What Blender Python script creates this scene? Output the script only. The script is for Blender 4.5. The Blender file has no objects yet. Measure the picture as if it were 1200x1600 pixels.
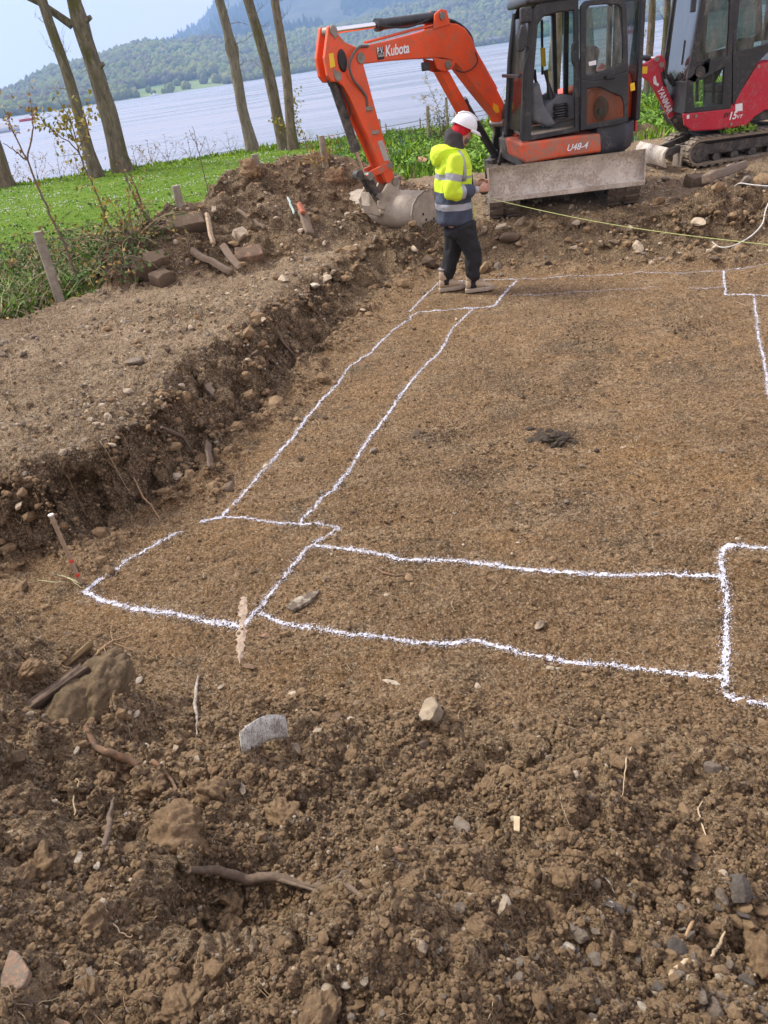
import bpy, math, random
import numpy as np
from mathutils import Vector, Matrix
random.seed(7); np.random.seed(7)
R_ = math.radians
sc = bpy.context.scene
# ------------------------------------------------------------------ camera, world, sun, exposure
F0, ROLL, PIT, CH = 1150.0, R_(8.3), R_(31.5), 2.4
cR, sR, cP, sP = math.cos(ROLL), math.sin(ROLL), math.cos(PIT), math.sin(PIT)
cam_d = bpy.data.cameras.new('camera'); cam = bpy.data.objects.new('camera', cam_d); sc.collection.objects.link(cam)
U = Vector((0, sP, cP)); X = Vector((1, 0, 0))
cx_, cy_, cz_ = cR*X - sR*U, sR*X + cR*U, -Vector((0, cP, -sP))
cam.matrix_world = Matrix(((cx_.x, cy_.x, cz_.x, 0), (cx_.y, cy_.y, cz_.y, 0), (cx_.z, cy_.z, cz_.z, CH), (0, 0, 0, 1)))
cam_d.sensor_fit = 'VERTICAL'; cam_d.sensor_height = 36; cam_d.lens = F0/1600*36
cam_d.clip_start = .05; cam_d.clip_end = 9000
sc.camera = cam
SUN_EL, SUN_AZ = R_(48), R_(-62)          # azimuth measured from +y (view direction) towards +x
w = bpy.data.worlds.new('World'); sc.world = w; w.use_nodes = True
nt = w.node_tree; N = nt.nodes; Lk = nt.links
bg = N['Background']; bg.inputs[1].default_value = .122
sky = N.new('ShaderNodeTexSky'); sky.sky_type = 'NISHITA'; sky.sun_disc = False
sky.sun_elevation = SUN_EL; sky.sun_rotation = SUN_AZ; sky.air_density = 1; sky.dust_density = 2; sky.ozone_density = 1.5
tc = N.new('ShaderNodeTexCoord'); mp = N.new('ShaderNodeMapping'); mp.inputs['Scale'].default_value = (1.2, 1.2, 6)
nz = N.new('ShaderNodeTexNoise'); nz.inputs['Scale'].default_value = 1.6; nz.inputs['Detail'].default_value = 6
rp = N.new('ShaderNodeValToRGB'); rp.color_ramp.elements[0].position = .3; rp.color_ramp.elements[1].position = .7
rp.color_ramp.elements[0].color = (.8, .8, .8, 1); rp.color_ramp.elements[1].color = (.95, .95, .95, 1)
mx = N.new('ShaderNodeMixRGB'); mx.inputs[2].default_value = (5.1, 4.5, 4.7, 1)
Lk.new(tc.outputs['Generated'], mp.inputs[0]); Lk.new(mp.outputs[0], nz.inputs[0]); Lk.new(nz.outputs[0], rp.inputs[0])
Lk.new(rp.outputs[0], mx.inputs[0]); Lk.new(sky.outputs[0], mx.inputs[1]); Lk.new(mx.outputs[0], bg.inputs[0])
sd = bpy.data.lights.new('sun', 'SUN'); sd.energy = 2.7; sd.angle = R_(17); sd.color = (1, .95, .88)
so = bpy.data.objects.new('sun', sd); sc.collection.objects.link(so)
sdir = Vector((math.sin(SUN_AZ)*math.cos(SUN_EL), math.cos(SUN_AZ)*math.cos(SUN_EL), math.sin(SUN_EL)))
so.rotation_euler = sdir.to_track_quat('Z', 'Y').to_euler(); so.location = (0, 0, 50)
sc.view_settings.view_transform = 'Standard'; sc.view_settings.look = 'None'; sc.view_settings.gamma = 1
sc.view_settings.exposure = 1.1
sc.cycles.max_bounces = 6; sc.cycles.transparent_max_bounces = 16; sc.cycles.volume_bounces = 1

# ------------------------------------------------------------------ rays of the photograph, for measuring
def ray(px, py):
    a, b = px-600., 800.-py
    u = b*cR - a*sR; r = a*cR + b*sR
    return np.array((r, F0*cP + u*sP, -F0*sP + u*cP))
def G(px, py, z=0):
    r = ray(px, py); t = (z-CH)/r[2]; return Vector((r[0]*t, r[1]*t, z))
def Y(px, py, y):
    r = ray(px, py); t = y/r[1]; return Vector((r[0]*t, y, CH+r[2]*t))
def PLN(px, py, p, d):
    n = (d[1], -d[0]); r = ray(px, py); t = (n[0]*p[0]+n[1]*p[1])/(n[0]*r[0]+n[1]*r[1])
    return Vector((r[0]*t, r[1]*t, CH+r[2]*t))

# ------------------------------------------------------------------ noise
def hsh(ix, iy, s):
    h = (ix.astype(np.int64)*374761393 + iy.astype(np.int64)*668265263 + s*1442695041) & 0xffffffff
    h = ((h ^ (h >> 13))*1274126177) & 0xffffffff
    return (((h ^ (h >> 16)) & 0xffffff)/float(0xffffff)).astype(np.float32)
def vn(x, y, s=0):
    ix = np.floor(x); iy = np.floor(y); fx = x-ix; fy = y-iy
    fx = fx*fx*(3-2*fx); fy = fy*fy*(3-2*fy)
    a = hsh(ix, iy, s); b = hsh(ix+1, iy, s); c = hsh(ix, iy+1, s); d = hsh(ix+1, iy+1, s)
    return (a+(b-a)*fx)*(1-fy) + (c+(d-c)*fx)*fy - .5
def fbm(x, y, s=0, o=4, g=.5):
    t = 0; a = 1
    for i in range(o):
        t = t + a*vn(x+i*17.3, y-i*9.1, s+i); x = x*2.03; y = y*2.03; a *= g
    return t
def clod(x, y, s, seed, r0=.25, r1=.7):
    gx = np.floor(x/s); gy = np.floor(y/s); out = np.zeros(x.shape, np.float32)
    for dx in (-1, 0, 1):
        for dy in (-1, 0, 1):
            ix = gx+dx; iy = gy+dy; k = hsh(ix, iy, seed)
            cx = (ix+.1+.8*hsh(ix, iy, seed+1))*s; cy = (iy+.1+.8*hsh(ix, iy, seed+2))*s
            R = s*(r0+(r1-r0)*k*k); ax = x-cx; ay = y-cy
            q = ax*ax*(.7+.9*hsh(ix, iy, seed+3)) + ay*ay*(.7+.9*hsh(ix, iy, seed+4))
            np.maximum(out, np.sqrt(np.maximum(R*R-q, 0))*(.6+.5*k), out)
    return out
def ss(a, b, x):
    t = np.clip((x-a)/(b-a), 0, 1); return t*t*(3-2*t)

# ------------------------------------------------------------------ terrain
# foot of the dug edge: x, y, width of the slope, height
E_ = np.array([(-7, 3.3, .4, .5), (-3.2, 3.75, .4, .52), (-2.5, 3.9, .3, .52), (-2.0, 3.92, .26, .5), (-1.66, 4.2, .2, .5), (-1.42, 4.6, .22, .48),
  (-1.17, 5.0, .38, .48), (-.86, 5.75, .4, .46), (-.62, 6.5, .42, .45), (-.25, 7.4, .45, .42), (.12, 8.4, .5, .38), (.5, 9.1, .6, .36), (.95, 9.7, .8, .36),
  (1.9, 9.2, 1.0, .36), (3.0, 8.85, 1.1, .37), (4.2, 8.05, 1.0, .4), (6, 7.2, 1.0, .4), (10, 5.8, 1., .42)], float)
GB = np.array([(-60, -20), (-14, 5), (-8, 6.6), (-3.95, 8.5), (-2.9, 9.8), (-2.2, 11.2), (-1.5, 13), (0, 14.0), (.4, 14.3), (1.6, 15.4), (2.8, 14.8), (6.3, 15.9), (9.1, 16.6), (14, 17.5), (60, 22)])
LIP = np.array([(-90, 31), (-14, 29.2), (-8, 28.6), (0, 28.4), (5, 25.5), (9, 26), (14, 31), (90, 34)])
def edge(x, y):
    best = np.full(x.shape, 1e9); W = np.zeros(x.shape); Hh = np.zeros(x.shape)
    for i in range(len(E_)-1):
        ax, ay, aw, ah = E_[i]; bx, by, bw, bh = E_[i+1]; L2 = (bx-ax)**2+(by-ay)**2
        t = np.clip(((x-ax)*(bx-ax)+(y-ay)*(by-ay))/L2, 0, 1)
        d = np.hypot(x-ax-t*(bx-ax), y-ay-t*(by-ay)); m = d < best
        best = np.where(m, d, best); W = np.where(m, aw+t*(bw-aw), W); Hh = np.where(m, ah+t*(bh-ah), Hh)
    yi = np.interp(x, E_[:12, 0], E_[:12, 1])
    P = [(a[0], a[1]) for a in E_] + [(12, -30), (-9, -30)]
    ins = np.zeros(x.shape, bool)
    for i in range(len(P)):
        x1, y1 = P[i]; x2, y2 = P[(i+1) % len(P)]
        if y1 == y2: continue
        c = ((y1 > y) != (y2 > y)) & (x < (x2-x1)*(y-y1)/(y2-y1)+x1); ins ^= c
    return np.where(ins, -best, best), W, Hh
def cap(x, y, a, b, R, h):
    L2 = (b[0]-a[0])**2+(b[1]-a[1])**2
    t = np.clip(((x-a[0])*(b[0]-a[0])+(y-a[1])*(b[1]-a[1]))/L2, 0, 1)
    d = np.hypot(x-a[0]-t*(b[0]-a[0]), y-a[1]-t*(b[1]-a[1]))/R
    return h*np.clip(1-np.sqrt(d*d+.02)+.14, 0, 1)
def base(x, y):
    """large shape of the ground; returns z and the zone masks"""
    n1 = fbm(x*1.1, y*1.1, 3, 3); n2 = fbm(x*4.5, y*4.5, 9, 3)
    d, W, Hh = edge(x, y)
    dj = d + .24*n2*ss(2.5, 1.0, np.abs(d)) + .1*n1
    q = dj/W
    bank = Hh*ss(0, 1, q)
    bank = bank + .1*ss(-1.1, 0, dj/.35)*(1-ss(0, .3, q))*ss(-.4, .3, n2+.1)    # crumbled foot
    plat = ss(.6, 1.6, q)*(.05*n1 + .018*n2 + .05*ss(0, .6, dj)*ss(1.8, .6, dj))
    ys = np.interp(x, [-4, -2.4, -1.9, -1.5, -1.2, -.4, .5, 1.4, 4], [3.9, 3.7, 3.35, 2.98, 2.8, 2.5, 2.3, 1.95, 1.9])
    f = np.clip((ys-y)/1.7, 0, 1.1); fore = .66*f**1.15 + .2*n1*ss(0, .3, f) + .07*n2*ss(.1, .5, f)
    fore = fore + .34*ss(-.9, -1.8, x)*ss(3.35, 2.2, y)                          # left spoil
    for (hx, hy, hr, hz) in ((-.5, 1.2, .17, -.2), (-1.05, 1.75, .2, -.06), (-.52, 1.75, .22, .06), (-.75, 1.45, .14, .07), (.1, 1.7, .2, -.04), (-.85, 2.35, .16, -.05), (-1.3, 2.55, .14, -.06), (.45, 1.55, .14, .04), (.1, 2.15, .25, .07)):
        fore = fore + hz*np.exp(-((x-hx)**2+(y-hy)**2)/hr**2)
    fl = .012*n1*2
    for (px, py, r, hz) in ((*G(875, 690)[:2], .13, .05), (*G(860, 695)[:2], .09, .02), (1.3, 6.9, .5, .02), (2.2, 6.2, .4, .02)):
        fl = fl + hz*np.exp(-((x-px)**2+(y-py)**2)/r**2)
    z = np.where(dj > 0, bank+plat, fl+bank)
    foreg = ss(-.02, .32, f+.08*n2)
    z = z + np.maximum(fore, 0)*(1-ss(-.4, .1, dj))
    # spoil heap
    xw = x+.25*n2+.2*n1; yw = y+.2*n2
    hp = np.maximum(cap(xw, yw, (-1.05, 11.7), (-.1, 12.2), 1.6, .92), cap(xw, yw, (-2.2, 10.6), (-1.1, 10.8), 1.3, .72))
    hp = np.maximum(hp, cap(xw, yw, (.2, 12.5), (.9, 13.2), .8, .28))
    hp = hp + .1*n2*ss(0, .1, hp)
    hp = hp + cap(xw, yw, (.95, 10.0), (1.1, 10.1), .5, .2) + cap(xw, yw, (4.6, 9.0), (6.2, 8.8), .7, .2) + cap(xw, yw, (4.0, 16.2), (6.5, 16.6), .6, .2)
    z = z + hp*ss(-.9, .2, d)
    gb = np.interp(x, GB[:, 0], GB[:, 1]); gr = ss(-.12, .12, y-gb+.5*n2+.25*n1)*(1-ss(.05, .2, hp))
    lip = np.interp(x, LIP[:, 0], LIP[:, 1])
    lawn = .34 - .12*ss(14, 27, y) + .04*n1
    z = z*(1-gr) + gr*lawn
    z = z - 4.2*ss(-.3, 9, y-lip) - .6*ss(-.3, 2, y-lip)
    pad = ss(1.5, 1.9, x)*ss(4.5, 4.1, x)*ss(9.75, 10.05, y)*ss(13, 12.6, y); z = z*(1-pad)+pad*(.345+.015*n2)
    face = ss(-.35, .15, q)*(1-ss(1.0, 1.5, q))*(W < .5)
    slope = ss(-.3, .1, q)*(1-ss(1.0, 1.6, q))*(W >= .5)
    return z, dict(grass=gr, fore=foreg*(1-ss(-.3, .1, dj)), face=face, slope=slope, heap=ss(.03, .12, hp)*(1-gr), top=ss(.8, 1.3, q)*(1-gr), n1=n1, n2=n2, d=dj)
def detail(x, y, m, fine=True):
    gr = m['grass']
    rough = np.clip(m['fore']*.95 + m['face']*1.0 + m['slope']*.55 + m['heap']*.45, 0, 1)*(1-gr)
    top = m['top']*(1-m['heap']); flo = (1-rough)*(1-top)*(1-gr)
    wx = x+.03*vn(x*14, y*14, 40)+.012*vn(x*45, y*45, 41); wy = y+.03*vn(x*14+5, y*14, 42)+.012*vn(x*45, y*45+3, 43)
    big = ss(-.1, .25, vn(x*2.3, y*2.3, 50)+.1)
    h = rough*(clod(wx, wy, .21, 60)*.6*big + clod(wx, wy, .1, 70)*.8 + clod(wx, wy, .048, 80)*.95)
    h = h - rough*.045
    if fine:
        amt = np.clip(rough*1.0+top*.8+flo*.8+m['heap']*.2, 0, 1)*(1-gr)
        h = h + amt*(clod(wx, wy, .024, 90)*.75 + clod(x, y, .012, 95)*.6)
        # ruts running across the plateau
        h = h + top*(.6*clod(x, y, .07, 98, .1, .55)*ss(-.25, .15, vn(x*1.4, y*1.4, 51)) + .06*fbm(x*2.0, y*13, 52, 4)*ss(9.2, 8, y)+.035*fbm(x*14, y*14, 57, 3)) + flo*(.02*fbm(x*9, y*14, 53, 4)+.3*clod(wx, wy, .06, 99, .0, .6)*ss(.02, .3, vn(x*2.1, y*2.1, 54)))
        h = h + gr*.03*fbm(x*9, y*9, 55, 3)
    return h
def ground(x, y, fine=False):
    x = np.atleast_1d(np.asarray(x, float)); y = np.atleast_1d(np.asarray(y, float))
    z, m = base(x, y); return z + detail(x, y, m, fine)
def gz(x, y): return float(ground(x, y)[0])
def T(px, py):
    """point where the photograph's ray meets the ground"""
    r = ray(px, py); r = r/np.linalg.norm(r); t = np.exp(np.linspace(math.log(1.0), math.log(60), 900))
    z, m = base(r[0]*t, r[1]*t); hit = np.where(CH+r[2]*t < z + .3*detail(r[0]*t, r[1]*t, m, False))[0]
    if len(hit) == 0: return G(px, py, .2)
    k = t[hit[0]]; return Vector((r[0]*k, r[1]*k, CH+r[2]*k))

# ------------------------------------------------------------------ object helpers
ORG = {}
def link(name, me, parent=None, org=None):
    o = bpy.data.objects.new(name, me); sc.collection.objects.link(o)
    if parent is not None: o.parent = parent; ORG[o.name] = ORG[parent.name]
    else:
        o.location = org if org is not None else (0, 0, 0); ORG[o.name] = Vector(o.location)
    return o
def tag(o, label=None, cat=None, group=None, kind=None):
    if label: o['label'] = label
    if cat: o['category'] = cat
    if group: o['group'] = group
    if kind: o['kind'] = kind
    return o
def thing(name, loc, label, cat, group=None):
    return tag(link(name, None, None, Vector(loc)), label, cat, group)
def big_mesh(name, V, Fc, k=None, attrs=None, smooth=True, mats=(), mi=None):
    """fast mesh from numpy: Fc is (n,k)"""
    me = bpy.data.meshes.new(name); n, k = Fc.shape
    me.vertices.add(len(V)); me.vertices.foreach_set('co', V.astype(np.float32).ravel())
    me.loops.add(n*k); me.loops.foreach_set('vertex_index', Fc.astype(np.int32).ravel())
    me.polygons.add(n); me.polygons.foreach_set('loop_start', (np.arange(n)*k).astype(np.int32))
    me.polygons.foreach_set('loop_total', np.full(n, k, np.int32))
    if mi is not None: me.polygons.foreach_set('material_index', mi.astype(np.int32))
    me.update(calc_edges=True)
    me.polygons.foreach_set('use_smooth', np.full(n, smooth, bool))
    for a, v in (attrs or {}).items():
        if v.ndim == 2:
            at = me.attributes.new(a, 'FLOAT_COLOR', 'POINT'); at.data.foreach_set('color', np.c_[v, np.ones(len(v))].astype(np.float32).ravel())
        else:
            at = me.attributes.new(a, 'FLOAT', 'POINT'); at.data.foreach_set('value', v.astype(np.float32))
    for m_ in mats: me.materials.append(m_)
    return me
def basis(d):
    d = Vector(d).normalized(); a = Vector((0, 0, 1)) if abs(d.z) < .9 else Vector((1, 0, 0))
    u = d.cross(a).normalized(); return u, d.cross(u).normalized()
class MB:
    def __init__(s): s.v = []; s.f = []; s.m = []; s.sm = []
    def add(s, v, f, m=0, sm=False):
        b = len(s.v); s.v += [Vector(p) for p in v]; s.f += [tuple(i+b for i in q) for q in f]; s.m += [m]*len(f); s.sm += [sm]*len(f); return s
    def box(s, c, sz, rot=None, m=0):
        sx, sy, sz_ = [k/2 for k in sz]; M = rot if rot is not None else Matrix.Identity(3); c = Vector(c)
        v = [c + M @ Vector((a*sx, b*sy, d*sz_)) for a in (-1, 1) for b in (-1, 1) for d in (-1, 1)]
        return s.add(v, [(0, 1, 3, 2), (4, 6, 7, 5), (0, 4, 5, 1), (2, 3, 7, 6), (0, 2, 6, 4), (1, 5, 7, 3)], m)
    def tube(s, P, r, n=10, m=0, caps=True, sm=True, jit=0):
        P = [Vector(p) for p in P]; k = len(P); rr = r if isinstance(r, (list, tuple)) else [r]*k
        v = []; f = []; u = None
        for i in range(k):
            d = (P[min(i+1, k-1)]-P[max(i-1, 0)]).normalized()
            if u is None: u, w_ = basis(d)
            else:
                u = (u - d*u.dot(d)).normalized(); w_ = d.cross(u)
            for j in range(n):
                a = 2*math.pi*j/n; q = rr[i]*(1+jit*(random.random()-.5))
                v.append(P[i]+u*math.cos(a)*q+w_*math.sin(a)*q)
        for i in range(k-1):
            for j in range(n):
                f.append((i*n+j, i*n+(j+1) % n, (i+1)*n+(j+1) % n, (i+1)*n+j))
        s.add(v, f, m, sm)
        if caps: s.add(v[:n], [tuple(range(n))[::-1]], m); s.add(v[-n:], [tuple(range(n))], m)
        return s
    def cyl(s, a, b, r, n=14, m=0): return s.tube([a, b], r, n, m)
    def prism(s, P, vec, m=0):
        P = [Vector(p) for p in P]; n = len(P); vec = Vector(vec)
        return s.add(P+[p+vec for p in P], [tuple(range(n)), tuple(range(2*n-1, n-1, -1))]+[(i, i+n, (i+1) % n+n, (i+1) % n) for i in range(n)], m)
    def sheet(s, grid, m=0, sm=True):
        r = len(grid); c = len(grid[0])
        return s.add([p for row in grid for p in row], [(i*c+j, i*c+j+1, (i+1)*c+j+1, (i+1)*c+j) for i in range(r-1) for j in range(c-1)], m, sm)
    def loft(s, rings, m=0, caps=True, mrow=None):
        n = len(rings[0]); k = len(rings); b = len(s.v); s.v += [Vector(p) for r in rings for p in r]
        for i in range(k-1):
            for j in range(n):
                s.f.append((b+i*n+j, b+i*n+(j+1) % n, b+(i+1)*n+(j+1) % n, b+(i+1)*n+j)); s.m.append(mrow[i] if mrow else m); s.sm.append(True)
        if caps:
            s.f += [tuple(b+j for j in range(n))[::-1], tuple(b+(k-1)*n+j for j in range(n))]; s.m += [mrow[0] if mrow else m, mrow[-1] if mrow else m]; s.sm += [False, False]
        return s
    def build(s, name, mats, parent=None, org=None, bev=0, seg=2, solid=0, sub=0):
        if not isinstance(mats, (list, tuple)): mats = [mats]
        if parent is None and org is None:
            xs = [p.x for p in s.v]; ys = [p.y for p in s.v]; org = Vector(((min(xs)+max(xs))/2, (min(ys)+max(ys))/2, min(p.z for p in s.v)))
        o_ = ORG[parent.name] if parent is not None else Vector(org)
        me = bpy.data.meshes.new(name); me.from_pydata([tuple(p-o_) for p in s.v], [], s.f)
        for i, p in enumerate(me.polygons): p.material_index = s.m[i]; p.use_smooth = s.sm[i]
        for m_ in mats: me.materials.append(m_)
        o = link(name, me, parent, org)
        if solid:
            md = o.modifiers.new('solid', 'SOLIDIFY'); md.thickness = solid; md.offset = 0
        if bev:
            md = o.modifiers.new('bevel', 'BEVEL'); md.width = bev; md.segments = seg; md.limit_method = 'ANGLE'; md.angle_limit = R_(35)
        if sub:
            md = o.modifiers.new('sub', 'SUBSURF'); md.levels = sub; md.render_levels = sub
        return o
def copy_tree(o, parent=None):
    c = o.copy(); sc.collection.objects.link(c); c.parent = parent; ORG[c.name] = ORG[o.name]
    for ch in [k for k in sc.objects if k.parent == o]: copy_tree(ch, c)
    return c

# ------------------------------------------------------------------ materials
def mat(name):
    m = bpy.data.materials.new(name); m.use_nodes = True; t = m.node_tree
    return m, t.nodes, t.links, t.nodes['Principled BSDF']
def nd(N, L, typ, ins=None, **kw):
    n = N.new(typ)
    for k, v in kw.items(): setattr(n, k, v)
    for k, v in (ins or {}).items():
        if hasattr(v, 'links') or isinstance(v, bpy.types.NodeSocket): L.new(v, n.inputs[k])
        else: n.inputs[k].default_value = v
    return n
def ramp(N, L, fac, stops):
    r = N.new('ShaderNodeValToRGB'); L.new(fac, r.inputs[0]); e = r.color_ramp.elements
    while len(e) < len(stops): e.new(.5)
    for i, (p, c) in enumerate(stops):
        e[i].position = p; e[i].color = (c, c, c, 1) if isinstance(c, (int, float)) else (*c, 1)
    return r.outputs[0]
def noise(N, L, co, sc_, det=5, rough=.6, dist=0):
    return nd(N, L, 'ShaderNodeTexNoise', {'Vector': co, 'Scale': sc_, 'Detail': det, 'Roughness': rough, 'Distortion': dist}).outputs[0]
def mixc(N, L, f, a, b, bt='MIX'):
    return nd(N, L, 'ShaderNodeMixRGB', {0: f, 1: a if not isinstance(a, tuple) else (*a, 1), 2: b if not isinstance(b, tuple) else (*b, 1)}, blend_type=bt).outputs[0]
def geo(N): return N.new('ShaderNodeNewGeometry').outputs['Position']
def objc(N): return N.new('ShaderNodeTexCoord').outputs['Object']
def bump(N, L, h, dist, st=1.0):
    return nd(N, L, 'ShaderNodeBump', {'Height': h, 'Distance': dist, 'Strength': st}).outputs[0]
def simple(name, col, rough=.6, metal=0, var=.25, vs=12, bmp=0, bs=40, mud=0, mudcol=(.2, .155, .11), ms=4, spec=.5, coat=0):
    """plain stuff with mottling, dried mud patches and a little relief"""
    m, N, L, B = mat(name); co = objc(N)
    n = noise(N, L, co, vs, 6); c = mixc(N, L, ramp(N, L, n, [(.3, 0), (.75, 1)]), tuple(k*(1-var) for k in col), tuple(min(1, k*(1+var)) for k in col))
    ro = rough
    if mud:
        k = noise(N, L, co, ms, 9, .7, .4); k2 = noise(N, L, co, ms*9, 4, .7)
        f = nd(N, L, 'ShaderNodeMath', {0: k, 1: k2}, operation='ADD').outputs[0]
        f = nd(N, L, 'ShaderNodeMath', {0: f, 1: .5}, operation='MULTIPLY').outputs[0]
        f = ramp(N, L, f, [(.62-.2*mud, 0), (.7-.18*mud, 1)])
        f = nd(N, L, 'ShaderNodeMath', {0: f, 1: min(1., .45+.5*mud)}, operation='MULTIPLY').outputs[0]
        c = mixc(N, L, f, c, mudcol)
        ro = nd(N, L, 'ShaderNodeMixRGB', {0: f, 1: (rough,)*3+(1,), 2: (.95,)*3+(1,)}).outputs[0]
    L.new(c, B.inputs['Base Color'])
    if isinstance(ro, float) or isinstance(ro, int): B.inputs['Roughness'].default_value = ro
    else: L.new(ro, B.inputs['Roughness'])
    B.inputs['Metallic'].default_value = metal; B.inputs['Specular IOR Level'].default_value = spec; B.inputs['Coat Weight'].default_value = coat
    if bmp: L.new(bump(N, L, noise(N, L, co, bs, 6, .65), bmp), B.inputs['Normal'])
    return m
def soil_mat():
    m, N, L, B = mat('soil'); co = geo(N)
    A = lambda s: nd(N, L, 'ShaderNodeAttribute', {}, attribute_name=s).outputs['Fac']
    n1 = noise(N, L, co, 1.3, 6, .65, .3); n2 = noise(N, L, co, 14, 8, .7); n3 = noise(N, L, co, 110, 4, .7)
    fl = mixc(N, L, ramp(N, L, n1, [(.36, 0), (.62, 1)]), (.2, .128, .068), (.285, .185, .1))
    och = noise(N, L, co, .8, 5, .6, .5); fl = mixc(N, L, ramp(N, L, och, [(.52, 0), (.68, .55)]), fl, (.32, .185, .07))
    dk = noise(N, L, co, 2.4, 9, .78, .9); fl = mixc(N, L, ramp(N, L, noise(N, L, nd(N, L, 'ShaderNodeMapping', {0: co, 'Rotation': (0, 0, .5), 'Scale': (1, 2.6, 1)}).outputs[0], 1.5, 8, .7, .4), [(.5, 0), (.63, .6)]), fl, (.36, .27, .175)); fl = mixc(N, L, ramp(N, L, dk, [(.52, 0), (.64, .9)]), fl, (.09, .07, .05))
    fo = mixc(N, L, ramp(N, L, n1, [(.38, 0), (.65, 1)]), (.17, .122, .078), (.35, .255, .16))
    tp = mixc(N, L, ramp(N, L, n1, [(.35, 0), (.65, 1)]), (.19, .14, .092), (.37, .29, .2))
    hp = mixc(N, L, ramp(N, L, n1, [(.4, 0), (.6, 1)]), (.09, .064, .041), (.17, .12, .075))
    sl = mixc(N, L, ramp(N, L, n1, [(.4, 0), (.6, 1)]), (.14, .1, .062), (.24, .175, .11))
    c = mixc(N, L, ramp(N, L, nd(N, L, 'ShaderNodeMath', {0: A('fore'), 1: nd(N, L, 'ShaderNodeMath', {0: noise(N, L, co, 3.5, 7, .7, .5), 1: .5}, operation='SUBTRACT').outputs[0]}, operation='ADD').outputs[0], [(.3, 0), (.7, 1)]), fl, fo); c = mixc(N, L, A('top'), c, tp); c = mixc(N, L, A('slope'), c, sl)
    c = mixc(N, L, A('face'), c, mixc(N, L, ramp(N, L, n2, [(.4, 0), (.62, 1)]), (.09, .065, .042), (.22, .155, .098))); c = mixc(N, L, A('heap'), c, hp)
    dkf = nd(N, L, 'ShaderNodeMath', {0: A('dark'), 1: nd(N, L, 'ShaderNodeMath', {0: noise(N, L, co, 16, 8, .8, .6), 1: .5}, operation='SUBTRACT').outputs[0]}, operation='ADD').outputs[0]; c = mixc(N, L, ramp(N, L, dkf, [(.34, 0), (.8, .75)]), c, (.07, .055, .042))
    c = mixc(N, L, ramp(N, L, n2, [(.3, .6), (.55, 0)]), c, (.045, .028, .014))
    c = mixc(N, L, ramp(N, L, n2, [(.55, 0), (.72, .55)]), c, (.42, .32, .2))
    c = mixc(N, L, ramp(N, L, n3, [(.36, .8), (.5, 0)]), c, (.035, .02, .008)); c = mixc(N, L, ramp(N, L, noise(N, L, co, 75, 4, .75), [(.52, 0), (.62, .65)]), c, (.5, .41, .29))
    # grains of stone
    for s_, th, col in ((70, .93, (.4, .36, .31)), (150, .9, (.42, .35, .26)), (33, .965, (.38, .35, .31))):
        vo = nd(N, L, 'ShaderNodeTexVoronoi', {'Vector': co, 'Scale': s_, 'Randomness': 1.0}); sp = nd(N, L, 'ShaderNodeSeparateColor', {0: vo.outputs['Color']})
        a = ramp(N, L, sp.outputs[0], [(th, 0), (th+.01, 1)]); b = ramp(N, L, vo.outputs['Distance'], [(.3, 1), (.42, 0)])
        f = nd(N, L, 'ShaderNodeMath', {0: a, 1: b}, operation='MULTIPLY').outputs[0]
        f = nd(N, L, 'ShaderNodeMath', {0: f, 1: nd(N, L, 'ShaderNodeMath', {0: A('top'), 1: .38}, operation='ADD').outputs[0]}, operation='MULTIPLY', use_clamp=True).outputs[0]
        c = mixc(N, L, f, c, col)
    c = mixc(N, L, ramp(N, L, noise(N, L, co, 42, 6, .8, .3), [(.41, .8), (.5, 0)]), c, (.04, .024, .01))
    c = mixc(N, L, 1.0, c, (1.3, 1.23, 1.12), 'MULTIPLY')
    gn = noise(N, L, co, 2.2, 5, .6); gn2 = noise(N, L, co, 30, 5, .7)
    g = mixc(N, L, ramp(N, L, gn, [(.35, 0), (.65, 1)]), (.13, .26, .012), (.22, .35, .03)); g = mixc(N, L, ramp(N, L, gn2, [(.4, .6), (.65, 0)]), g, (.03, .055, .01))
    c = mixc(N, L, A('grass'), c, g)
    L.new(c, B.inputs['Base Color']); B.inputs['Roughness'].default_value = .95; B.inputs['Specular IOR Level'].default_value = .18
    h = nd(N, L, 'ShaderNodeMath', {0: noise(N, L, co, 120, 5, .75), 1: noise(N, L, co, 35, 6, .7)}, operation='ADD').outputs[0]
    L.new(bump(N, L, h, .022, 1.0), B.inputs['Normal'])
    return m
SOIL = soil_mat()

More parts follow.
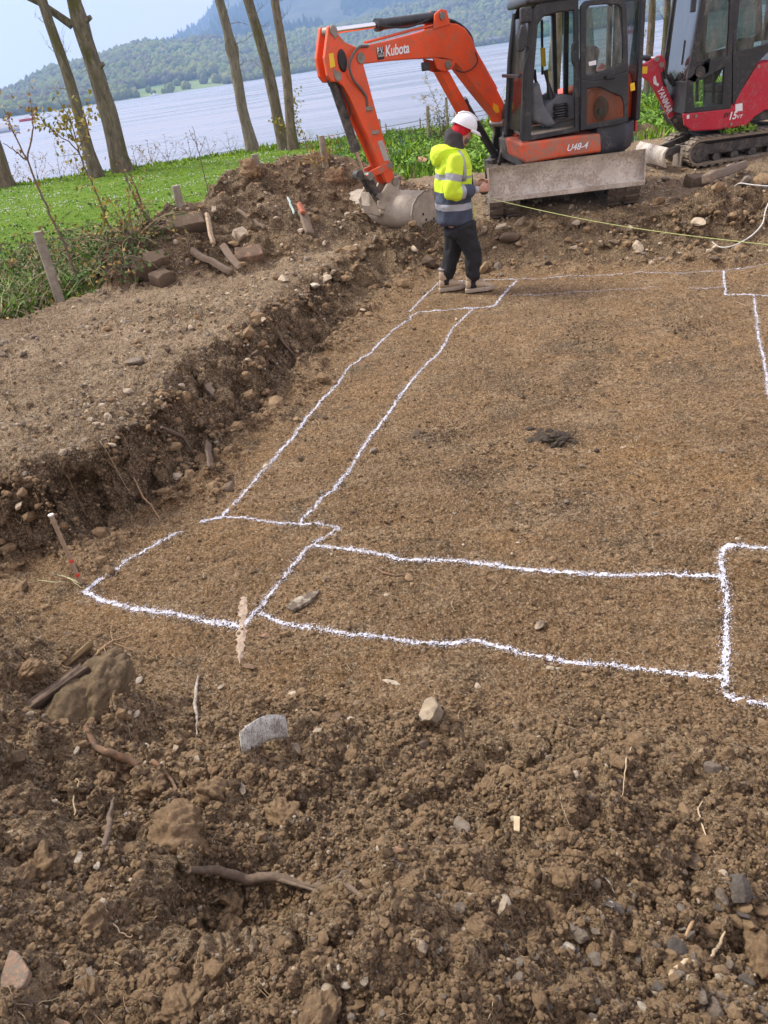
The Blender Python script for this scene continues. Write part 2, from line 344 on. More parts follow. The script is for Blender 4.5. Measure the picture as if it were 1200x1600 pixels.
def build_ground():
    # polar sheet round the viewer: fine where it is near, rows spaced by how large they look; far rows reach the lake bed
    half = np.linspace(-R_(50), R_(46), 1130)
    th = np.concatenate([np.linspace(-math.pi, -R_(75), 40)[:-1], np.linspace(-R_(75), -R_(50), 80)[:-1], half, np.linspace(R_(46), R_(75), 90)[1:], np.linspace(R_(75), math.pi, 40)[1:]])
    NR = 1330; fine = np.exp(np.linspace(math.log(.12), math.log(75), 2600))
    rr = np.empty((NR, len(th)))
    step = 4; tc_ = th[::step]
    Xc = np.sin(tc_)[None]*fine[:, None]; Yc = np.cos(tc_)[None]*fine[:, None]
    z, m = base(Xc, Yc)
    zs = z.copy()
    dr = np.diff(fine)[:, None]*np.ones(len(tc_)); dz = np.diff(zs, axis=0); hyp = np.maximum(fine[1:], 1.1)[:, None]
    sc1 = dr*2.1/hyp**2; ds = np.sqrt((dr*2.4/(hyp**2+2.4**2)*1.0 + 0)**2 + (np.clip(np.abs(dz), 0, .2)/np.sqrt(hyp**2+4)*1.5)**2) + dr*.00018*1.0/np.maximum(hyp, 1)
    # smooth over neighbouring angles so that rows do not jump
    k = np.hanning(47)[1:-1]; k /= k.sum(); ds = np.apply_along_axis(lambda a: np.convolve(np.r_[a[:22][::-1], a, a[-22:][::-1]], k, 'valid'), 1, ds)
    S = np.vstack([np.zeros((1, len(tc_))), np.cumsum(ds, 0)]); S /= S[-1]
    q = np.linspace(0, 1, NR); rc = np.stack([np.interp(q, S[:, j], fine) for j in range(len(tc_))], 1)
    for i in range(NR): rr[i] = np.interp(np.arange(len(th)), np.arange(len(th))[::step], rc[i])
    x = np.sin(th)[None]*rr; y = np.cos(th)[None]*rr
    sh = x.shape; x = x.ravel(); y = y.ravel()
    z, m = base(x, y); zz = z + detail(x, y, m)
    # horizontal push on the dug faces: crumbling, undercut earth
    e = .02; dx_ = (base(x+e, y)[0]-z)/e; dy_ = (base(x, y+e)[0]-z)/e
    ln = np.sqrt(dx_**2+dy_**2)+1e-6; F = ss(.5, 1.5, ln)*(1-m['grass'])*ss(20, 14, y)
    push = F*(.1*fbm(x*3+y*2, z*7, 71, 3) + .055*fbm((x+y)*11, z*16, 75, 2) - .07*np.sin(np.clip(z/.48, 0, 1)*math.pi)*ss(-.15, .2, vn(x*1.7+y*1.7, z*2, 79)))
    # positive push moves towards the pit
    x2 = x - dx_/ln*push; y2 = y - dy_/ln*push
    V = np.c_[x2, y2, zz]
    nr, na = sh; i = np.arange(nr-1)[:, None]*na; j = np.arange(na-1)[None]
    Fc = np.stack([i+j, i+na+j, i+na+j+1, i+j+1], -1).reshape(-1, 4)[:, ::-1]
    dark = np.zeros(len(x))
    for (qx, qy, r) in ((875, 688, .17), (925, 570, .2), (880, 545, .22), (900, 600, .14), (1078, 520, .16), (745, 740, .3), (785, 640, .2), (930, 505, .15), (885, 795, .13), (1045, 580, .14), (700, 690, .25), (790, 600, .3)):
        px, py = G(qx, qy, 0)[:2]
        dark = np.maximum(dark, .6*ss(r*1.3, r*.5, np.hypot(x-px, (y-py)*.8)+.14*m['n2']))
    dark *= (1-m['grass'])
    me = big_mesh('ground', V, Fc, attrs=dict(grass=m['grass'], fore=m['fore'], face=m['face'], slope=m['slope'], heap=m['heap'], top=m['top']*(1-m['heap']), dark=dark), mats=[SOIL])
    tag(link('ground', me), kind='structure')
build_ground()

# ------------------------------------------------------------------ lake, far hills, far woods
LZ = -2.7
def water():
    m, N, L, B = mat('lake_water'); co = geo(N)
    mp = nd(N, L, 'ShaderNodeMapping', {0: co}); mp.inputs['Scale'].default_value = (.35, 1.3, 1)
    a = noise(N, L, mp.outputs[0], 3.0, 5, .6); b = noise(N, L, mp.outputs[0], .35, 4, .6)
    B.inputs['Base Color'].default_value = (.28, .3, .36, 1); pass; B.inputs['IOR'].default_value = 1.33; L.new(ramp(N, L, noise(N, L, nd(N, L, 'ShaderNodeMapping', {0: co, 'Scale': (.012, .06, 1)}).outputs[0], 1, 5, .6), [(.4, .12), (.6, .38)]), B.inputs['Roughness'])  # base colour paler than water's own: the overcast sky's silver sheen painted in
    h = nd(N, L, 'ShaderNodeMath', {0: a, 1: nd(N, L, 'ShaderNodeMath', {0: b, 1: 3.}, operation='MULTIPLY').outputs[0]}, operation='ADD').outputs[0]
    L.new(bump(N, L, h, .16, .5), B.inputs['Normal'])
    mb = MB(); mb.sheet([[(-1800, 20, LZ), (1800, 20, LZ)], [(-1800, 1900, LZ), (1800, 1900, LZ)]]); o = mb.build('lake', m, org=(0, 0, 0)); tag(o, kind='structure')
water()
def azpx(px): 
    # azimuth tangent at the horizon for a photo column
    py = 183-.146*px; r = ray(px, py); return r[0]/r[1]
AZ = [azpx(p) for p in (-300, 0, 120, 230, 330, 420, 500, 640, 760, 900, 1100, 1400)]
SH = [760, 820, 860, 900, 960, 1080, 1120, 1160, 1150, 1150, 1300, 1400]          # distance of the far shore
RG = [8, 20, 54, 74, 66, 60, 56, 74, 100, 125, 140, 140]              # height of the green ridge
BL = [0, 0, 0, 22, 125, 270, 360, 520, 540, 540, 520, 500]      # height of the blue fell
def hill(tx, D):
    s = np.interp(tx, AZ, SH); rg = np.interp(tx, AZ, RG); bl = np.interp(tx, AZ, BL)
    x = tx*D; n = fbm(x/170, D/170, 30, 4)
    z = LZ-2 + 2.6*ss(-6, 4, D-s) + rg*ss(10, 760, D-s)*(1+.25*n) + 5*ss(0, 80, D-s)*(n+.3)
    z = z + bl*ss(2000, 3900, D+300*n)*(1+.22*fbm(x/420, D/420, 33, 4))
    return z
def build_hills():
    tx = np.linspace(-1.1, 1.1, 420); D = np.concatenate([np.linspace(700, 2000, 190), np.linspace(2020, 4900, 120)])
    TX, DD = np.meshgrid(tx, D); z = hill(TX, DD); V = np.c_[(TX*DD).ravel(), DD.ravel(), z.ravel()]
    na = len(tx); i = np.arange(len(D)-1)[:, None]*na; j = np.arange(na-1)[None]
    Fc = np.stack([i+j, i+j+1, i+na+j+1, i+na+j], -1).reshape(-1, 4)
    m, N, L, B = mat('far_meadow'); co = geo(N)
    a = noise(N, L, co, .012, 6, .6); b = noise(N, L, co, .004, 5, .6)
    c = mixc(N, L, ramp(N, L, a, [(.4, 0), (.6, 1)]), (.1, .17, .03), (.17, .23, .05))
    sp = nd(N, L, 'ShaderNodeSeparateXYZ', {0: co})
    hi = ramp(N, L, nd(N, L, 'ShaderNodeMapRange', {0: sp.outputs[2], 1: 22., 2: 60.}).outputs[0], [(.2, 0), (.8, 1)])
    c = mixc(N, L, hi, c, mixc(N, L, ramp(N, L, b, [(.45, 0), (.56, 1)]), (.025, .045, .03), (.07, .075, .05)))
    L.new(c, B.inputs['Base Color']); B.inputs['Roughness'].default_value = 1
    me = big_mesh('hills', V, Fc, mats=[m]); tag(link('hills', me), kind='structure')
build_hills()
def ico(sub):
    import bmesh
    bm = bmesh.new(); bmesh.ops.create_icosphere(bm, subdivisions=sub, radius=1)
    V = np.array([v.co[:] for v in bm.verts]); Fc = np.array([[v.index for v in f.verts] for f in bm.faces]); bm.free(); return V, Fc
def instances(V0, F0_, pos, scl, rot=None, jit=0, seed=0):
    """merge copies of one small mesh: pos (n,3), scl (n,3), rot (n,3,3)"""
    rg = np.random.default_rng(seed); n = len(pos); k = len(V0)
    P = np.repeat(V0[None], n, 0)
    if jit: P = P*(1+jit*(rg.random((n, k, 1))-.5))
    P = P*scl[:, None, :]
    if rot is not None: P = np.einsum('nij,nkj->nki', rot, P)
    P = P+pos[:, None, :]
    return P.reshape(-1, 3), (F0_[None]+(np.arange(n)*k)[:, None, None]).reshape(-1, F0_.shape[1])
def wood_mat(name, stops, s_=.05, bs=.5, hue=.9):
    m, N, L, B = mat(name); A = nd(N, L, 'ShaderNodeAttribute', {}, attribute_name='col').outputs['Fac']
    co = geo(N); n = noise(N, L, co, bs, 5, .7)
    c = ramp(N, L, A, stops); c = mixc(N, L, ramp(N, L, n, [(.35, .55), (.6, 0)]), c, (.02, .022, .012))
    L.new(c, B.inputs['Base Color']); B.inputs['Roughness'].default_value = 1; B.inputs['Specular IOR Level'].default_value = .1
    return m
def build_woods():
    rg = np.random.default_rng(5); V0, F_ = ico(2)
    n = 34000; tx = rg.uniform(-.62, .75, n); s = np.interp(tx, AZ, SH); dd = rg.random(n)**1.35*860+6; D = s+dd
    x = tx*D
    # meadow by the shore stays open
    mead = (tx > azpx(200)) & (tx < azpx(352)) & (dd < 150*(1+.6*vn(x/60, D/60, 8))) & (dd > 5)
    mead |= (tx > azpx(560)) & (tx < azpx(640)) & (dd < 30)
    mead |= (vn(x/150, D/100, 12) > .36) & (dd > 120)
    keep = ~mead | ((rg.random(n) < .03)); tx, D, x, dd = tx[keep], D[keep], x[keep], dd[keep]; n = len(x)
    r = rg.uniform(3.2, 6.8, n)*np.where(dd < 30, .7, 1); z = hill(tx, D)
    pos = np.c_[x, D, z+r*.75]; scl = np.c_[r, r, r*rg.uniform(.9, 1.35, n)]
    V1, F1 = ico(1); near = dd < 130
    P, Fc = instances(V0, F_, pos[near], scl[near], jit=.55, seed=2); P1, Fc1 = instances(V1, F1, pos[~near], scl[~near], jit=.6, seed=4)
    Fc = np.r_[Fc, Fc1+len(P)]; P = np.r_[P, P1]
    col = np.clip(rg.random(n)*.55 + (fbm(x/90, D/60, 18, 3)+.3)*.6, 0, 1)
    m = wood_mat('far_broadleaf', [(0, (.085, .08, .055)), (.3, (.15, .135, .085)), (.5, (.14, .18, .05)), (.75, (.2, .235, .055)), (1, (.25, .21, .09))], bs=.3)
    me = big_mesh('broadleaf_woods', P, Fc, attrs=dict(col=np.r_[np.repeat(col[near], len(V0)), np.repeat(col[~near], len(V1))]), mats=[m]); tag(link('broadleaf_woods', me), 'spring green and bare brown woodland along the far shore', 'woodland', kind='stuff')
    # conifers on the fell
    k = 7; ang = np.arange(k)*2*math.pi/k
    C = np.r_[np.c_[np.cos(ang), np.sin(ang), np.zeros(k)], [[0, 0, 3.2]]]; CF = np.array([[i, (i+1) % k, k] for i in range(k)])
    n = 26000; tx = rg.uniform(-.55, .75, n); D = rg.uniform(1950, 4100, n); x = tx*D
    bl = np.interp(tx, AZ, BL)
    keep = (bl > 5) & (vn(x/260, D/330, 21) < .27) & (np.abs(vn(x/500, D/700, 23)) > .03); tx, D, x = tx[keep], D[keep], x[keep]; n = len(x)
    r = rg.uniform(6, 10, n); z = hill(tx, D)-2
    P, Fc = instances(C, CF, np.c_[x, D, z], np.c_[r, r, r*rg.uniform(.8, 1.15, n)], jit=.2, seed=3)
    m = wood_mat('far_conifer', [(0, (.01, .026, .022)), (.8, (.022, .046, .03)), (1, (.07, .07, .04))], bs=.05)
    me = big_mesh('conifer_forest', P, Fc, attrs=dict(col=np.repeat(np.clip(rg.random(n)*.7+fbm(x/200, D/200, 25, 2), 0, 1), len(C))), mats=[m])
    tag(link('conifer_forest', me), 'dark conifer plantation on the blue fell behind the lake', 'forest', kind='stuff')
build_woods()
# ------------------------------------------------------------------ trees
def bark_mat(name, c1, c2, moss=.5, ms=3.0):
    m, N, L, B = mat(name); co = geo(N); mp_ = nd(N, L, 'ShaderNodeMapping', {0: co}); mp_.inputs['Scale'].default_value = (1, 1, .3)
    n = noise(N, L, mp_.outputs[0], 9, 7, .7, .5); k = noise(N, L, mp_.outputs[0], ms, 6, .7, .8)
    c = mixc(N, L, ramp(N, L, n, [(.35, 0), (.65, 1)]), c1, c2)
    c = mixc(N, L, ramp(N, L, k, [(.62-.25*moss, 0), (.7-.25*moss, .9)]), c, (.13, .12, .03))
    c = mixc(N, L, ramp(N, L, noise(N, L, co, 3, 5, .6), [(.66, 0), (.72, .7)]), c, (.4, .38, .33))
    L.new(c, B.inputs['Base Color']); B.inputs['Roughness'].default_value = .95
    L.new(bump(N, L, noise(N, L, mp_.outputs[0], 22, 8, .75, .8), .1, 1), B.inputs['Normal']); return m
BARKS = [bark_mat('bark_mossy', (.12, .09, .062), (.33, .27, .195), .45), bark_mat('bark_pale', (.17, .135, .1), (.4, .34, .27), .12), bark_mat('bark_brown', (.13, .095, .065), (.34, .26, .18), .35)]
def leaf_mat(name, a, b, tr=.3):
    m, N, L, B = mat(name); n = noise(N, L, geo(N), 5, 3, .6); L.new(mixc(N, L, ramp(N, L, n, [(.35, 0), (.65, 1)]), a, b), B.inputs['Base Color'])
    B.inputs['Roughness'].default_value = .7; B.inputs['Specular IOR Level'].default_value = .2
    return m
LEAFY = leaf_mat('leaf_yellow_green', (.24, .24, .03), (.36, .27, .06)); LEAFO = leaf_mat('leaf_bronze', (.3, .17, .05), (.36, .26, .07)); LEAFG = leaf_mat('leaf_green', (.14, .27, .03), (.22, .36, .05))
LEAFD = leaf_mat('leaf_dark', (.05, .1, .02), (.1, .17, .04)); TWIG = simple('twig_bark', (.17, .12, .085), .9, var=.4, vs=9)
def leaf_quads(mb, p, size, n, spread, m=0):
    for _ in range(n):
        c = p+Vector([random.gauss(0, spread) for _ in range(3)]); u = Vector([random.uniform(-1, 1) for _ in range(3)]).normalized(); v = u.orthogonal().normalized()
        s_ = size*random.uniform(.6, 1.3); mid = c+u*s_*.5
        mb.add([c, mid+v*s_*.32, c+u*s_, mid-v*s_*.32+Vector((0, 0, s_*.15))], [(0, 1, 2), (0, 2, 3)], m)
def twig(mb, p, d, L_, r, n=6, wob=.18):
    P = [Vector(p)]; d = Vector(d).normalized(); R = [r]
    for i in range(n):
        d = (d+Vector([random.gauss(0, wob) for _ in range(3)])).normalized(); P.append(P[-1]+d*L_/n); R.append(r*(1-.8*(i+1)/n))
    mb.tube(P, R, 5, caps=False); return P
def tree(name, label, base_, top, r0, bark, H=11, fork=None, knots=(), group=None, leaf=LEAFY, nl=7, r1f=.62):
    """base_ on the ground, top a second point the trunk passes through"""
    b = Vector(base_); dirv = (Vector(top)-b); dirv /= dirv.z
    t = thing(name, b-Vector((0, 0, .1)), label, 'tree', group)
    mb = MB(); n = 26; P = []; Rr = []
    for i in range(n+1):
        h = H*i/n; P.append(b+dirv*h+Vector((.05*math.sin(h*1.3+b.x)*min(1, h), .05*math.cos(h*1.1+b.y), -.1 if i == 0 else 0)))
        q = r0*(1-(1-r1f)*min(h/6, 1)-max(0, h-6)*.065); q = max(q, .04)
        if h < .6: q *= 1+.35*(1-h/.6)
        for kh, ks in knots:
            q *= 1+ks*math.exp(-((h-kh)/.14)**2)
        Rr.append(q)
    mb.tube(P, Rr, 14, jit=.14)
    for kh, ks in knots:
        mb.tube([b+dirv*kh, b+dirv*kh+Vector((r0*1.15*(1 if ks > 0 else -1), -r0*.4, .12))], [r0*.4, r0*.22], 8, jit=.3)
    mb.build('trunk', bark, t)
    def limb(p, d, L_, r):
        lm = MB(); Q = twig(lm, p, d, L_, r, 7, .12)
        o = lm.build('limb', bark, t); return Q
    ends = []
    tw = cr = MB()
    for _ in range(7):
        h = random.uniform(1.5, 6); a = random.uniform(0, 6.28); Q = twig(tw, b+dirv*h, (math.cos(a), math.sin(a), random.uniform(.2, 1.2)), random.uniform(.25, .9), .012, 5)
        for q in Q[3:]: twig(tw, q, (random.uniform(-1, 1), random.uniform(-1, 1), .8), .3, .005, 3); leaf_quads(tw, q, .05, 1, .05, 1)
    if fork:
        fp, fd, fl, fr = fork; ends += limb(fp, fd, fl, fr)[3:]
    for i in range(nl):
        h = H*(.55+.43*i/nl); a = random.uniform(0, 6.28); p = b+dirv*h
        ends += limb(p, (math.cos(a), math.sin(a), random.uniform(.35, .9)), random.uniform(1.6, 3.0), .06*(1.25-i/nl))[2:]
    for p in ends:
        for _ in range(2):
            Q = twig(cr, p, (random.uniform(-1, 1), random.uniform(-1, 1), random.uniform(-.1, 1)), random.uniform(.5, 1.3), .012, 4)
            for q in Q[1:]: leaf_quads(cr, q, .07, 3, .12, 1)
    cr.build('crown', [TWIG, leaf], t)
    return t
def at_tree(px, py, d=None):
    p = T(px, py) if d is None else Y(px, py, d); return p
GT = 'slender trees lining the lake shore'
def tr(label, bpx, tpx, wpx, bark, **k):
    b = T(*bpx); b = Vector((b.x, b.y, gz(b.x, b.y))); t = Y(tpx[0], tpx[1], b.y)
    dep = (b-Vector((0, 0, CH))).length; r0 = wpx/2*b.y/1150/1.0*.98
    return tree('shore_tree', label, b, t, r0, bark, group=GT, **k)
b_ = T(193, 268)
tr('stout mossy tree with a forked trunk and a cut knot, second from the left edge', (193, 268), (120, 10), 26, BARKS[0], knots=((4.1, .28), (2.9, .1)), fork=(Y(113, 40, b_.y), (-.8, .1, .9), 3.5, .13), H=12)
tr('thin mossy tree leaning left in front of the stout forked tree', (152, 277), (68, 0), 17, BARKS[0], H=10)
tr('dark leaning tree trunk cut by the left edge of the picture', (8, 292), (-60, 60), 24, BARKS[2], H=10)
tr('pale smooth barked tree standing alone on the grass bank with a side knot', (396, 236), (342, 0), 16, BARKS[1], knots=((3.0, .45),), H=11)
tr('dark moss covered tree leaning left, left one of the close pair', (447, 234), (389, 0), 17, BARKS[0], H=11)
tr('mottled upright tree with yellow ivy sprouts, right one of the close pair', (459, 234), (431, 0), 14, BARKS[2], H=10, leaf=LEAFY)
tr('slim tree between the two excavators, nearest to the orange machine cab', (1013, 150), (1017, 0), 11, BARKS[2], H=10, leaf=LEAFY)
tr('slim tree between the two excavators, left stem of the touching pair', (1036, 150), (1040, 0), 10, BARKS[0], H=9)
tr('slim tree between the two excavators, right stem of the touching pair', (1042, 152), (1052, 0), 10, BARKS[2], H=10)
tr('grey leaning trunk just left of the red excavator cab', (1064, 160), (1086, 20), 15, BARKS[1], H=10)
tr('mossy trunk seen through the open doorway of the orange excavator cab', (855, 175), (878, 0), 20, BARKS[0], H=10)
# cut trunk with a sawn end
def log(name, label, a, b, r0, r1, m1, m2, cat='log', group=None, n=8, wob=.04):
    mb = MB(); a = Vector(a); b = Vector(b); P = [a.lerp(b, i/n)+(Vector([random.gauss(0, wob*r0*3) for _ in range(3)]) if 0 < i < n else Vector()) for i in range(n+1)]
    mb.tube(P, [r0+(r1-r0)*i/n for i in range(n+1)], 12, jit=.14, caps=False)
    k = len(mb.v); u = 12; mb.add(mb.v[:u], [tuple(range(u))[::-1]], 1); mb.add(mb.v[k-u:k], [tuple(range(u))], 1)
    return tag(mb.build(name, [m1, m2]), label, cat, group)
CUTW = simple('cut_wood', (.42, .3, .17), .8, var=.3, vs=20)
p0 = G(808, 200, .3); q0 = Y(793, 153, p0.y)
log('tree_stump', 'mossy sawn off stump behind the orange excavator boom foot', p0-Vector((0, 0, .2)), q0, .14, .115, BARKS[0], CUTW, 'tree stump')
a_ = T(657, 262); log('felled_branch', 'reddish felled branch lying in the grass behind the person', a_+Vector((0, 0, .14)), T(690, 272)+Vector((.2, 0, .06)), .08, .06, simple('red_bark', (.33, .17, .09), .85, var=.4), CUTW, 'branch')

# ------------------------------------------------------------------ fence, posts
POST = simple('weathered_post', (.3, .26, .2), .9, var=.35, vs=14, bmp=.01, mud=.35, mudcol=(.16, .17, .09))
WIRE = simple('fence_wire', (.2, .2, .2), .5, metal=.6)
def post(px, top, w_=.09, h=None, label='', group=None, lean=None):
    b = T(*px); z0 = gz(b.x, b.y); t_ = Y(top[0], top[1], b.y)
    mb = MB(); k = 6; a = Vector((b.x, b.y, z0-.15)); P = [a.lerp(t_, i/k) for i in range(k+1)]
    mb.tube(P, [w_*.55]*k+[w_*.5], 12, jit=.1, sm=True)
    return tag(mb.build('wooden_post', POST, org=(b.x, b.y, z0)), label, 'post', group)
post((95, 474), (58, 362), .1, label='thick weathered post leaning among the brambles at the left')
post((281, 322), (274, 290), .1, label='short post on the lawn left of the spoil heap')
post((403, 267), (397, 241), .1, label='short post standing just above the left shoulder of the spoil heap')
post((509, 262), (502, 212), .085, label='slim post in long grass beside the red excavator arm')
post((670, 222), (668, 165), .09, label='tall grey post beside the leafy shrub behind the person')
post((697, 188), (697, 152), .09, label='tall post by the water behind the shrub, right of the grey one')
post((716, 190), (714, 160), .08, label='post by the water under the orange boom cylinder')
post((596, 215), (592, 186), .075, label='far fence post showing right of the upright excavator arm')
post((770, 200), (768, 172), .08, label='far post just right of the boom cylinder')
def wire_fence():
    t = thing('wire_fence', (5, 27.5, -.5), 'low strained wire fence with thin stakes at the water edge', 'fence')
    A, B = Vector((-4.5, 31.5, -.9)), Vector((17, 33, -.75)); mb = MB(); K = 16
    for i in range(K+1):
        p = A.lerp(B, i/K); m2 = MB(); m2.tube([p-Vector((0, 0, .6)), p+Vector((random.uniform(-.05, .05), 0, 1.05))], .03, 7); m2.build('stake', POST, t)
    for k in range(7):
        m2 = MB(); m2.tube([A.lerp(B, i/32)+Vector((0, .03, .05+.15*k+.015*math.sin(i*1.7+k))) for i in range(33)], .011, 4, caps=False); m2.build('wire', WIRE, t)
wire_fence()

# ------------------------------------------------------------------ grass, brambles, saplings
def quads_mesh(name, base_, dirs, w_, h, mats, mi=None, bend=.3, rg=None):
    n = len(base_); rg = rg or np.random.default_rng(1)
    a = rg.uniform(0, 6.28, n); s_ = np.c_[np.cos(a), np.sin(a), np.zeros(n)]*w_[:, None]*.5
    up = dirs*h[:, None]; f = np.c_[np.sin(a), -np.cos(a), np.zeros(n)]*(h*bend*rg.uniform(-1, 1, n))[:, None]
    V = np.stack([base_-s_, base_+s_, base_+s_*.7+up*.55+f*.35, base_-s_*.7+up*.55+f*.35, base_+up+f], 1).reshape(-1, 3)
    i = np.arange(n)*5; F1 = np.stack([i, i+1, i+2], 1); F2 = np.stack([i, i+2, i+3], 1); F3 = np.stack([i+3, i+2, i+4], 1)
    Fc = np.r_[F1, F2, F3]; mm = None if mi is None else np.r_[mi, mi, mi]
    return big_mesh(name, V, Fc, mats=mats, mi=mm, smooth=False)
GRA = leaf_mat('grass_blade', (.21, .37, .01), (.36, .5, .03)); GRD = leaf_mat('grass_deep', (.07, .17, .012), (.12, .24, .02)); DRY = leaf_mat('dry_grass', (.28, .22, .12), (.4, .33, .2)); BLU = leaf_mat('bluebell_leaf', (.09, .17, .08), (.13, .22, .13))
def grass():
    rg = np.random.default_rng(11)
    n = 150000; y = 8+rg.random(n)**1.1*21; x = rg.uniform(-.75, .78, n)*y
    z, m = base(x, y); lip = np.interp(x, LIP[:, 0], LIP[:, 1]); gb = np.interp(x, GB[:, 0], GB[:, 1])
    near = np.exp(-np.maximum(0, y-gb)/1.3)*.9; lp = .55*np.exp(-np.maximum(0, lip-y-.1)/1.0); right = ss(-1.5, 1.5, x-.2)*ss(14.5, 16, y+0*x)
    tall = np.clip(np.maximum(np.maximum(near*.5, lp), right*.9*(fbm(x*.8, y*.8, 5, 3)*.8+.8)), 0, 1)
    keep = (m['grass'] > .45) & (y < lip+.8) & ((tall > .25) | (rg.random(n) < .8)); x, y, z, tall, near, right = x[keep], y[keep], z[keep], tall[keep], near[keep], right[keep]; n = len(x)
    h = (.022+.2*tall*rg.uniform(.4, 1, n)+.16*tall*ss(.1, .35, fbm(x*2, y*2, 6, 2)))*rg.uniform(.7, 1.3, n); w_ = .012+.0012*y+.012*tall
    d = np.c_[rg.normal(0, .25, n), rg.normal(0, .25, n), np.ones(n)]
    u = rg.random(n); q = fbm(x*.9, y*.9, 16, 3)
    mi = np.where(u < .55+q*.5, 0, 1); mi = np.where((near > .3) & (x < 0) & (rg.random(n) < .5), 2, mi); mi = np.where((right > .4) & (q > .12) & (rg.random(n) < .6), 3, mi); mi = np.where((tall > .6) & (rg.random(n) < .1), 2, mi)
    me = quads_mesh('grass', np.c_[x, y, z-.01], d, w_, h, [GRA, GRD, DRY, BLU], mi, .5, rg)
    tag(link('grass', me), 'bright green lawn grass, longer along its edges and the shore', 'grass', kind='stuff')
    # daisies: tiny raised white heads
    n = 6000; y = 11+rg.random(n)*17; x = rg.uniform(-.7, .3, n)*y; z, m = base(x, y); gb = np.interp(x, GB[:, 0], GB[:, 1]); lip = np.interp(x, LIP[:, 0], LIP[:, 1])
    dn = fbm(x*.5, y*.9, 44, 3); keep = (m['grass'] > .9) & (dn > -.1+.25*rg.random(n)) & (y < lip-1.5); x, y, z = x[keep], y[keep], z[keep]; n = len(x)
    k = 6; a = np.arange(k)*2*math.pi/k; V0 = np.r_[np.c_[np.cos(a), np.sin(a), 0*a], [[0, 0, .5], [0, 0, -3]]]; F_ = np.array([[i, (i+1) % k, k] for i in range(k)]+[[(i+1) % k, i, k+1] for i in range(k)])
    s_ = rg.uniform(.006, .011, n)*(1+y*.02); P, Fc = instances(V0, F_, np.c_[x, y, z+.035], np.c_[s_, s_, s_], seed=5)
    me = big_mesh('daisies', P, Fc, mats=[simple('daisy_white', (.75, .75, .7), .8, var=.1)]); tag(link('daisies', me), 'small white daisies dotted over the lawn', 'daisies', kind='stuff')
grass()
def bramble():
    # tangled undergrowth at the left edge, behind the dug ground
    rg = np.random.default_rng(3); mb = MB()
    for _ in range(560):
        px = rg.uniform(-40, 235); py = 500-.42*px-rg.uniform(-8, 95)*(1-.45*px/235); p = T(px, py); p = Vector((p.x, p.y, gz(p.x, p.y)))
        a = rg.uniform(0, 6.28); d = Vector((math.cos(a)*.7, math.sin(a)*.7, rg.uniform(.3, 1.3))); L_ = rg.uniform(.3, 1.1)
        n = 9; P = [p-Vector((0, 0, .03))]; dd = d.normalized()
        for i in range(n): dd = (dd+Vector((rg.normal(0, .12), rg.normal(0, .12), -.16+rg.normal(0, .06)))).normalized(); P.append(P[-1]+dd*L_/n)
        mb.tube(P, [.006*(1-.6*i/n) for i in range(n+1)], 4, caps=False, m=0 if rg.random() < .6 else 3)
        for q in P[2:]:
            if rg.random() < .55: leaf_quads(mb, q, .055, 2, .03, 1 if rg.random() < .75 else 2)
    o = mb.build('bramble_thicket', [TWIG, LEAFD, LEAFO, DRY], org=T(90, 460)); tag(o, 'tangle of brambles and dead stems at the left end of the dirt', 'undergrowth', kind='stuff')
    n = 6500; px = rg.uniform(-60, 240, n); py = 505-.42*px-rg.uniform(-5, 85, n)*(1-.45*px/240)
    P = np.array([G(a, b, .36)[:] for a, b in zip(px, py)]); P[:, 2] = base(P[:, 0], P[:, 1])[0]
    me = quads_mesh('undergrowth_leaves', P+np.c_[np.zeros((n, 2)), rg.uniform(0, .08, n)], np.c_[rg.normal(0, .7, n), rg.normal(0, .7, n), np.ones(n)], rg.uniform(.015, .045, n), rg.uniform(.05, .22, n), [LEAFD, GRD, DRY, LEAFG], rg.choice([0, 1, 2, 3], n, p=[.3, .15, .37, .18]), 1.0, rg)
    tag(link('undergrowth_leaves', me), 'low dark leaves and long grass round the brambles at the left', 'undergrowth', kind='stuff')
bramble()
def sapling(label, pts, y=None, r=.012, leaf=LEAFY, branches=(), dens=1.0, lsize=.05, name='sapling', cat='sapling', group=None):
    b = T(*pts[0]); b = Vector((b.x, b.y, gz(b.x, b.y)))
    t = thing(name, b, label, cat, group); st = MB(); lf = MB()
    def run(pl, r):
        P = [Y(q[0], q[1], b.y+(q[2] if len(q) > 2 else 0)) for q in pl]; D = [P[0]]
        for i in range(len(P)-1):
            for k in range(1, 5): D.append(P[i].lerp(P[i+1], k/4)+Vector([random.gauss(0, .006) for _ in range(3)]))
        st.tube(D, [r*(1-.75*i/len(D)) for i in range(len(D))], 6, caps=False)
        for i, q in enumerate(D[int(len(D)*.25):]):
            if random.random() < .8*dens: leaf_quads(lf, q, lsize, random.choice((2, 3, 4)), lsize*.5, 0)
            if random.random() < .3*dens:
                Q = twig(st, q, (random.uniform(-1, 1), random.uniform(-.5, .5), random.uniform(0, 1)), random.uniform(.1, .35), r*.3, 3)
                for z_ in Q[1:]: leaf_quads(lf, z_, lsize, 2, lsize*.4, 0)
    run(pts, r)
    for br in branches: run(br, r*.55)
    st.build('stem', TWIG, t)
    if lf.v: lf.build('foliage', leaf, t)
    return t
sapling('tall bare sapling with bronze buds leaning left over the lawn', [(125, 448), (100, 380), (82, 343), (63, 302), (43, 250), (20, 204), (6, 172)], r=.02, leaf=LEAFO, branches=([(43, 250), (52, 205), (50, 175), (48, 168)], [(43, 250), (25, 238), (5, 222)]), dens=.8)
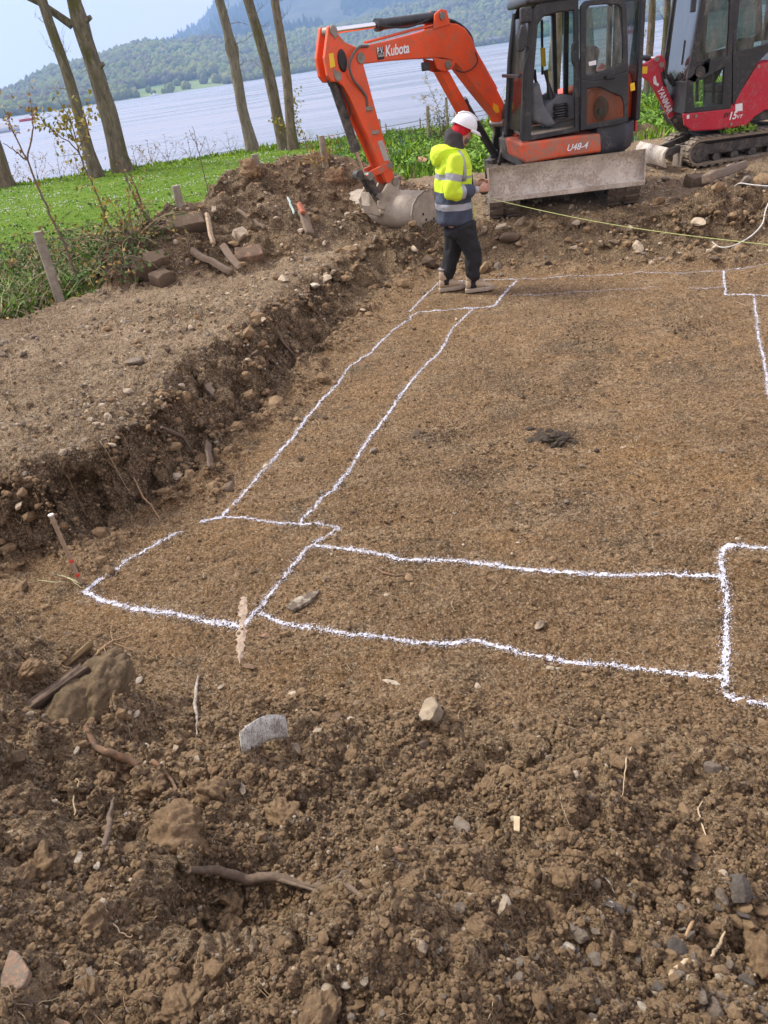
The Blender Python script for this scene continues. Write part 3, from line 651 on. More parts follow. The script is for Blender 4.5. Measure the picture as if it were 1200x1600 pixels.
sapling('tall sapling with yellow young leaves in front of the leaning thin tree', [(185, 392), (176, 362), (165, 339), (152, 306), (139, 276), (124, 240), (114, 205), (104, 172)], r=.016, leaf=LEAFY, branches=([(124, 240), (108, 222), (85, 206), (70, 195), (55, 170)], [(118, 222), (104, 195), (95, 190)], [(121, 235), (136, 205), (139, 178)]), dens=1.3, lsize=.06)
sapling('bent brown stem with a sharp elbow at the left foot of the spoil heap', [(229, 378), (238, 350), (232, 340), (215, 318), (204, 296), (190, 262)], r=.022, leaf=LEAFO, branches=([(222, 328), (212, 290), (200, 262)],), dens=.35)
sapling('leafy orange tinted shrub beside the bent stem on the lawn edge', [(205, 400), (208, 360), (202, 330), (200, 295)], r=.01, leaf=LEAFO, branches=([(206, 370), (190, 345), (176, 320)], [(207, 375), (222, 350), (220, 325)], [(205, 385), (195, 372), (186, 350)]), dens=1.2, lsize=.035)
sapling('single thin grey stem on the lawn between the two short posts', [(328, 312), (320, 280), (311, 240), (306, 215), (300, 195)], r=.009, leaf=TWIG, branches=([(311, 240), (322, 215)], [(308, 228), (296, 205)]), dens=.4, lsize=.02)
sapling('arching bare bramble stem over the post at the left', [(45, 410), (70, 385), (105, 362), (140, 352), (180, 354), (205, 362)], r=.009, leaf=LEAFD, dens=.3, name='bramble_stem', cat='bramble')
sapling('dark bramble stem curving down left of the leaning post', [(18, 412), (30, 385), (48, 377), (60, 384), (90, 400)], r=.009, leaf=LEAFD, dens=.3, name='bramble_stem', cat='bramble')
for i, (bx, by, s_) in enumerate([(20, 292, .8), (60, 285, 1), (95, 282, 1.1), (125, 280, .8), (215, 266, .8), (238, 262, .9), (265, 258, 1.), (300, 252, .9), (330, 246, .7), (362, 243, .8), (480, 236, .7), (535, 232, .6)]):
    sapling('scrubby budding shoot at the water edge with the lake behind, x' if 0 else ['bronze budded scrub at the far left water edge', 'tall brown scrub between the left edge trunk and the thin mossy tree', 'densest bronze scrub left of the thin mossy tree', 'low scrub touching the foot of the thin mossy tree', 'small budding shoots just right of the stout forked tree', 'thin shoots a little right of the stout forked tree', 'budding shoots midway between the forked tree and the pale tree', 'bare shoots on the bank left of the pale tree', 'low dark twigs on the bank near the pale tree', 'bare sweeping twigs at the foot of the pale tree', 'green shoots right of the close pair of trees', 'thin green shoots left of the upright excavator arm'][i],
        [(bx, by), (bx-4, by-22*s_), (bx-9, by-48*s_)], r=.01, leaf=LEAFO if i < 6 else (LEAFG if i > 9 else TWIG), dens=1.2 if i < 6 else .7, lsize=.045 if i < 8 else .03,
        branches=([(bx, by), (bx+9*s_, by-22*s_), (bx+12*s_, by-42*s_)], [(bx, by), (bx-12*s_, by-18*s_), (bx-24*s_, by-32*s_)], [(bx-2, by-10), (bx+5, by-30*s_), (bx+3, by-44*s_)], [(bx+2, by), (bx+20*s_, by-15*s_), (bx+28*s_, by-22*s_)]), name='shoreline_shrub', cat='shrub', group='budding scrub along the shore')
sapling('yellow green ivy shoots climbing the close pair of trees', [(455, 234), (452, 205), (456, 175), (458, 155)], r=.012, leaf=LEAFY, branches=([(452, 215), (440, 195), (425, 190)], [(455, 200), (463, 175), (460, 150)], [(455, 220), (466, 205), (462, 185)]), dens=2.4, lsize=.09, name='ivy_shoots', cat='climbing plant')
sapling('round leafy bush behind the person beside the tall grey post', [(690, 222), (688, 200), (684, 180)], r=.015, leaf=leaf_mat('leaf_olive', (.12, .13, .04), (.2, .19, .08)), branches=([(690, 222), (700, 200), (702, 178)], [(688, 220), (675, 205), (668, 188)], [(692, 222), (712, 208), (722, 192)], [(690, 215), (694, 190), (696, 168)], [(691, 222), (706, 212), (716, 200)]), dens=3, lsize=.07, name='leafy_bush', cat='bush')
sapling('tall thin hawthorn twigs with pale leaves above the leafy bush', [(690, 205), (684, 165), (672, 140), (664, 122)], r=.01, leaf=LEAFY, branches=([(684, 165), (694, 145), (703, 128)], [(680, 155), (668, 148), (655, 158)], [(686, 180), (672, 170), (660, 150)]), dens=1.4, lsize=.06)
sapling('leafy twigs between the boom and the orange excavator cab', [(800, 190), (800, 160), (790, 140)], r=.01, leaf=LEAFG, branches=([(800, 180), (808, 150), (806, 128)], [(800, 175), (785, 160), (778, 150)]), dens=1.3, lsize=.05)
sapling('yellowish wild plant in the long grass left of the excavator arm', [(500, 268), (497, 248), (488, 228)], r=.008, leaf=LEAFO, branches=([(498, 262), (508, 248), (512, 232)], [(498, 262), (488, 252), (480, 246)]), dens=1.6, lsize=.045)
sapling('overhanging budding branch with pale leaves right of the orange cab', [(1000, 148), (990, 90), (985, 40), (1000, 20), (1015, 15)], r=.008, leaf=LEAFY, branches=([(990, 90), (1005, 60), (1012, 45)], [(1000, 148), (1060, 90), (1045, 66)]), dens=.8, lsize=.07)
def nettles():
    rg = np.random.default_rng(8); n = 16000; y = rg.uniform(14, 25, n); x = rg.uniform(.02, .5, n)*y; z, m = base(x, y)
    q = fbm(x*.7, y*.7, 91, 3); k = (m['grass'] > .5) & (q > -.06); x, y, z = x[k], y[k], z[k]; n = len(x)
    me = quads_mesh('weeds', np.c_[x, y, z+rg.uniform(0, .2, n)], np.c_[rg.normal(0, 1, n), rg.normal(0, 1, n), .6*np.ones(n)], rg.uniform(.04, .09, n), rg.uniform(.06, .14, n), [LEAFG, LEAFD, GRD], rg.choice([0, 1, 2], n, p=[.5, .15, .35]), .4, rg)
    tag(link('weeds', me), 'broad leaved green weeds on the bank behind the excavators', 'weeds', kind='stuff')
nettles()

# ------------------------------------------------------------------ boats and shore buildings
def boat(label, px, L_, hull, cab, cab2=None, ang=0):
    r = ray(*px); t_ = (LZ-CH)/r[2]; p = Vector((r[0]*t_, r[1]*t_, LZ)); t = thing('moored_boat', p, label, 'boat')
    c, s_ = math.cos(ang), math.sin(ang); W = L_*.3; f = lambda x, y, z: p+Vector((x*c-y*s_, x*s_+y*c, z)); st = [-.5, -.45, -.2, .1, .35, .5]; wd = [.75, .85, 1, .95, .6, .03]
    def ring(i, z): return [(st[i], wd[i]*.5, z), (st[i], -wd[i]*.5, z)]
    mb = MB(); rings = []
    for i in range(6):
        x = st[i]*L_; w2 = wd[i]*W/2; hh = L_*(.13+.05*max(0, st[i]))
        rings.append([f(x, 0, -.25), f(x, -w2*.7, -.05), f(x*1.02, -w2, hh), f(x*1.02, w2, hh), f(x, w2*.7, -.05)])
    mb.loft(rings); mb.build('hull', hull, t)
    mb = MB()
    for x0, x1, z0, z1, k in ((-.15, .18, .12, .24, .75), (-.1, .06, .24, .32, .6)):
        a = [f(x*L_, y*W*k/2, z*L_) for x, y, z in ((x0, -1, z0), (x1+.05, -1, z0), (x1+.05, 1, z0), (x0, 1, z0))]; b = [f(x*L_, y*W*k/2*.85, z*L_) for x, y, z in ((x0, -1, z1), (x1-.02, -1, z1), (x1-.02, 1, z1), (x0, 1, z1))]
        mb.loft([a, b])
    mb.build('cabin', cab, t, bev=.04)
    if cab2:
        mb = MB(); mb.loft([[f(x*L_, y*W*.45, .13*L_) for x, y in ((-.48, -1), (-.15, -1), (-.15, 1), (-.48, 1))], [f(x*L_, y*W*.3, .3*L_) for x, y in ((-.42, -1), (-.2, -1), (-.2, 1), (-.42, 1))]]); mb.build('canopy', cab2, t, bev=.05)
    mb = MB(); mb.tube([f(.05*L_, 0, .3*L_), f(.05*L_, 0, .42*L_)], .03, 6); mb.build('mast', WIRE, t)
WHITE = simple('boat_white', (.75, .76, .78), .4, var=.06); REDB = simple('boat_red', (.45, .03, .03), .4); BLUEB = simple('boat_blue', (.05, .18, .5), .6); GREYB = simple('boat_grey_blue', (.5, .58, .68), .4)
boat('white cruiser with a blue canvas canopy moored at the left edge', (8, 207), 8.5, GREYB, WHITE, BLUEB, .12)
boat('small red hulled motorboat with a white cabin on the lake', (43, 189), 7.5, REDB, WHITE, None, 3.3)
boat('tiny white boat near the far shore left of the stout tree', (112, 167), 7, WHITE, WHITE, None, .1)
boat('tiny white boat close to the far meadow between the trees', (241, 150), 8, WHITE, WHITE, None, 0)
def house(label, px, D, w_, h, wallm, roofm):
    tx = ray(*px)[0]/ray(*px)[1]; z = float(hill(np.array([tx]), np.array([D]))[0])+.5; p = Vector((tx*D, D, z)); t = thing('lakeside_house', p, label, 'house')
    mb = MB(); mb.box(p+Vector((0, 0, h/2)), (w_, w_*.6, h)); mb.build('wall', wallm, t)
    mb = MB(); mb.prism([p+Vector((-w_*.54, -w_*.34, h)), p+Vector((-w_*.54, w_*.34, h)), p+Vector((-w_*.54, 0, h*1.55))], (w_*1.08, 0, 0)); rf = mb.build('roof', roofm, t)
    mb = MB(); mb.box(p+Vector((w_*.3, 0, h*1.6)), (w_*.08, w_*.08, h*.4)); mb.build('chimney', wallm, rf)
    for k in (-.3, 0, .3):
        mb = MB(); mb.box(p+Vector((w_*k, -w_*.3-.02, h*.6)), (w_*.1, .1, h*.3)); mb.build('window', simple('dark_window', (.03, .03, .04), .2), t)
SLATE = simple('roof_slate', (.12, .12, .14), .7)
house('white house among the far trees behind the close pair of trunks', (452, 100), 1150, 20, 7, simple('render_white', (.6, .58, .55), .9), SLATE)
house('low grey boathouse on the far shore behind the boom', (765, 66), 1165, 22, 5, simple('boathouse_grey', (.22, .22, .2), .9), SLATE)
# ------------------------------------------------------------------ sprayed chalk lines on the ground
def chalk():
    m, N, L, B = mat('line_marking_paint'); n = noise(N, L, geo(N), 90, 4, .7)
    L.new(mixc(N, L, ramp(N, L, n, [(.3, 0), (.5, 1)]), (.36, .33, .31), (.62, .62, .67)), B.inputs['Base Color']); B.inputs['Roughness'].default_value = .9
    rg = np.random.default_rng(21)
    LN = [
     ('wide white line from the peg to the bank corner at the left', [(130, 925), (165, 900), (205, 872), (245, 850), (285, 830)], 1.35, 1),
     ('long outer white line along the foot of the left bank', [(312, 813), (345, 805), (375, 775), (405, 742), (450, 690), (490, 640), (530, 598), (545, 575), (580, 550), (610, 520), (640, 497), (652, 487)], 1, 1),
     ('short white line behind the left boot of the person', [(640, 487), (660, 465), (684, 440)], 1, .9),
     ('white cross line closing the near end of the long strip', [(345, 805), (400, 810), (465, 817), (530, 823)], .8, .95),
     ('long inner white line running away towards the person', [(468, 815), (500, 780), (520, 765), (545, 735), (560, 705), (590, 665), (610, 640), (640, 598), (665, 570), (690, 545), (705, 515), (738, 483)], 1, 1),
     ('bent white line in front of and right of the boots', [(652, 487), (700, 484), (770, 480), (785, 460), (808, 437)], 1, 1),
     ('long back white line below the far bank', [(682, 440), (750, 437), (808, 436), (860, 433), (930, 430), (1000, 426), (1060, 428), (1130, 422), (1205, 412)], .75, .8),
     ('faint broken white line in front of the long back line', [(800, 462), (870, 459), (940, 455), (1030, 449)], .5, .55),
     ('short faint white stub beside the small corner at the right', [(1075, 451), (1130, 448)], .5, .6),
     ('small white corner line at the far right', [(1130, 422), (1133, 460), (1205, 461)], .9, 1),
     ('white line going down the right picture edge', [(1178, 463), (1182, 500), (1190, 540), (1195, 570), (1202, 625)], .8, .9),
     ('thick white line from the peg along the near left box', [(130, 925), (180, 943), (240, 955), (300, 967), (380, 976)], 1.6, 1),
     ('slanting white line on the right side of the near left box', [(380, 976), (400, 955), (430, 915), (460, 880), (490, 850), (530, 823)], 1.05, 1),
     ('upper of the two long wavy white lines across the near floor', [(490, 852), (560, 860), (630, 875), (720, 877), (800, 885), (880, 892), (960, 896), (1050, 898), (1132, 902)], 1.05, 1),
     ('lower of the two long wavy white lines across the near floor', [(405, 957), (440, 970), (500, 982), (560, 992), (640, 1001), (690, 1003), (735, 994), (780, 1005), (830, 1020), (900, 1035), (980, 1040), (1060, 1053), (1135, 1058)], .95, 1),
     ('stepped white line forming the near right corner box', [(1205, 856), (1160, 852), (1130, 853), (1126, 870), (1132, 930), (1138, 1000), (1135, 1060), (1135, 1085), (1160, 1091), (1205, 1097)], 1.15, 1)]
    for lab, pts, wd, den in LN:
        P = [G(p[0], p[1], .012) for p in pts]; Q = []
        for i in range(len(P)-1):
            k = max(2, int((P[i+1]-P[i]).length/.0075)); Q += [P[i].lerp(P[i+1], j/k) for j in range(k)]
        Q.append(P[-1]); Q = np.array([q[:2] for q in Q]); s = np.arange(len(Q))*.0075
        # soften the corners
        for _ in range(12): Q[1:-1] = (Q[:-2]+2*Q[1:-1]+Q[2:])/4
        tg = np.gradient(Q, axis=0); tg /= np.linalg.norm(tg, axis=1)[:, None]+1e-9; nr = np.c_[-tg[:, 1], tg[:, 0]]
        Q = Q+nr*(.012*vn(s*3, s*0+1, 5)+.006*vn(s*11, s*0, 6))[:, None]
        W = 15; hw = .0115*wd**.7*(1+.5*vn(s*5, s*0+7, 8)); u = np.linspace(-1, 1, W)
        XY = Q[:, None]+nr[:, None]*(u[None]*hw[:, None])[..., None]; XY = XY+rg.normal(0, .001, XY.shape)
        z0, m_ = base(XY[..., 0], XY[..., 1]); z = z0+detail(XY[..., 0], XY[..., 1], m_)*.93+.0045
        V = np.c_[XY.reshape(-1, 2), z.ravel()]; n = len(Q); i = np.arange(n-1)[:, None]*W; j = np.arange(W-1)[None]
        Fc = np.stack([i+j, i+j+1, i+W+j+1, i+W+j], -1).reshape(-1, 4)
        qx = (XY[:-1, :-1, 0]+XY[1:, 1:, 0])/2; qy = (XY[:-1, :-1, 1]+XY[1:, 1:, 1])/2; um = np.abs((u[:-1]+u[1:])/2)[None]; pr = den*1.12-um**2*.6 - 1.5*np.clip(vn(qx*110, qy*110, 17)+.08, 0, 1) - .8*np.clip(vn(qx*22, qy*22, 18), 0, 1) - .5*np.clip(vn(s[:-1]*9, s[:-1]*0, 15), 0, 1)[:, None]-.9*(1-den)*(vn(s[:-1]*4, s[:-1]*0, 25) > .0)[:, None]
        Fc = Fc[(rg.random((n-1, W-1)) < pr).ravel()]
        # overspray specks beside the line
        k = int(len(Q)*7); ii = rg.integers(0, len(Q), k); off = rg.normal(0, 1, k)*hw[ii]*1.15; c = Q[ii]+nr[ii]*off[:, None]; r = rg.uniform(.0012, .003, k)
        zc = ground(c[:, 0], c[:, 1], True)+.004; a = rg.uniform(0, 6.28, k)
        sp = np.stack([np.c_[c[:, 0]+np.cos(a+t)*r, c[:, 1]+np.sin(a+t)*r, zc] for t in (0, 1.57, 3.14, 4.71)], 1).reshape(-1, 3)
        q4 = np.arange(k)*4; Fc = np.r_[Fc, len(V)+np.stack([q4, q4+1, q4+2, q4+3], 1)]; V = np.r_[V, sp]
        me = big_mesh('chalk_line', V, Fc, mats=[m], smooth=False); tag(link('chalk_line', me), lab, 'line marking', 'sprayed setting out lines')
chalk()

# ------------------------------------------------------------------ stones, rubble, crumbs
def rock_shape(seed, sub=3, k=11, lo=.55, hi=.85, rough=.05):
    rg = np.random.default_rng(seed); V, Fc = ico(sub)
    for _ in range(k):
        n = rg.normal(size=3); n /= np.linalg.norm(n); d = rg.uniform(lo, hi); q = V@n; V = V-np.maximum(q-d, 0)[:, None]*n[None]
    V = V*(1+rough*(rg.random((len(V), 1))-.5)); return V*np.array([1, rg.uniform(.65, .95), rg.uniform(.5, .8)]), Fc
def clod_shape(seed, sub=3):
    rg = np.random.default_rng(seed); V, Fc = ico(sub); V0 = V.copy()
    for s_, a in ((1.3, .35), (2.7, .28), (5.5, .17), (11, .09), (22, .05)):
        o = rg.uniform(0, 50, 3); q = vn(V0[:, 0]*s_+o[0]+V0[:, 2]*s_*.8, V0[:, 1]*s_+o[1]-V0[:, 2]*s_*.7, seed)+vn(V0[:, 2]*s_+o[2], V0[:, 0]*s_*.9+V0[:, 1]*s_, seed+5)
        V = V*(1+a*q[:, None])
    return V*np.array([1, rg.uniform(.75, 1), rg.uniform(.6, .85)]), Fc
def stone_mat(name, a, b, dirt=.4, bs=25, dirtc=(.13, .092, .062)):
    m, N, L, B = mat(name); co = geo(N); n = noise(N, L, co, bs, 7, .7, .4); k = noise(N, L, co, bs*.5, 6, .7)
    c = mixc(N, L, ramp(N, L, n, [(.35, 0), (.65, 1)]), a, b); c = mixc(N, L, 1., c, (1.1, 1., .86), 'MULTIPLY')
    c = mixc(N, L, ramp(N, L, k, [(.7-.4*dirt, 0), (.85-.4*dirt, .9)]), c, dirtc)
    L.new(c, B.inputs['Base Color']); B.inputs['Roughness'].default_value = .9; B.inputs['Specular IOR Level'].default_value = .25
    L.new(bump(N, L, noise(N, L, co, bs*3.5, 8, .8), .012, 1), B.inputs['Normal']); return m
S_GREY = stone_mat('stone_grey', (.17, .15, .13), (.3, .27, .235), .45); S_PALE = stone_mat('stone_pale', (.4, .35, .28), (.56, .5, .42), .5); S_TAN = stone_mat('stone_tan', (.22, .16, .1), (.36, .27, .17), .4)
S_DARK = stone_mat('stone_slate', (.09, .083, .078), (.17, .16, .15), .35); S_WHITE = stone_mat('stone_white', (.46, .43, .37), (.62, .59, .53), .45); S_BROWN = stone_mat('soil_clod', (.17, .12, .076), (.36, .265, .165), .25, 60, (.085, .06, .036))
S_CONC = stone_mat('concrete', (.2, .155, .105), (.36, .295, .22), 1.0, 14); S_PINK = stone_mat('brick_pink', (.32, .2, .14), (.42, .29, .21), .8, 15)
S_DBR = stone_mat('soil_crumb_damp', (.07, .05, .033), (.15, .108, .07), .1, 60, (.06, .043, .027))
ROCKS = [rock_shape(100+i) for i in range(8)]; CLODS = [clod_shape(200+i, 5) for i in range(8)]
ROCKM, CLODM = {}, {}
def rot_rand(rg, flat=.5):
    from mathutils import Euler
    return Euler((rg.normal(0, flat), rg.normal(0, flat), rg.uniform(0, 6.28))).to_matrix()
def put_rock(p, r, mt, rg, name='stone', label=None, cat='stone', group=None, shape=None, clodk=False, sq=(1, 1, 1), sink=.25):
    i = int(rg.integers(0, 8)) if shape is None else shape; key = (i, mt.name, clodk)
    if key not in ROCKM:
        V, Fc = (CLODS if clodk else ROCKS)[i]; ROCKM[key] = big_mesh(name, V, Fc, mats=[mt], smooth=clodk)
    o = bpy.data.objects.new(name, ROCKM[key]); sc.collection.objects.link(o); o.rotation_euler = rot_rand(rg, .35).to_euler()
    o.scale = (r*sq[0], r*sq[1], r*sq[2]); o.location = (p[0], p[1], p[2]+r*sq[2]*(.5-sink)); tag(o, label, cat, group); ORG[o.name] = o.location.copy(); return o
rgS = np.random.default_rng(77)
def P3(px, py): p = T(px, py); return (p.x, p.y, gz(p.x, p.y))
def rpx(px, py, wpx): p = P3(px, py); return wpx/2*math.sqrt(p[0]**2+p[1]**2+(CH-p[2])**2)/1150
S_BOUL = stone_mat('boulder_grey', (.3, .26, .2), (.46, .41, .33), .35, 18)
# named, single stones: px, py, width, material, label, squash
NS = [(672, 1118, 64, S_BOUL, 'rounded grey boulder lying in the middle of the foreground soil', (1, .8, .9)), (725, 1290, 40, S_GREY, 'flat grey stone beside a brown clod below the rounded boulder', (1, .8, .6)),
 (604, 1325, 34, S_TAN, 'tan round stone left of the flat grey stone in the foreground', (1, .9, .8)), (662, 1160, 24, S_CONC, 'small grey stone touching the underside of the rounded boulder', (.7, 1.2, .8)),
 (843, 982, 24, S_PALE, 'pale pitted stone on the floor above the lower wavy line', (1, .8, .8)), (858, 1047, 17, S_PALE, 'pointed pale stone just under the lower wavy line, left of two', (1, 1, .9)), (872, 1048, 11, S_WHITE, 'thin pointed pale stone just under the lower wavy line, right of two', (.6, 1, 1)),
 (918, 1064, 26, S_TAN, 'long pale tan stone below the lower wavy line', (1, .5, .5)), (1113, 1200, 34, S_GREY, 'grey wedge stone under the right corner box', (1, .8, .7)), (985, 947, 13, S_TAN, 'small round stone on the floor between the wavy lines', (1, .9, .8)),
 (415, 731, 16, S_WHITE, 'small white stone sitting on the long outer white line', (1, .6, .6)), (358, 767, 26, S_CONC, 'flat brown stone beside the near end of the outer white line', (1, .8, .5)), (470, 716, 18, S_CONC, 'half buried stone between the two long white lines', (1, .8, .5)),
 (583, 707, 20, S_GREY, 'grey stone beside the middle of the inner white line', (1, .7, .6)), (512, 768, 14, S_TAN, 'pinkish stone lying on the inner white line', (1, .6, .6)), (605, 818, 18, S_TAN, 'three sided brown stone on the floor near the strip corner', (1, .8, .6)), (652, 680, 20, S_CONC, 'dusty stone on the floor right of the inner white line', (1, .8, .6)),
 (640, 905, 20, S_TAN, 'brown stone below the upper wavy white line beside a root', (1, .8, .7)), (210, 571, 34, S_GREY, 'dark grey stone alone on the left plateau', (1, .8, .6)), (35, 802, 18, S_PALE, 'pale flat stone on the edge of the bank at far left', (1, .7, .5)),
 (380, 590, 22, S_TAN, 'stone on the lip of the left bank above the plank', (1, .8, .7)), (568, 487, 15, S_PALE, 'pale stone on the foot of the bank left of the person', (1, .6, .6)), (443, 440, 18, S_PALE, 'left of the pale stones on the corner of the plateau', (1, .8, .7)), (509, 440, 24, S_PALE, 'largest pale stone on the corner of the plateau', (1, .9, .7)), (493, 449, 18, S_WHITE, 'whitish stone beside the largest pale one on the plateau corner', (1, .8, .7)), (521, 431, 16, S_PALE, 'upper pale stone of the cluster on the plateau corner', (1, .8, .7)),
 (797, 378, 38, S_CONC, 'big brown stone on the back bank right of the person', (1, .8, .6)), (757, 363, 18, S_PALE, 'pale stone under the left track of the orange excavator', (.6, 1, 1)), (783, 362, 22, S_PALE, 'white flaky stone under the left track of the orange excavator', (1, .7, .6)), (812, 352, 26, S_PALE, 'broken pale stone right of the left excavator track', (1, .7, .5)),
 (995, 392, 22, S_PALE, 'pale stone in the middle of the back bank', (1, .8, .6)), (755, 425, 30, S_TAN, 'brown stone at the foot of the back bank behind the person', (1, .8, .6)), (672, 420, 30, S_CONC, 'muddy pale lump behind the rear boot of the person', (.8, .8, 1.)), (1096, 248, 26, S_TAN, 'brown rock left of the wooden log at the right', (1, .7, .6)), (1145, 268, 26, S_GREY, 'dark stone above the wooden log at the right', (1, .7, .7)), (1190, 285, 26, S_TAN, 'rounded brown stone at the right edge by the white hose', (1, .9, .8)), (1165, 290, 22, S_GREY, 'grey stone between the log and the right edge', (1, .8, .7)),
 (1090, 352, 30, S_PALE, 'flat pale stone on the far plateau above the hose end', (1, .5, .4)), (790, 1412, 24, S_WHITE, 'upper white stone of the pair right of the brown clods', (1, .8, .6)), (785, 1426, 28, S_PALE, 'lower white stone of the pair right of the brown clods', (1, .6, .6)), (716, 1420, 24, S_GREY, 'angular dark flint with a white edge in the foreground', (1, .8, .8)), (685, 1408, 18, S_GREY, 'upright grey flint left of the angular dark flint', (.6, .7, 1.2)),
 (660, 1478, 26, S_PALE, 'pale pebble left of a white chip near the bottom', (1, .7, .7)), (684, 1478, 15, S_WHITE, 'white triangular chip near the bottom', (1, .8, .5)), (885, 1478, 26, S_WHITE, 'flat white stone block low in the right foreground', (1, .7, .6)), (905, 1462, 30, S_GREY, 'round grey pebble above the flat white stone', (1, .8, .8)), (1152, 1412, 40, S_DARK, 'dark slate oval stone at the lower right', (.7, 1.1, .6)), (1070, 1267, 24, S_TAN, 'orange tan stone in the right foreground', (1, .8, .8)), (1085, 1340, 34, S_CONC, 'triangular flat brown slab in the right foreground', (1, 1, .4)),
 (1125, 1388, 14, S_PALE, 'small cream pebble beside the triangular brown slab', (.8, 1, .8)), (1060, 1495, 40, S_DARK, 'long dark stone pair above the peeled root at lower right', (.7, 1.2, .7)), (1125, 1525, 26, S_TAN, 'rust coloured pebble near the lower right corner', (1, .8, .8)), (985, 1422, 22, S_DARK, 'dark oval pebble next to a dark sliver stone', (1, .8, .8)), (960, 1420, 24, S_DARK, 'dark sliver stone beside a white pebble', (.6, 1.2, .6)), (952, 1421, 13, S_WHITE, 'white pebble touching the dark sliver stone', (1, .9, .8)),
 (1010, 1575, 24, S_WHITE, 'whitish stone with a brown stain near the bottom right', (1, .8, .7)), (540, 1536, 22, S_WHITE, 'left white pebble of two at the bottom centre', (1, .7, .6)), (570, 1533, 20, S_WHITE, 'right white pebble of two at the bottom centre', (1, .8, .6)), (515, 1558, 28, S_PALE, 'larger cream stone at the bottom centre', (1, .8, .7)), (118, 1336, 20, S_WHITE, 'white pebble in the dark soil at lower left', (1, .8, .8)), (80, 1262, 18, S_GREY, 'bluish grey pebble on the left edge of the hollow', (1, .8, .8)),
 (135, 1525, 30, S_GREY, 'blue grey flake at lower left beside the terracotta tile', (.8, 1, .4)), (275, 1170, 20, S_PALE, 'pale curled stone flake near the mossy block', (1, .7, .6)), (345, 1076, 12, S_WHITE, 'small white mortar chip above the bent sheet, left of two', (1, .8, .7)), (385, 1135, 18, S_WHITE, 'white mortar lump above the bent sheet', (1, .8, .8)), (465, 1172, 26, S_PALE, 'ring shaped pale mortar lump right of the bent sheet', (1, .8, .6)), (527, 1122, 20, S_PINK, 'pinkish brick chip between the bent sheet and the boulder', (.7, 1.2, .6)), (378, 1232, 22, S_PALE, 'pale splinter of mortar below the bent sheet', (1.2, .5, .5)),
 (614, 1068, 26, S_WHITE, 'white elongated mortar chip above the rounded boulder', (1.2, .4, .4)), (230, 1170, 12, S_WHITE, 'tiny white pebble beside the orange root', (1, .9, .8)), (415, 997, 18, S_PINK, 'pinkish chip below the corner of the lower wavy line', (.8, 1, .6)), (388, 1045, 26, S_PINK, 'flat pink chip below the sandy streak', (1.2, .6, .4)), (945, 1200, 20, S_GREY, 'flat dark chip in the right middle soil', (1, .5, .5))]
for px, py, wd, mt, lab, sq in NS: put_rock(P3(px, py), rpx(px, py, wd)*1.12, mt, rgS, label=lab, sq=sq, sink=.12)
# named clods and blocks
NC = [(270, 1300, 120, 'large round soil clod left of the dark hollow, nearest the orange root end'), (330, 1240, 70, 'crumbly soil clod between the orange root and the big clod'), (355, 1440, 70, 'broad flat clod right of the dark hollow'), (1195, 1500, 90, 'tan clod cut by the lower right edge'), (440, 1270, 100, 'grey brown soil lump above the long brown root'), (300, 1470, 60, 'crumbly clod under the dark hollow'), (140, 1440, 80, 'rough clod above the terracotta tile'), (60, 1350, 90, 'big soft clod on the left edge'), (700, 1385, 55, 'tan clod left of the round brown clod pair'), (742, 1390, 60, 'round brown clod beside the white stone pair'), (760, 1295, 40, 'round dark clod right of the flat grey stone'), (880, 1380, 66, 'dark peaty clod with grey grit in the right foreground'), (865, 1418, 50, 'rough round clod below the dark peaty clod'), (830, 1470, 44, 'round clod left of the flat white stone block'), (160, 1215, 60, 'brown clod below the mossy block'), (500, 1590, 110, 'wide clod cut by the bottom edge'), (280, 1570, 100, 'wide crumbling clod at the bottom left'), (60, 1060, 70, 'clod at the left edge above the buried board'), (1090, 1500, 60, 'clod right of the long dark stone pair'), (640, 1385, 66, 'crumbly clod in the centre of the lower foreground'), (520, 1400, 40, 'clod at the end of the long brown root')]
for px, py, wd, lab in NC: put_rock(P3(px, py), rpx(px, py, wd)*.62, S_BROWN, rgS, 'soil_clod', lab, 'clod', clodk=True, sink=.5)
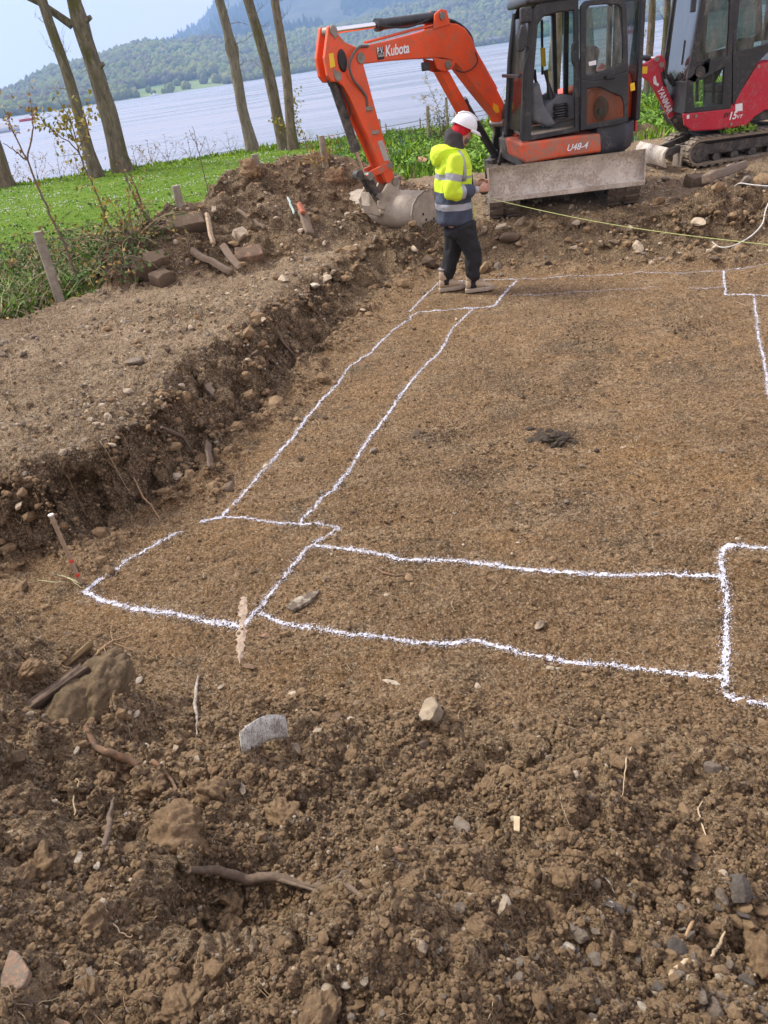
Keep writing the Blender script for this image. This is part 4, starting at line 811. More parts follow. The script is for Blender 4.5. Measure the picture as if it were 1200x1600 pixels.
# unnamed ones that show, in groups whose members nothing tells apart
LMK = [((150, 1090), 'the mossy block'), ((210, 1190), 'the orange brown root'), ((420, 1155), 'the bent grey sheet'), ((672, 1118), 'the rounded grey boulder'), ((725, 1290), 'the flat grey stone'), ((430, 1375), 'the long muddy root'), ((180, 1380), 'the dark hollow'), ((35, 1535), 'the terracotta tile'), ((535, 1540), 'the bottom white pebbles'), ((790, 1418), 'the white stone pair'), ((880, 1385), 'the dark peaty clod'), ((885, 1480), 'the flat white stone block'), ((980, 1430), 'the dark sliver stone'), ((1060, 1525), 'the hooked pale root'), ((1152, 1412), 'the dark slate oval stone'), ((1195, 1500), 'the tan edge clod'), ((1010, 1578), 'the brown stained stone'), ((1110, 1300), 'the long wavy root'), ((978, 1210), 'the upright root hair'), ((810, 1290), 'the yellow wood chip'), ((307, 1110), 'the bone like root'), ((1110, 1195), 'the grey wedge stone'), ((860, 1050), 'the pointed pale stones'), ((380, 990), 'the crushed sandy stick'),
 ((95, 860), 'the marker peg'), ((210, 571), 'the dark plateau stone'), ((345, 635), 'the splintered plank'), ((440, 545), 'the dark branch in the bank'), ((505, 440), 'the plateau corner stones'), ((330, 420), 'the grey timbers'), ((230, 430), 'the layered concrete lump'), ((293, 358), 'the tilted concrete slab'), ((390, 405), 'the pinkish block'), ((475, 355), 'the mud caked board'), ((440, 270), 'the top of the heap'), ((520, 285), 'the big clod on the heap'), ((620, 360), 'the wide bucket'), ((797, 378), 'the big brown bank stone'), ((780, 360), 'the left machine track'), ((960, 330), 'the right machine track'), ((995, 392), 'the pale bank stone'), ((1150, 380), 'the lower white hose'), ((1130, 290), 'the weathered timber')]
def land(px, py): return min(LMK, key=lambda l: (l[0][0]-px)**2+(l[0][1]-py)**2)[1]
def region(n, xr, yr, wr, mats_, label, group, name='stone', cat='stone', clodk=False, sink=.02, test=None, pw=1.6):
    k = 0; tries = 0
    while k < n and tries < n*6:
        tries += 1; px = rgS.uniform(*xr); py = rgS.uniform(*yr)
        if test and not test(px, py): continue
        p = P3(px, py); wd = wr[0]+(wr[1]-wr[0])*rgS.random()**pw; r = wd/2*math.sqrt(p[0]**2+p[1]**2+(CH-p[2])**2)/1150
        mt_ = mats_[int(rgS.integers(0, len(mats_)))]; cw = {'stone_grey': 'grey', 'stone_slate': 'dark grey', 'stone_white': 'white', 'stone_pale': 'cream', 'stone_tan': 'tan', 'concrete': 'dusty brown', 'boulder_grey': 'grey', 'brick_pink': 'pink', 'soil_clod': 'brown'}[mt_.name]; lb = label.format(('small' if wd < sum(wr)/2 else 'larger')+' '+cw+(' rounded' if rgS.random() < .5 else ' angular'), land(px, py)); put_rock(p, r, mt_, rgS, name, lb, cat, group, clodk=clodk, sink=sink, sq=(1, rgS.uniform(.65, 1), rgS.uniform(.6, .95))); k += 1
region(30, (800, 1200), (1370, 1600), (10, 28), [S_GREY, S_DARK, S_GREY], '{} pebble in the lower gravel near {}', 'grey pebbles in the lower right gravel')
region(46, (900, 1200), (1420, 1600), (12, 30), [S_GREY, S_DARK, S_TAN, S_GREY], '{} pebble in the lower gravel near {}', 'grey pebbles in the lower right gravel')
region(30, (760, 960), (1440, 1600), (8, 22), [S_GREY, S_GREY, S_DARK, S_PINK], '{} pebble in the lower gravel near {}', 'grey pebbles in the lower right gravel')
region(24, (480, 1200), (1400, 1600), (9, 19), [S_WHITE, S_PALE], '{} pebble lying near {}', 'pale pebbles along the bottom')
region(34, (30, 1150), (1040, 1380), (8, 19), [S_PALE, S_WHITE, S_PINK], '{} chip of stone or mortar near {}', 'pale chips in the middle soil')
region(34, (150, 560), (300, 440), (7, 20), [S_TAN, S_CONC, S_PALE], '{} stone lodged in the heap near {}', 'stones in the spoil heap', test=lambda x, y: y > 470-.48*x and y > 250+.9*(x-430) )
region(40, (640, 1200), (345, 425), (7, 20), [S_TAN, S_PALE, S_CONC], '{} stone in the back bank near {}', 'stones in the back bank', test=lambda x, y: not (690 < x < 745))
region(44, (120, 560), (430, 700), (7, 17), [S_PALE, S_TAN, S_CONC, S_PALE], '{} plateau stone near {}', 'stones near the left bank lip', test=lambda x, y: 0 < (x-(560-(y-420)*1.25)) + 150 < 190)
region(60, (0, 1200), (1120, 1600), (16, 44), [S_BROWN], '{} soil clod near {}', 'loose clods in the foreground', 'soil_clod', 'clod', True, .45, pw=2.4)
# the rest of the rubble: nobody could count it
def crumbs():
    rg = np.random.default_rng(9); V1, F1 = ico(1)
    def sc_(n, xs, ys, r, dens, jit=.5, zf=.7, seed=0, flat=.8):
        x, y = xs, ys; z = ground(x, y, True); k = rg.random(len(x)) < dens(x, y); x, y, z, r = x[k], y[k], z[k], r[k]; n = len(x)
        a = rg.uniform(0, 6.28, n); t = rg.normal(0, .5, n); R1 = np.zeros((n, 3, 3)); R1[:, 0, 0] = np.cos(a); R1[:, 0, 1] = -np.sin(a); R1[:, 1, 0] = np.sin(a); R1[:, 1, 1] = np.cos(a); R1[:, 2, 2] = 1
        R2 = np.zeros((n, 3, 3)); R2[:, 0, 0] = 1; R2[:, 1, 1] = np.cos(t); R2[:, 1, 2] = -np.sin(t); R2[:, 2, 1] = np.sin(t); R2[:, 2, 2] = np.cos(t)
        return instances(V1, F1, np.c_[x, y, z+r*.15], np.c_[r, r*rg.uniform(.6, 1, n), r*rg.uniform(.5, .9, n)], np.einsum('nij,njk->nik', R1, R2), jit, seed), n
    def polar(n, r0, r1, a0=-54, a1=50, pw=1.):
        q = rg.random(n)**pw; r = r0*(r1/r0)**q; a = np.radians(rg.uniform(a0, a1, n)); return np.sin(a)*r, np.cos(a)*r, r
    x, y, r = polar(150000, .55, 10)
    def d1(x, y): z, m = base(x, y); return np.clip(np.maximum(m['fore']*1.1, (.5*ss(-.1, .2, fbm(x*2.3, y*2.3, 66, 3))+.12)*(1-m['top'])), 0, 1)*(1-m['grass'])*(.35+.65*ss(-.2, .2, m['n2']))
    (P, Fc), n = sc_(0, x, y, .0016*(1+np.minimum(r, 2.2)*.8)*(1+.12*np.maximum(r-2.2, 0))*np.exp(rg.normal(np.where(r < 2.5, .35, -.05), .5, len(x))), d1, seed=1)
    me = big_mesh('loose_soil', P, Fc, mats=[S_BROWN, S_DBR, S_TAN], mi=np.repeat(rg.choice([0, 1, 2], n, p=[.62, .24, .14]), len(F1)), smooth=False); tag(link('loose_soil', me), 'loose brown crumbs of earth covering the foreground', 'loose soil', kind='stuff')
    x, y, r = polar(84000, .55, 14)
    def d2(x, y):
        z, m = base(x, y); return (1-m['grass'])*np.clip(.05+.9*m['top']+.6*m['heap']+.7*m['slope']+.5*m['face']+m['fore']*(.12+.75*ss(.3, 1.0, x)*ss(1.3, 1.0, y)), 0, 1)*(.3+.7*ss(-.1, .3, fbm(x*1.6, y*1.6, 61, 3)))
    g = x*0; s_ = .0019*(1+r*.55)*np.exp(rg.normal(.2, .5, len(x)))
    (P, Fc), n = sc_(0, x, y, s_, d2, seed=2)
    mi = np.repeat(rg.choice([0, 1, 2, 3], n, p=[.3, .36, .24, .1]), len(F1))
    me = big_mesh('gravel', P, Fc, mats=[S_GREY, S_TAN, S_PALE, S_CONC], mi=mi, smooth=False); tag(link('gravel', me), 'fine gravel and stone chips scattered through the dug ground', 'gravel', kind='stuff')
    # cloddy rubble on the slopes
    x, y, r = polar(46000, 3.0, 13.5)
    def d3(x, y): z, m = base(x, y); e = .05; gx = (base(x+e, y)[0]-z)/e; return (1-m['grass'])*np.clip(m['face']*1.2+m['slope']*.9+m['heap']*.8+.5*ss(-.5, -.1, m['d'])*ss(.1, -.1, m['d']), 0, 1)*ss(-.25, .2, m['n2'])
    (P, Fc), n = sc_(0, x, y, rg.uniform(.006, .02, len(x))*np.exp(rg.normal(.05, .6, len(x))), d3, seed=3)
    me = big_mesh('bank_rubble', P, Fc, mats=[S_BROWN, S_TAN], mi=np.repeat((rg.random(n) < .16).astype(int), len(F1)), smooth=False); tag(link('bank_rubble', me), 'lumpy earth rubble fallen along the banks and over the heap', 'rubble', kind='stuff')
    C_ = np.array([G(a, b)[:2] for a, b in ((925, 570), (880, 545), (900, 600), (1078, 520), (745, 740), (930, 505), (885, 795), (700, 690))]); k_ = rg.integers(0, 8, 5200)
    x = C_[k_, 0]+rg.normal(0, .16, 5200); y = C_[k_, 1]+rg.normal(0, .2, 5200)
    (P, Fc), n = sc_(0, x, y, rg.uniform(.003, .009, 5200)*np.exp(rg.normal(0, .3, 5200)), lambda x, y: ss(-.1, .2, fbm(x*4, y*4, 88, 3))*.9, seed=6)
    me = big_mesh('dark_crumbs', P, Fc, mats=[S_DBR], smooth=False); tag(link('dark_crumbs', me), 'dark damp soil crumbs in patches on the dug floor', 'loose soil', kind='stuff')
    # fine roots and straws
    mb = MB()
    for _ in range(260):
        px, py = rg.uniform(0, 1200), rg.uniform(440, 1600); p = T(px, py); L_ = rg.uniform(.02, .1)*(1+.12*p.y); a = rg.uniform(0, 6.28); Q = []
        q = (p.x, p.y); kk = rg.normal(0, .25)
        for i in range(8):
            a += kk+rg.normal(0, .12); q = (q[0]+math.cos(a)*L_/7, q[1]+math.sin(a)*L_/7); Q.append(q)
        zz = ground([q[0] for q in Q], [q[1] for q in Q]); mb.tube([(q[0], q[1], z+.006+.01*(i % 2)) for i, (q, z) in enumerate(zip(Q, zz))], .0007+.0003*p.y, 4, caps=False, m=int(rg.random() < .35))
    o = mb.build('fine_roots', [simple('root_fibre', (.3, .2, .11), .9, vs=30), simple('straw_pale', (.42, .33, .2), .9, vs=30)], org=(0, 0, 0)); tag(o, 'fine root fibres and straws strewn over the soil', 'roots', kind='stuff')
crumbs()

# ------------------------------------------------------------------ single debris
def on_ground(pts, dz=0): return [Vector((p[0], p[1], p[2]+dz+(q[2] if len(q) > 2 else 0))) for q in pts for p in [P3(q[0], q[1])]]
def root(name, label, pts, r, mt, cat='root', dz=.012, br=()):
    mb = MB(); P = on_ground(pts, dz); Q = []
    for i in range(len(P)-1):
        for k in range(4): Q.append(P[i].lerp(P[i+1], k/4)+Vector([random.gauss(0, .0015) for _ in range(3)]))
    Q.append(P[-1]); n = len(Q); mb.tube(Q, [r*(1-.55*abs(2*i/n-.7)) for i in range(n)], 10, jit=.18)
    for b in br:
        B_ = on_ground(b, dz); mb.tube([B_[0]]+[x+Vector((0, 0, .004)) for x in B_[1:]], [r*.45, *[r*.25]*(len(B_)-1)], 6, jit=.2)
    return tag(mb.build(name, mt), label, cat)
ORR = simple('root_orange', (.26, .13, .06), .85, var=.5, vs=45, bmp=.004, bs=80, mud=1.0, mudcol=(.16, .11, .07), ms=14); TANR = simple('root_tan', (.36, .23, .12), .9, var=.3, vs=50, mud=.4, ms=15); BRR = simple('root_muddy', (.15, .105, .07), .95, var=.35, vs=40, bmp=.004, bs=70); PEEL = simple('root_peeled', (.5, .38, .23), .85, var=.3, vs=40)
root('tree_root', 'thick orange brown root curling out from under the mossy block', [(140, 1146, .02), (150, 1172), (172, 1184), (200, 1192), (225, 1200), (250, 1212), (268, 1222), (277, 1238)], .0155, ORR, dz=.015)
root('tree_root', 'thin tan root with fine side roots above the mossy block', [(138, 1042), (150, 1028), (165, 1018), (178, 1005), (200, 998), (224, 986)], .006, TANR, br=([(178, 1005), (174, 990), (178, 975)], [(178, 1007), (195, 1016), (212, 1022)], [(165, 1018), (170, 1030)], [(150, 1028), (142, 1048), (148, 1060)]))
root('tree_root', 'long muddy brown root lying across the lower centre', [(300, 1366), (340, 1360), (385, 1375), (430, 1372), (470, 1380), (510, 1378), (535, 1370)], .017, BRR, dz=.012, br=([(430, 1376), (500, 1390), (545, 1388)], [(545, 1388), (570, 1412)]))
root('tree_root', 'short peeled pale root curved like a hook at lower right', [(1046, 1535), (1052, 1522), (1070, 1512), (1088, 1510)], .0075, PEEL)
root('tree_root', 'second peeled pale root piece above the hooked one', [(1110, 1495), (1122, 1480), (1131, 1466)], .0055, PEEL)
root('tree_root', 'thin reddish root left of the second peeled piece', [(1070, 1472), (1080, 1450), (1090, 1432)], .005, TANR)
root('tree_root', 'long thin wavy root in the right foreground', [(1102, 1242), (1091, 1262), (1098, 1290), (1110, 1318), (1121, 1336)], .0028, PEEL)
root('tree_root', 'thin upright root hair below the lower wavy line', [(986, 1170), (978, 1195), (975, 1225), (972, 1252)], .0026, PEEL)
root('tree_root', 'flat brown root fragment on the floor below the upper wavy line', [(584, 890), (600, 900), (622, 903), (645, 900)], .007, ORR)
root('tree_root', 'thin curved root beside the dark hollow at lower left', [(166, 1415), (170, 1435), (185, 1452), (202, 1460)], .003, PEEL, br=([(202, 1460), (218, 1450)],))
root('tree_root', 'forked little root above the hollow at left', [(113, 1268), (120, 1250), (134, 1240), (148, 1243)], .0032, PEEL, br=([(134, 1240), (128, 1234)],))
root('tree_root', 'muddy upright stump of root over the dark hollow', [(165, 1330, .0), (172, 1305, .03), (178, 1285, .06), (186, 1262, .07)], .011, BRR)
root('tree_root', 'knobbly whitish root piece like a bone left of the bent sheet', [(312, 1062), (308, 1080), (305, 1100), (308, 1118), (306, 1130), (310, 1154)], .009, simple('root_whitish', (.5, .44, .36), .9, var=.25, vs=60, mud=.9, ms=25))
root('tree_root', 'pale forked twig in the right foreground', [(945, 1363), (952, 1376), (961, 1391)], .003, S_WHITE)
root('bank_branch', 'bare branch sticking out of the dug face of the left bank', [(258, 686, .05), (275, 692, .05), (292, 703, .04), (305, 716, .02)], .018, BRR, 'branch', dz=.03)
root('bank_branch', 'dark branch leaning on the bank face below the plank', [(435, 527, .03), (445, 548, .02), (462, 568, .01)], .016, BRR, 'branch', dz=.03)
root('bank_root', 'pale thin root hanging in the cavity of the left bank', [(218, 772, .06), (228, 790, .04), (240, 800, .03), (253, 820, .02)], .007, TANR, dz=.02)
def slab(name, label, px, py, size, rz, mt, cat='slab', tilt=(0, 0), dz=.0, jag=.12, n=9, group=None):
    """broken slab with a ragged outline; size in metres"""
    from mathutils import Euler
    p = P3(px, py); M = Euler((tilt[0], tilt[1], rz)).to_matrix(); pts = []
    for k, (a, b) in enumerate(((-1, -1), (-.3, -1), (.4, -1), (1, -1), (1, 0), (1, 1), (.3, 1), (-.4, 1), (-1, 1), (-1, .1))):
        pts.append(Vector((a*size[0]/2*(1+random.uniform(-jag, jag)), b*size[1]/2*(1+random.uniform(-jag, jag)), 0)))
    mb = MB(); c = Vector((p[0], p[1], p[2]+dz)); top = [c+M@(q*random.uniform(.9, .97)+Vector((0, 0, size[2]/2+random.uniform(-.1, .1)*size[2]))) for q in pts]; mid = [c+M@(q+Vector((0, 0, size[2]*.2))) for q in pts]; bot = [c+M@(q+Vector((0, 0, -size[2]/2))) for q in pts]
    mb.loft([bot, mid, top]); return tag(mb.build(name, mt, bev=min(size)*.06), label, cat, group)
MOSSB = stone_mat('mossy_block_skin', (.11, .085, .055), (.26, .2, .13), .4, 45, (.075, .07, .03))
put_rock(P3(155, 1104), .15, MOSSB, rgS, 'buried_block', 'large mossy brown block half buried beside the orange root', 'block', shape=3, clodk=True, sq=(.66, 1.35, .9), sink=.02).rotation_euler = (.1, .25, -.45)
slab('buried_board', 'muddy board edge standing out of the soil left of the mossy block', 92, 1085, (.035, .26, .12), -.75, BRR, 'board', (0, .5), .03)
slab('buried_board', 'ochre streaked board end above the buried board', 120, 1030, (.03, .16, .1), -.6, simple('board_ochre', (.2, .13, .06), .95, var=.35, vs=30, bmp=.004), 'board', (0, .7), .01)
def bent_sheet():
    a, b, c, d = P3(383, 1190), P3(452, 1158), P3(455, 1122), P3(380, 1150)
    A, B = Vector(a), Vector(b); up = Vector((0, .02, .085)); grid = []
    for i in range(11):
        t = i/10; p = A.lerp(B, t); bow = Vector((0, .03*math.sin(t*3.1), .008*math.sin(t*3))); h = 1+.0*t
        if t < .12: p = p+Vector((0, 0, 0))
        grid.append([p+bow+up*(k/5-.15)*h+Vector((0, .025*(k/5)**2, 0)) for k in range(6)])
    mb = MB(); mb.sheet(grid); o = mb.build('bent_sheet', simple('grey_sheet', (.56, .54, .47), .6, var=.2, vs=30, bmp=.003, bs=60, mud=.8, mudcol=(.16, .12, .08), ms=18), solid=.006); tag(o, 'bent pale grey green sheet fragment sticking out of the soil', 'sheet fragment')
bent_sheet()
def shard(name, label, pts, mt, th=.015, cat='fragment', tilt=.0, dz=.015):
    P = [Vector(P3(*p)) for p in pts]; z = sum(p.z for p in P)/len(P); mb = MB(); cx = sum((p for p in P), Vector())/len(P)
    P = [Vector((p.x, p.y, z+dz+tilt*(p.y-cx.y))) for p in P]; mb.prism([p-Vector((0, 0, th)) for p in P], (0, 0, th*1.6)); return tag(mb.build(name, mt, bev=th*.3), label, cat)
shard('stone_shard', 'long leaf shaped white spotted shard left of the lower wavy line', [(447, 953), (462, 940), (485, 930), (501, 926), (494, 938), (476, 950), (458, 960)], stone_mat('shard_white', (.45, .43, .37), (.6, .58, .52), .75, 40), .014)
shard('terracotta_tile', 'broken flat terracotta tile piece in the lower left corner', [(0, 1560), (8, 1535), (30, 1502), (48, 1515), (64, 1540), (50, 1555), (18, 1560)], simple('terracotta', (.38, .2, .12), .9, var=.35, vs=40, bmp=.008, mud=1.1, ms=16), .012, 'tile', .25)
shard('brick_chip', 'pinkish flat chip at the bottom edge left of centre', [(82, 1600), (88, 1588), (108, 1598), (116, 1606)], S_PINK, .02, 'brick chip')
shard('wood_chip', 'small yellow wood chip with holes in the foreground', [(803, 1282), (813, 1280), (812, 1302), (803, 1303)], PEEL, .006, 'wood chip')
def sand_streak():
    # pale sandy stick pressed across the near left box line
    g = []; A_, B_ = G(380, 930, .02), G(373, 1032, .02)
    for i in range(40):
        t = i/39; c = A_.lerp(B_, t); w_ = .026*math.sin(math.pi*min(1, .12+t*.86))**.6*(1+.35*random.uniform(-1, 1)); xs = [c.x+w_*k/4+random.uniform(-.002, .002) for k in range(-4, 5)]; zs = ground(xs, [c.y]*9, True)
        g.append([Vector((x, c.y, z+.005-.004*abs(k))) for k, (x, z) in zip((1, .6, .3, 0, 0, 0, .3, .6, 1), zip(xs, zs))])
    mb = MB(); mb.sheet(g); tag(mb.build('crushed_stick', simple('sandy_pink', (.42, .32, .23), .95, var=.3, vs=60, bmp=.006, bs=90, mud=.5, ms=30)), 'crushed sandy pink stick pressed over the thick white line', 'stick')
sand_streak()
def plank(name, label, a, b, w_, th, mt, cat='plank', dz=(.02, .02), roll=0, org=None):
    A = Vector(P3(*a))+Vector((0, 0, dz[0])); B = Vector(P3(*b))+Vector((0, 0, dz[1])); d = (B-A).normalized(); s_ = d.cross(Vector((0, 0, 1))).normalized(); n = s_.cross(d); s2 = s_*math.cos(roll)+n*math.sin(roll); n2 = s2.cross(d)
    mb = MB(); rg = []
    for i in range(9):
        t = i/8; c = A.lerp(B, t)+Vector([random.gauss(0, .004) for _ in range(3)]); ww = w_*(1 if 0 < i < 8 else random.uniform(.6, .95)); rg.append([c-s2*ww/2-n2*th/2, c+s2*ww/2-n2*th/2, c+s2*ww/2*.92+n2*th/2, c-s2*ww/2*.92+n2*th/2])
    mb.loft(rg); return tag(mb.build(name, mt, bev=th*.15), label, cat)
OLDW = simple('old_wood', (.27, .2, .135), .9, var=.45, vs=30, bmp=.012, bs=50, mud=1.1, mudcol=(.2, .145, .1), ms=10); SPLIT = simple('split_wood', (.42, .31, .2), .9, var=.4, vs=30, bmp=.006, mud=.3, ms=12)
plank('broken_plank', 'splintered pale plank on the lip of the left bank', (325, 612), (362, 658), .06, .02, OLDW, dz=(.05, .06))
plank('broken_plank', 'short dark board standing in the face of the left bank', (328, 704), (332, 742), .05, .02, BRR, dz=(.06, .05), roll=.9)
plank('old_timber', 'long grey timber at the front foot of the spoil heap', (300, 398), (364, 433), .1, .07, OLDW, 'timber', (.06, .03), .3)
plank('old_timber', 'shorter timber leaning beside the pink block on the heap', (350, 395), (378, 426), .1, .07, OLDW, 'timber', (.06, .03), -.4)
plank('split_stake', 'split orange wood stake standing in the middle of the heap', (328, 352), (336, 395), .06, .04, SPLIT, 'stake', (.12, .08), .8)
plank('heap_stick', 'straight stick lying across the upper slope of the heap', (374, 338), (416, 364), .05, .035, OLDW, 'stick', (.05, .05), .3)
plank('brick_plank', 'mud caked board with a red painted end on the right of the heap', (474, 342), (486, 372), .13, .04, OLDW, 'board', (.1, .04), .5)
plank('red_brick_piece', 'small red brick end above the mud caked board', (471, 340), (477, 352), .07, .05, simple('brick_red', (.4, .13, .07), .85, vs=20, mud=.4), 'brick', (.16, .14), .5)
plank('green_pipe', 'thin pale green pipe sticking out high on the heap', (452, 322), (461, 342), .028, .025, simple('pipe_green', (.4, .52, .46), .5), 'pipe', (.1, .05))
slab('concrete_slab', 'broad tilted concrete slab high on the left of the heap', 293, 358, (.46, .22, .2), .25, S_CONC, tilt=(.55, 0), dz=.03)
slab('concrete_slab', 'layered concrete lump at the left foot of the heap', 232, 432, (.3, .24, .2), .1, S_CONC, tilt=(.3, .1), dz=.03)
slab('concrete_slab', 'smaller slab piece above the layered lump at the left foot', 247, 412, (.26, .2, .12), .4, S_CONC, tilt=(.5, 0), dz=.03)
slab('concrete_slab', 'lump of mortar right of the layered lump at the left foot', 254, 438, (.22, .2, .14), .8, S_CONC, tilt=(.2, -.2), dz=.02)
slab('pink_block', 'pinkish broken block at the front foot of the heap', 392, 406, (.34, .2, .18), .2, S_PINK, 'block', (.5, 0), .04)
slab('flat_stone', 'flat dark slate at the left end of the heap', 206, 420, (.26, .14, .05), .2, S_GREY, 'stone', (.1, .1), .04)
slab('white_rubble', 'white triangular rubble piece in the middle of the heap', 378, 375, (.16, .14, .1), .8, S_PALE, 'rubble', (.7, 0), .04)
put_rock(P3(393, 275), .15, S_BROWN, rgS, 'soil_clod', 'dark clod on the left shoulder of the heap under the short post', 'clod', clodk=True)
put_rock(P3(520, 283), .2, S_BROWN, rgS, 'soil_clod', 'big clod on the right end of the heap by the long grass', 'clod', clodk=True, sink=.5)
plank('old_timber', 'weathered log like timber lying on the dirt at the right', (1102, 300), (1160, 270), .14, .1, OLDW, 'timber', (.1, .1), .2)
slab('broken_slab', 'dark square block left of the weathered timber at the right', 1088, 292, (.28, .2, .14), .2, BRR, 'block', (.3, 0), .07)
# dark peaty patch on the floor
rgP = np.random.default_rng(31)
for i in range(26):
    px, py = 872+rgP.normal(0, 22), 686+rgP.normal(0, 7); put_rock(P3(px, py), rgP.uniform(.018, .042), stone_mat('peat', (.05, .042, .036), (.1, .085, .07), .2, 60) if i == 0 else bpy.data.materials['peat'], rgP, 'peat_clod', ('left', 'right')[px > 872] + ' side dark peaty lump, ' + ('upper', 'lower')[py > 686] + ' part of the little pile on the floor', 'clod', 'peaty lumps on the floor', clodk=True, sink=.45, sq=(1.3, 1, .6))
put_rock(P3(931, 708), .022, bpy.data.materials['peat'], rgP, 'peat_clod', 'single dark lump just right below the peaty lumps', 'clod', clodk=True); put_rock(P3(907, 730), .024, S_GREY, rgP, 'stone', 'grey floor stone below the peaty lumps', 'stone')
# peg with red bands, cut straws
def peg():
    b, tp = Vector(P3(128, 914)), None; tp = Y(80, 806, b.y+.02); t = thing('marker_peg', b, 'thin wooden marker peg with two red bands at the corner of the white lines', 'peg')
    mb = MB(); mb.tube([b-Vector((0, 0, .08)), tp], .0125, 10); mb.build('shaft', simple('peg_wood', (.36, .26, .17), .8, vs=25, bmp=.003, mud=.3), t); mb = MB(); mb.tube([tp, tp+(tp-b)*.02], .0165, 10); mb.build('cap', simple('peg_top', (.6, .56, .5), .7), t)
    R1 = simple('peg_red', (.7, .06, .03), .6)
    for f in (.12, .33): mb = MB(); mb.tube([b.lerp(tp, f), b.lerp(tp, f+.035)], .0135, 10); mb.build('red_band', R1, t)
peg()
for lab, pts in (('longer pale green straw lying left of the marker peg', [(92, 903), (110, 908), (130, 925)]), ('dry straw lying flat left of the marker peg foot', [(62, 912), (85, 914), (104, 913)]), ('short green straw crossing the longer one at the peg', [(100, 905), (118, 911), (128, 918)])):
    root('straw', lab, pts, .0028, simple('straw_green', (.42, .42, .24), .8, vs=40), 'straw', dz=.02)
# string line and hose
def string_line():
    a = Y(768, 311, 9.78); b = Y(1215, 384, 6.95); mb = MB(); n = 40; mb.tube([a.lerp(b, i/n)-Vector((0, 0, .10*math.sin(math.pi*i/n)*.6)) for i in range(n+1)], .0042, 6)
    tag(mb.build('string_line', simple('string_green', (.42, .45, .16), .7, vs=40)), 'yellow green string stretched from the dozer blade to the right edge', 'string')
string_line()
HOSE = simple('hose_white', (.62, .6, .55), .6, vs=30, mud=.3)
def hose(lab, pts, dz):
    P = [Vector(P3(*p)) for p in pts]; Q = []
    for i in range(len(P)-1):
        for k in range(6):
            t = k/6; a = P[max(i-1, 0)]; b, c = P[i], P[i+1]; d = P[min(i+2, len(P)-1)]; Q.append(.5*((2*b)+(c-a)*t+(2*a-5*b+4*c-d)*t*t+(3*b-a-3*c+d)*t**3)+Vector((0, 0, dz)))
    Q.append(P[-1]+Vector((0, 0, dz))); mb = MB(); mb.tube(Q, .008, 8); tag(mb.build('white_hose', HOSE), lab, 'hose', 'white hose ends')
hose('upper white hose coming over the dirt from the right edge', [(1148, 292), (1155, 297), (1175, 299), (1205, 304)], .03); hose('lower white hose curling down the back bank at the right', [(1205, 318), (1195, 338), (1190, 358), (1172, 378), (1145, 390), (1125, 390), (1112, 384)], .03)
# ------------------------------------------------------------------ excavators
MUD = (.27, .215, .16)
ORG_P = simple('paint_orange', (.8, .085, .014), .42, var=.14, vs=3, mud=.55, mudcol=(.3, .17, .1), ms=7, coat=.15); ORG_D = simple('paint_orange_dirty', (.74, .085, .015), .5, var=.15, vs=5, mud=.8, mudcol=MUD, ms=4)
RED_P = simple('paint_red', (.5, .012, .035), .42, var=.14, vs=3, mud=.5, mudcol=(.3, .17, .14), ms=7)
BLK_P = simple('paint_black', (.022, .024, .027), .42, var=.3, vs=6, mud=.42, mudcol=(.16, .145, .125), ms=7); BLK_D = simple('metal_black_dusty', (.035, .034, .033), .6, var=.4, vs=9, mud=.7, mudcol=(.18, .15, .12), ms=9)
STEEL = simple('steel_muddy', (.42, .36, .28), .7, var=.25, vs=4, bmp=.004, bs=30, mud=.6, mudcol=(.24, .185, .13), ms=5); BLADE = simple('blade_steel', (.56, .5, .42), .55, var=.3, vs=5, bmp=.003, bs=20, mud=.75, mudcol=(.33, .265, .2), ms=4)
CHROME = simple('chrome_rod', (.8, .8, .8), .15, metal=1, var=.05); PIN = simple('pin_steel', (.28, .25, .21), .5, metal=.5, mud=.5); RUB = simple('rubber_track', (.045, .042, .04), .85, var=.4, vs=12, mud=.95, mudcol=(.2, .155, .11), ms=5)
YEL = simple('sticker_yellow', (.85, .55, .02), .5, var=.05, mud=.2); WHT = simple('lettering_white', (.8, .8, .8), .5, var=.05); SEATM = simple('seat_grey', (.09, .095, .105), .7, var=.3, mud=.4); PLAST = simple('plastic_grey', (.12, .13, .145), .6, var=.3, vs=8, mud=.55, mudcol=(.2, .18, .15)); BLKS = simple('sticker_black', (.015, .015, .015), .5); REDL = simple('lamp_red', (.6, .03, .03), .4)
def glass(name, dirt=.12, tint=(.8, .9, .88)):
    m, N, L, B = mat(name); N.remove(B); o = N['Material Output']
    tr_ = nd(N, L, 'ShaderNodeBsdfTransparent', {0: (*tint, 1)}); gl = nd(N, L, 'ShaderNodeBsdfGlossy', {0: (.3, .3, .3, 1), 'Roughness': .04}); fr = nd(N, L, 'ShaderNodeFresnel', {'IOR': 1.45})
    a = nd(N, L, 'ShaderNodeMixShader', {0: fr.outputs[0], 1: tr_.outputs[0], 2: gl.outputs[0]})
    df = nd(N, L, 'ShaderNodeBsdfDiffuse', {0: (.42, .4, .36, 1)}); co = objc(N); mp_ = nd(N, L, 'ShaderNodeMapping', {0: co}); mp_.inputs['Scale'].default_value = (1, 1, .35)
    n = ramp(N, L, noise(N, L, mp_.outputs[0], 8, 8, .7), [(.4, dirt*.3), (.75, dirt*2.2)])
    b = nd(N, L, 'ShaderNodeMixShader', {0: n, 1: a.outputs[0], 2: df.outputs[0]}); L.new(b.outputs[0], o.inputs[0]); return m
GLASS = glass('window_glass', .06); GLASSD = glass('window_glass_dusty', .22, (.55, .66, .62))
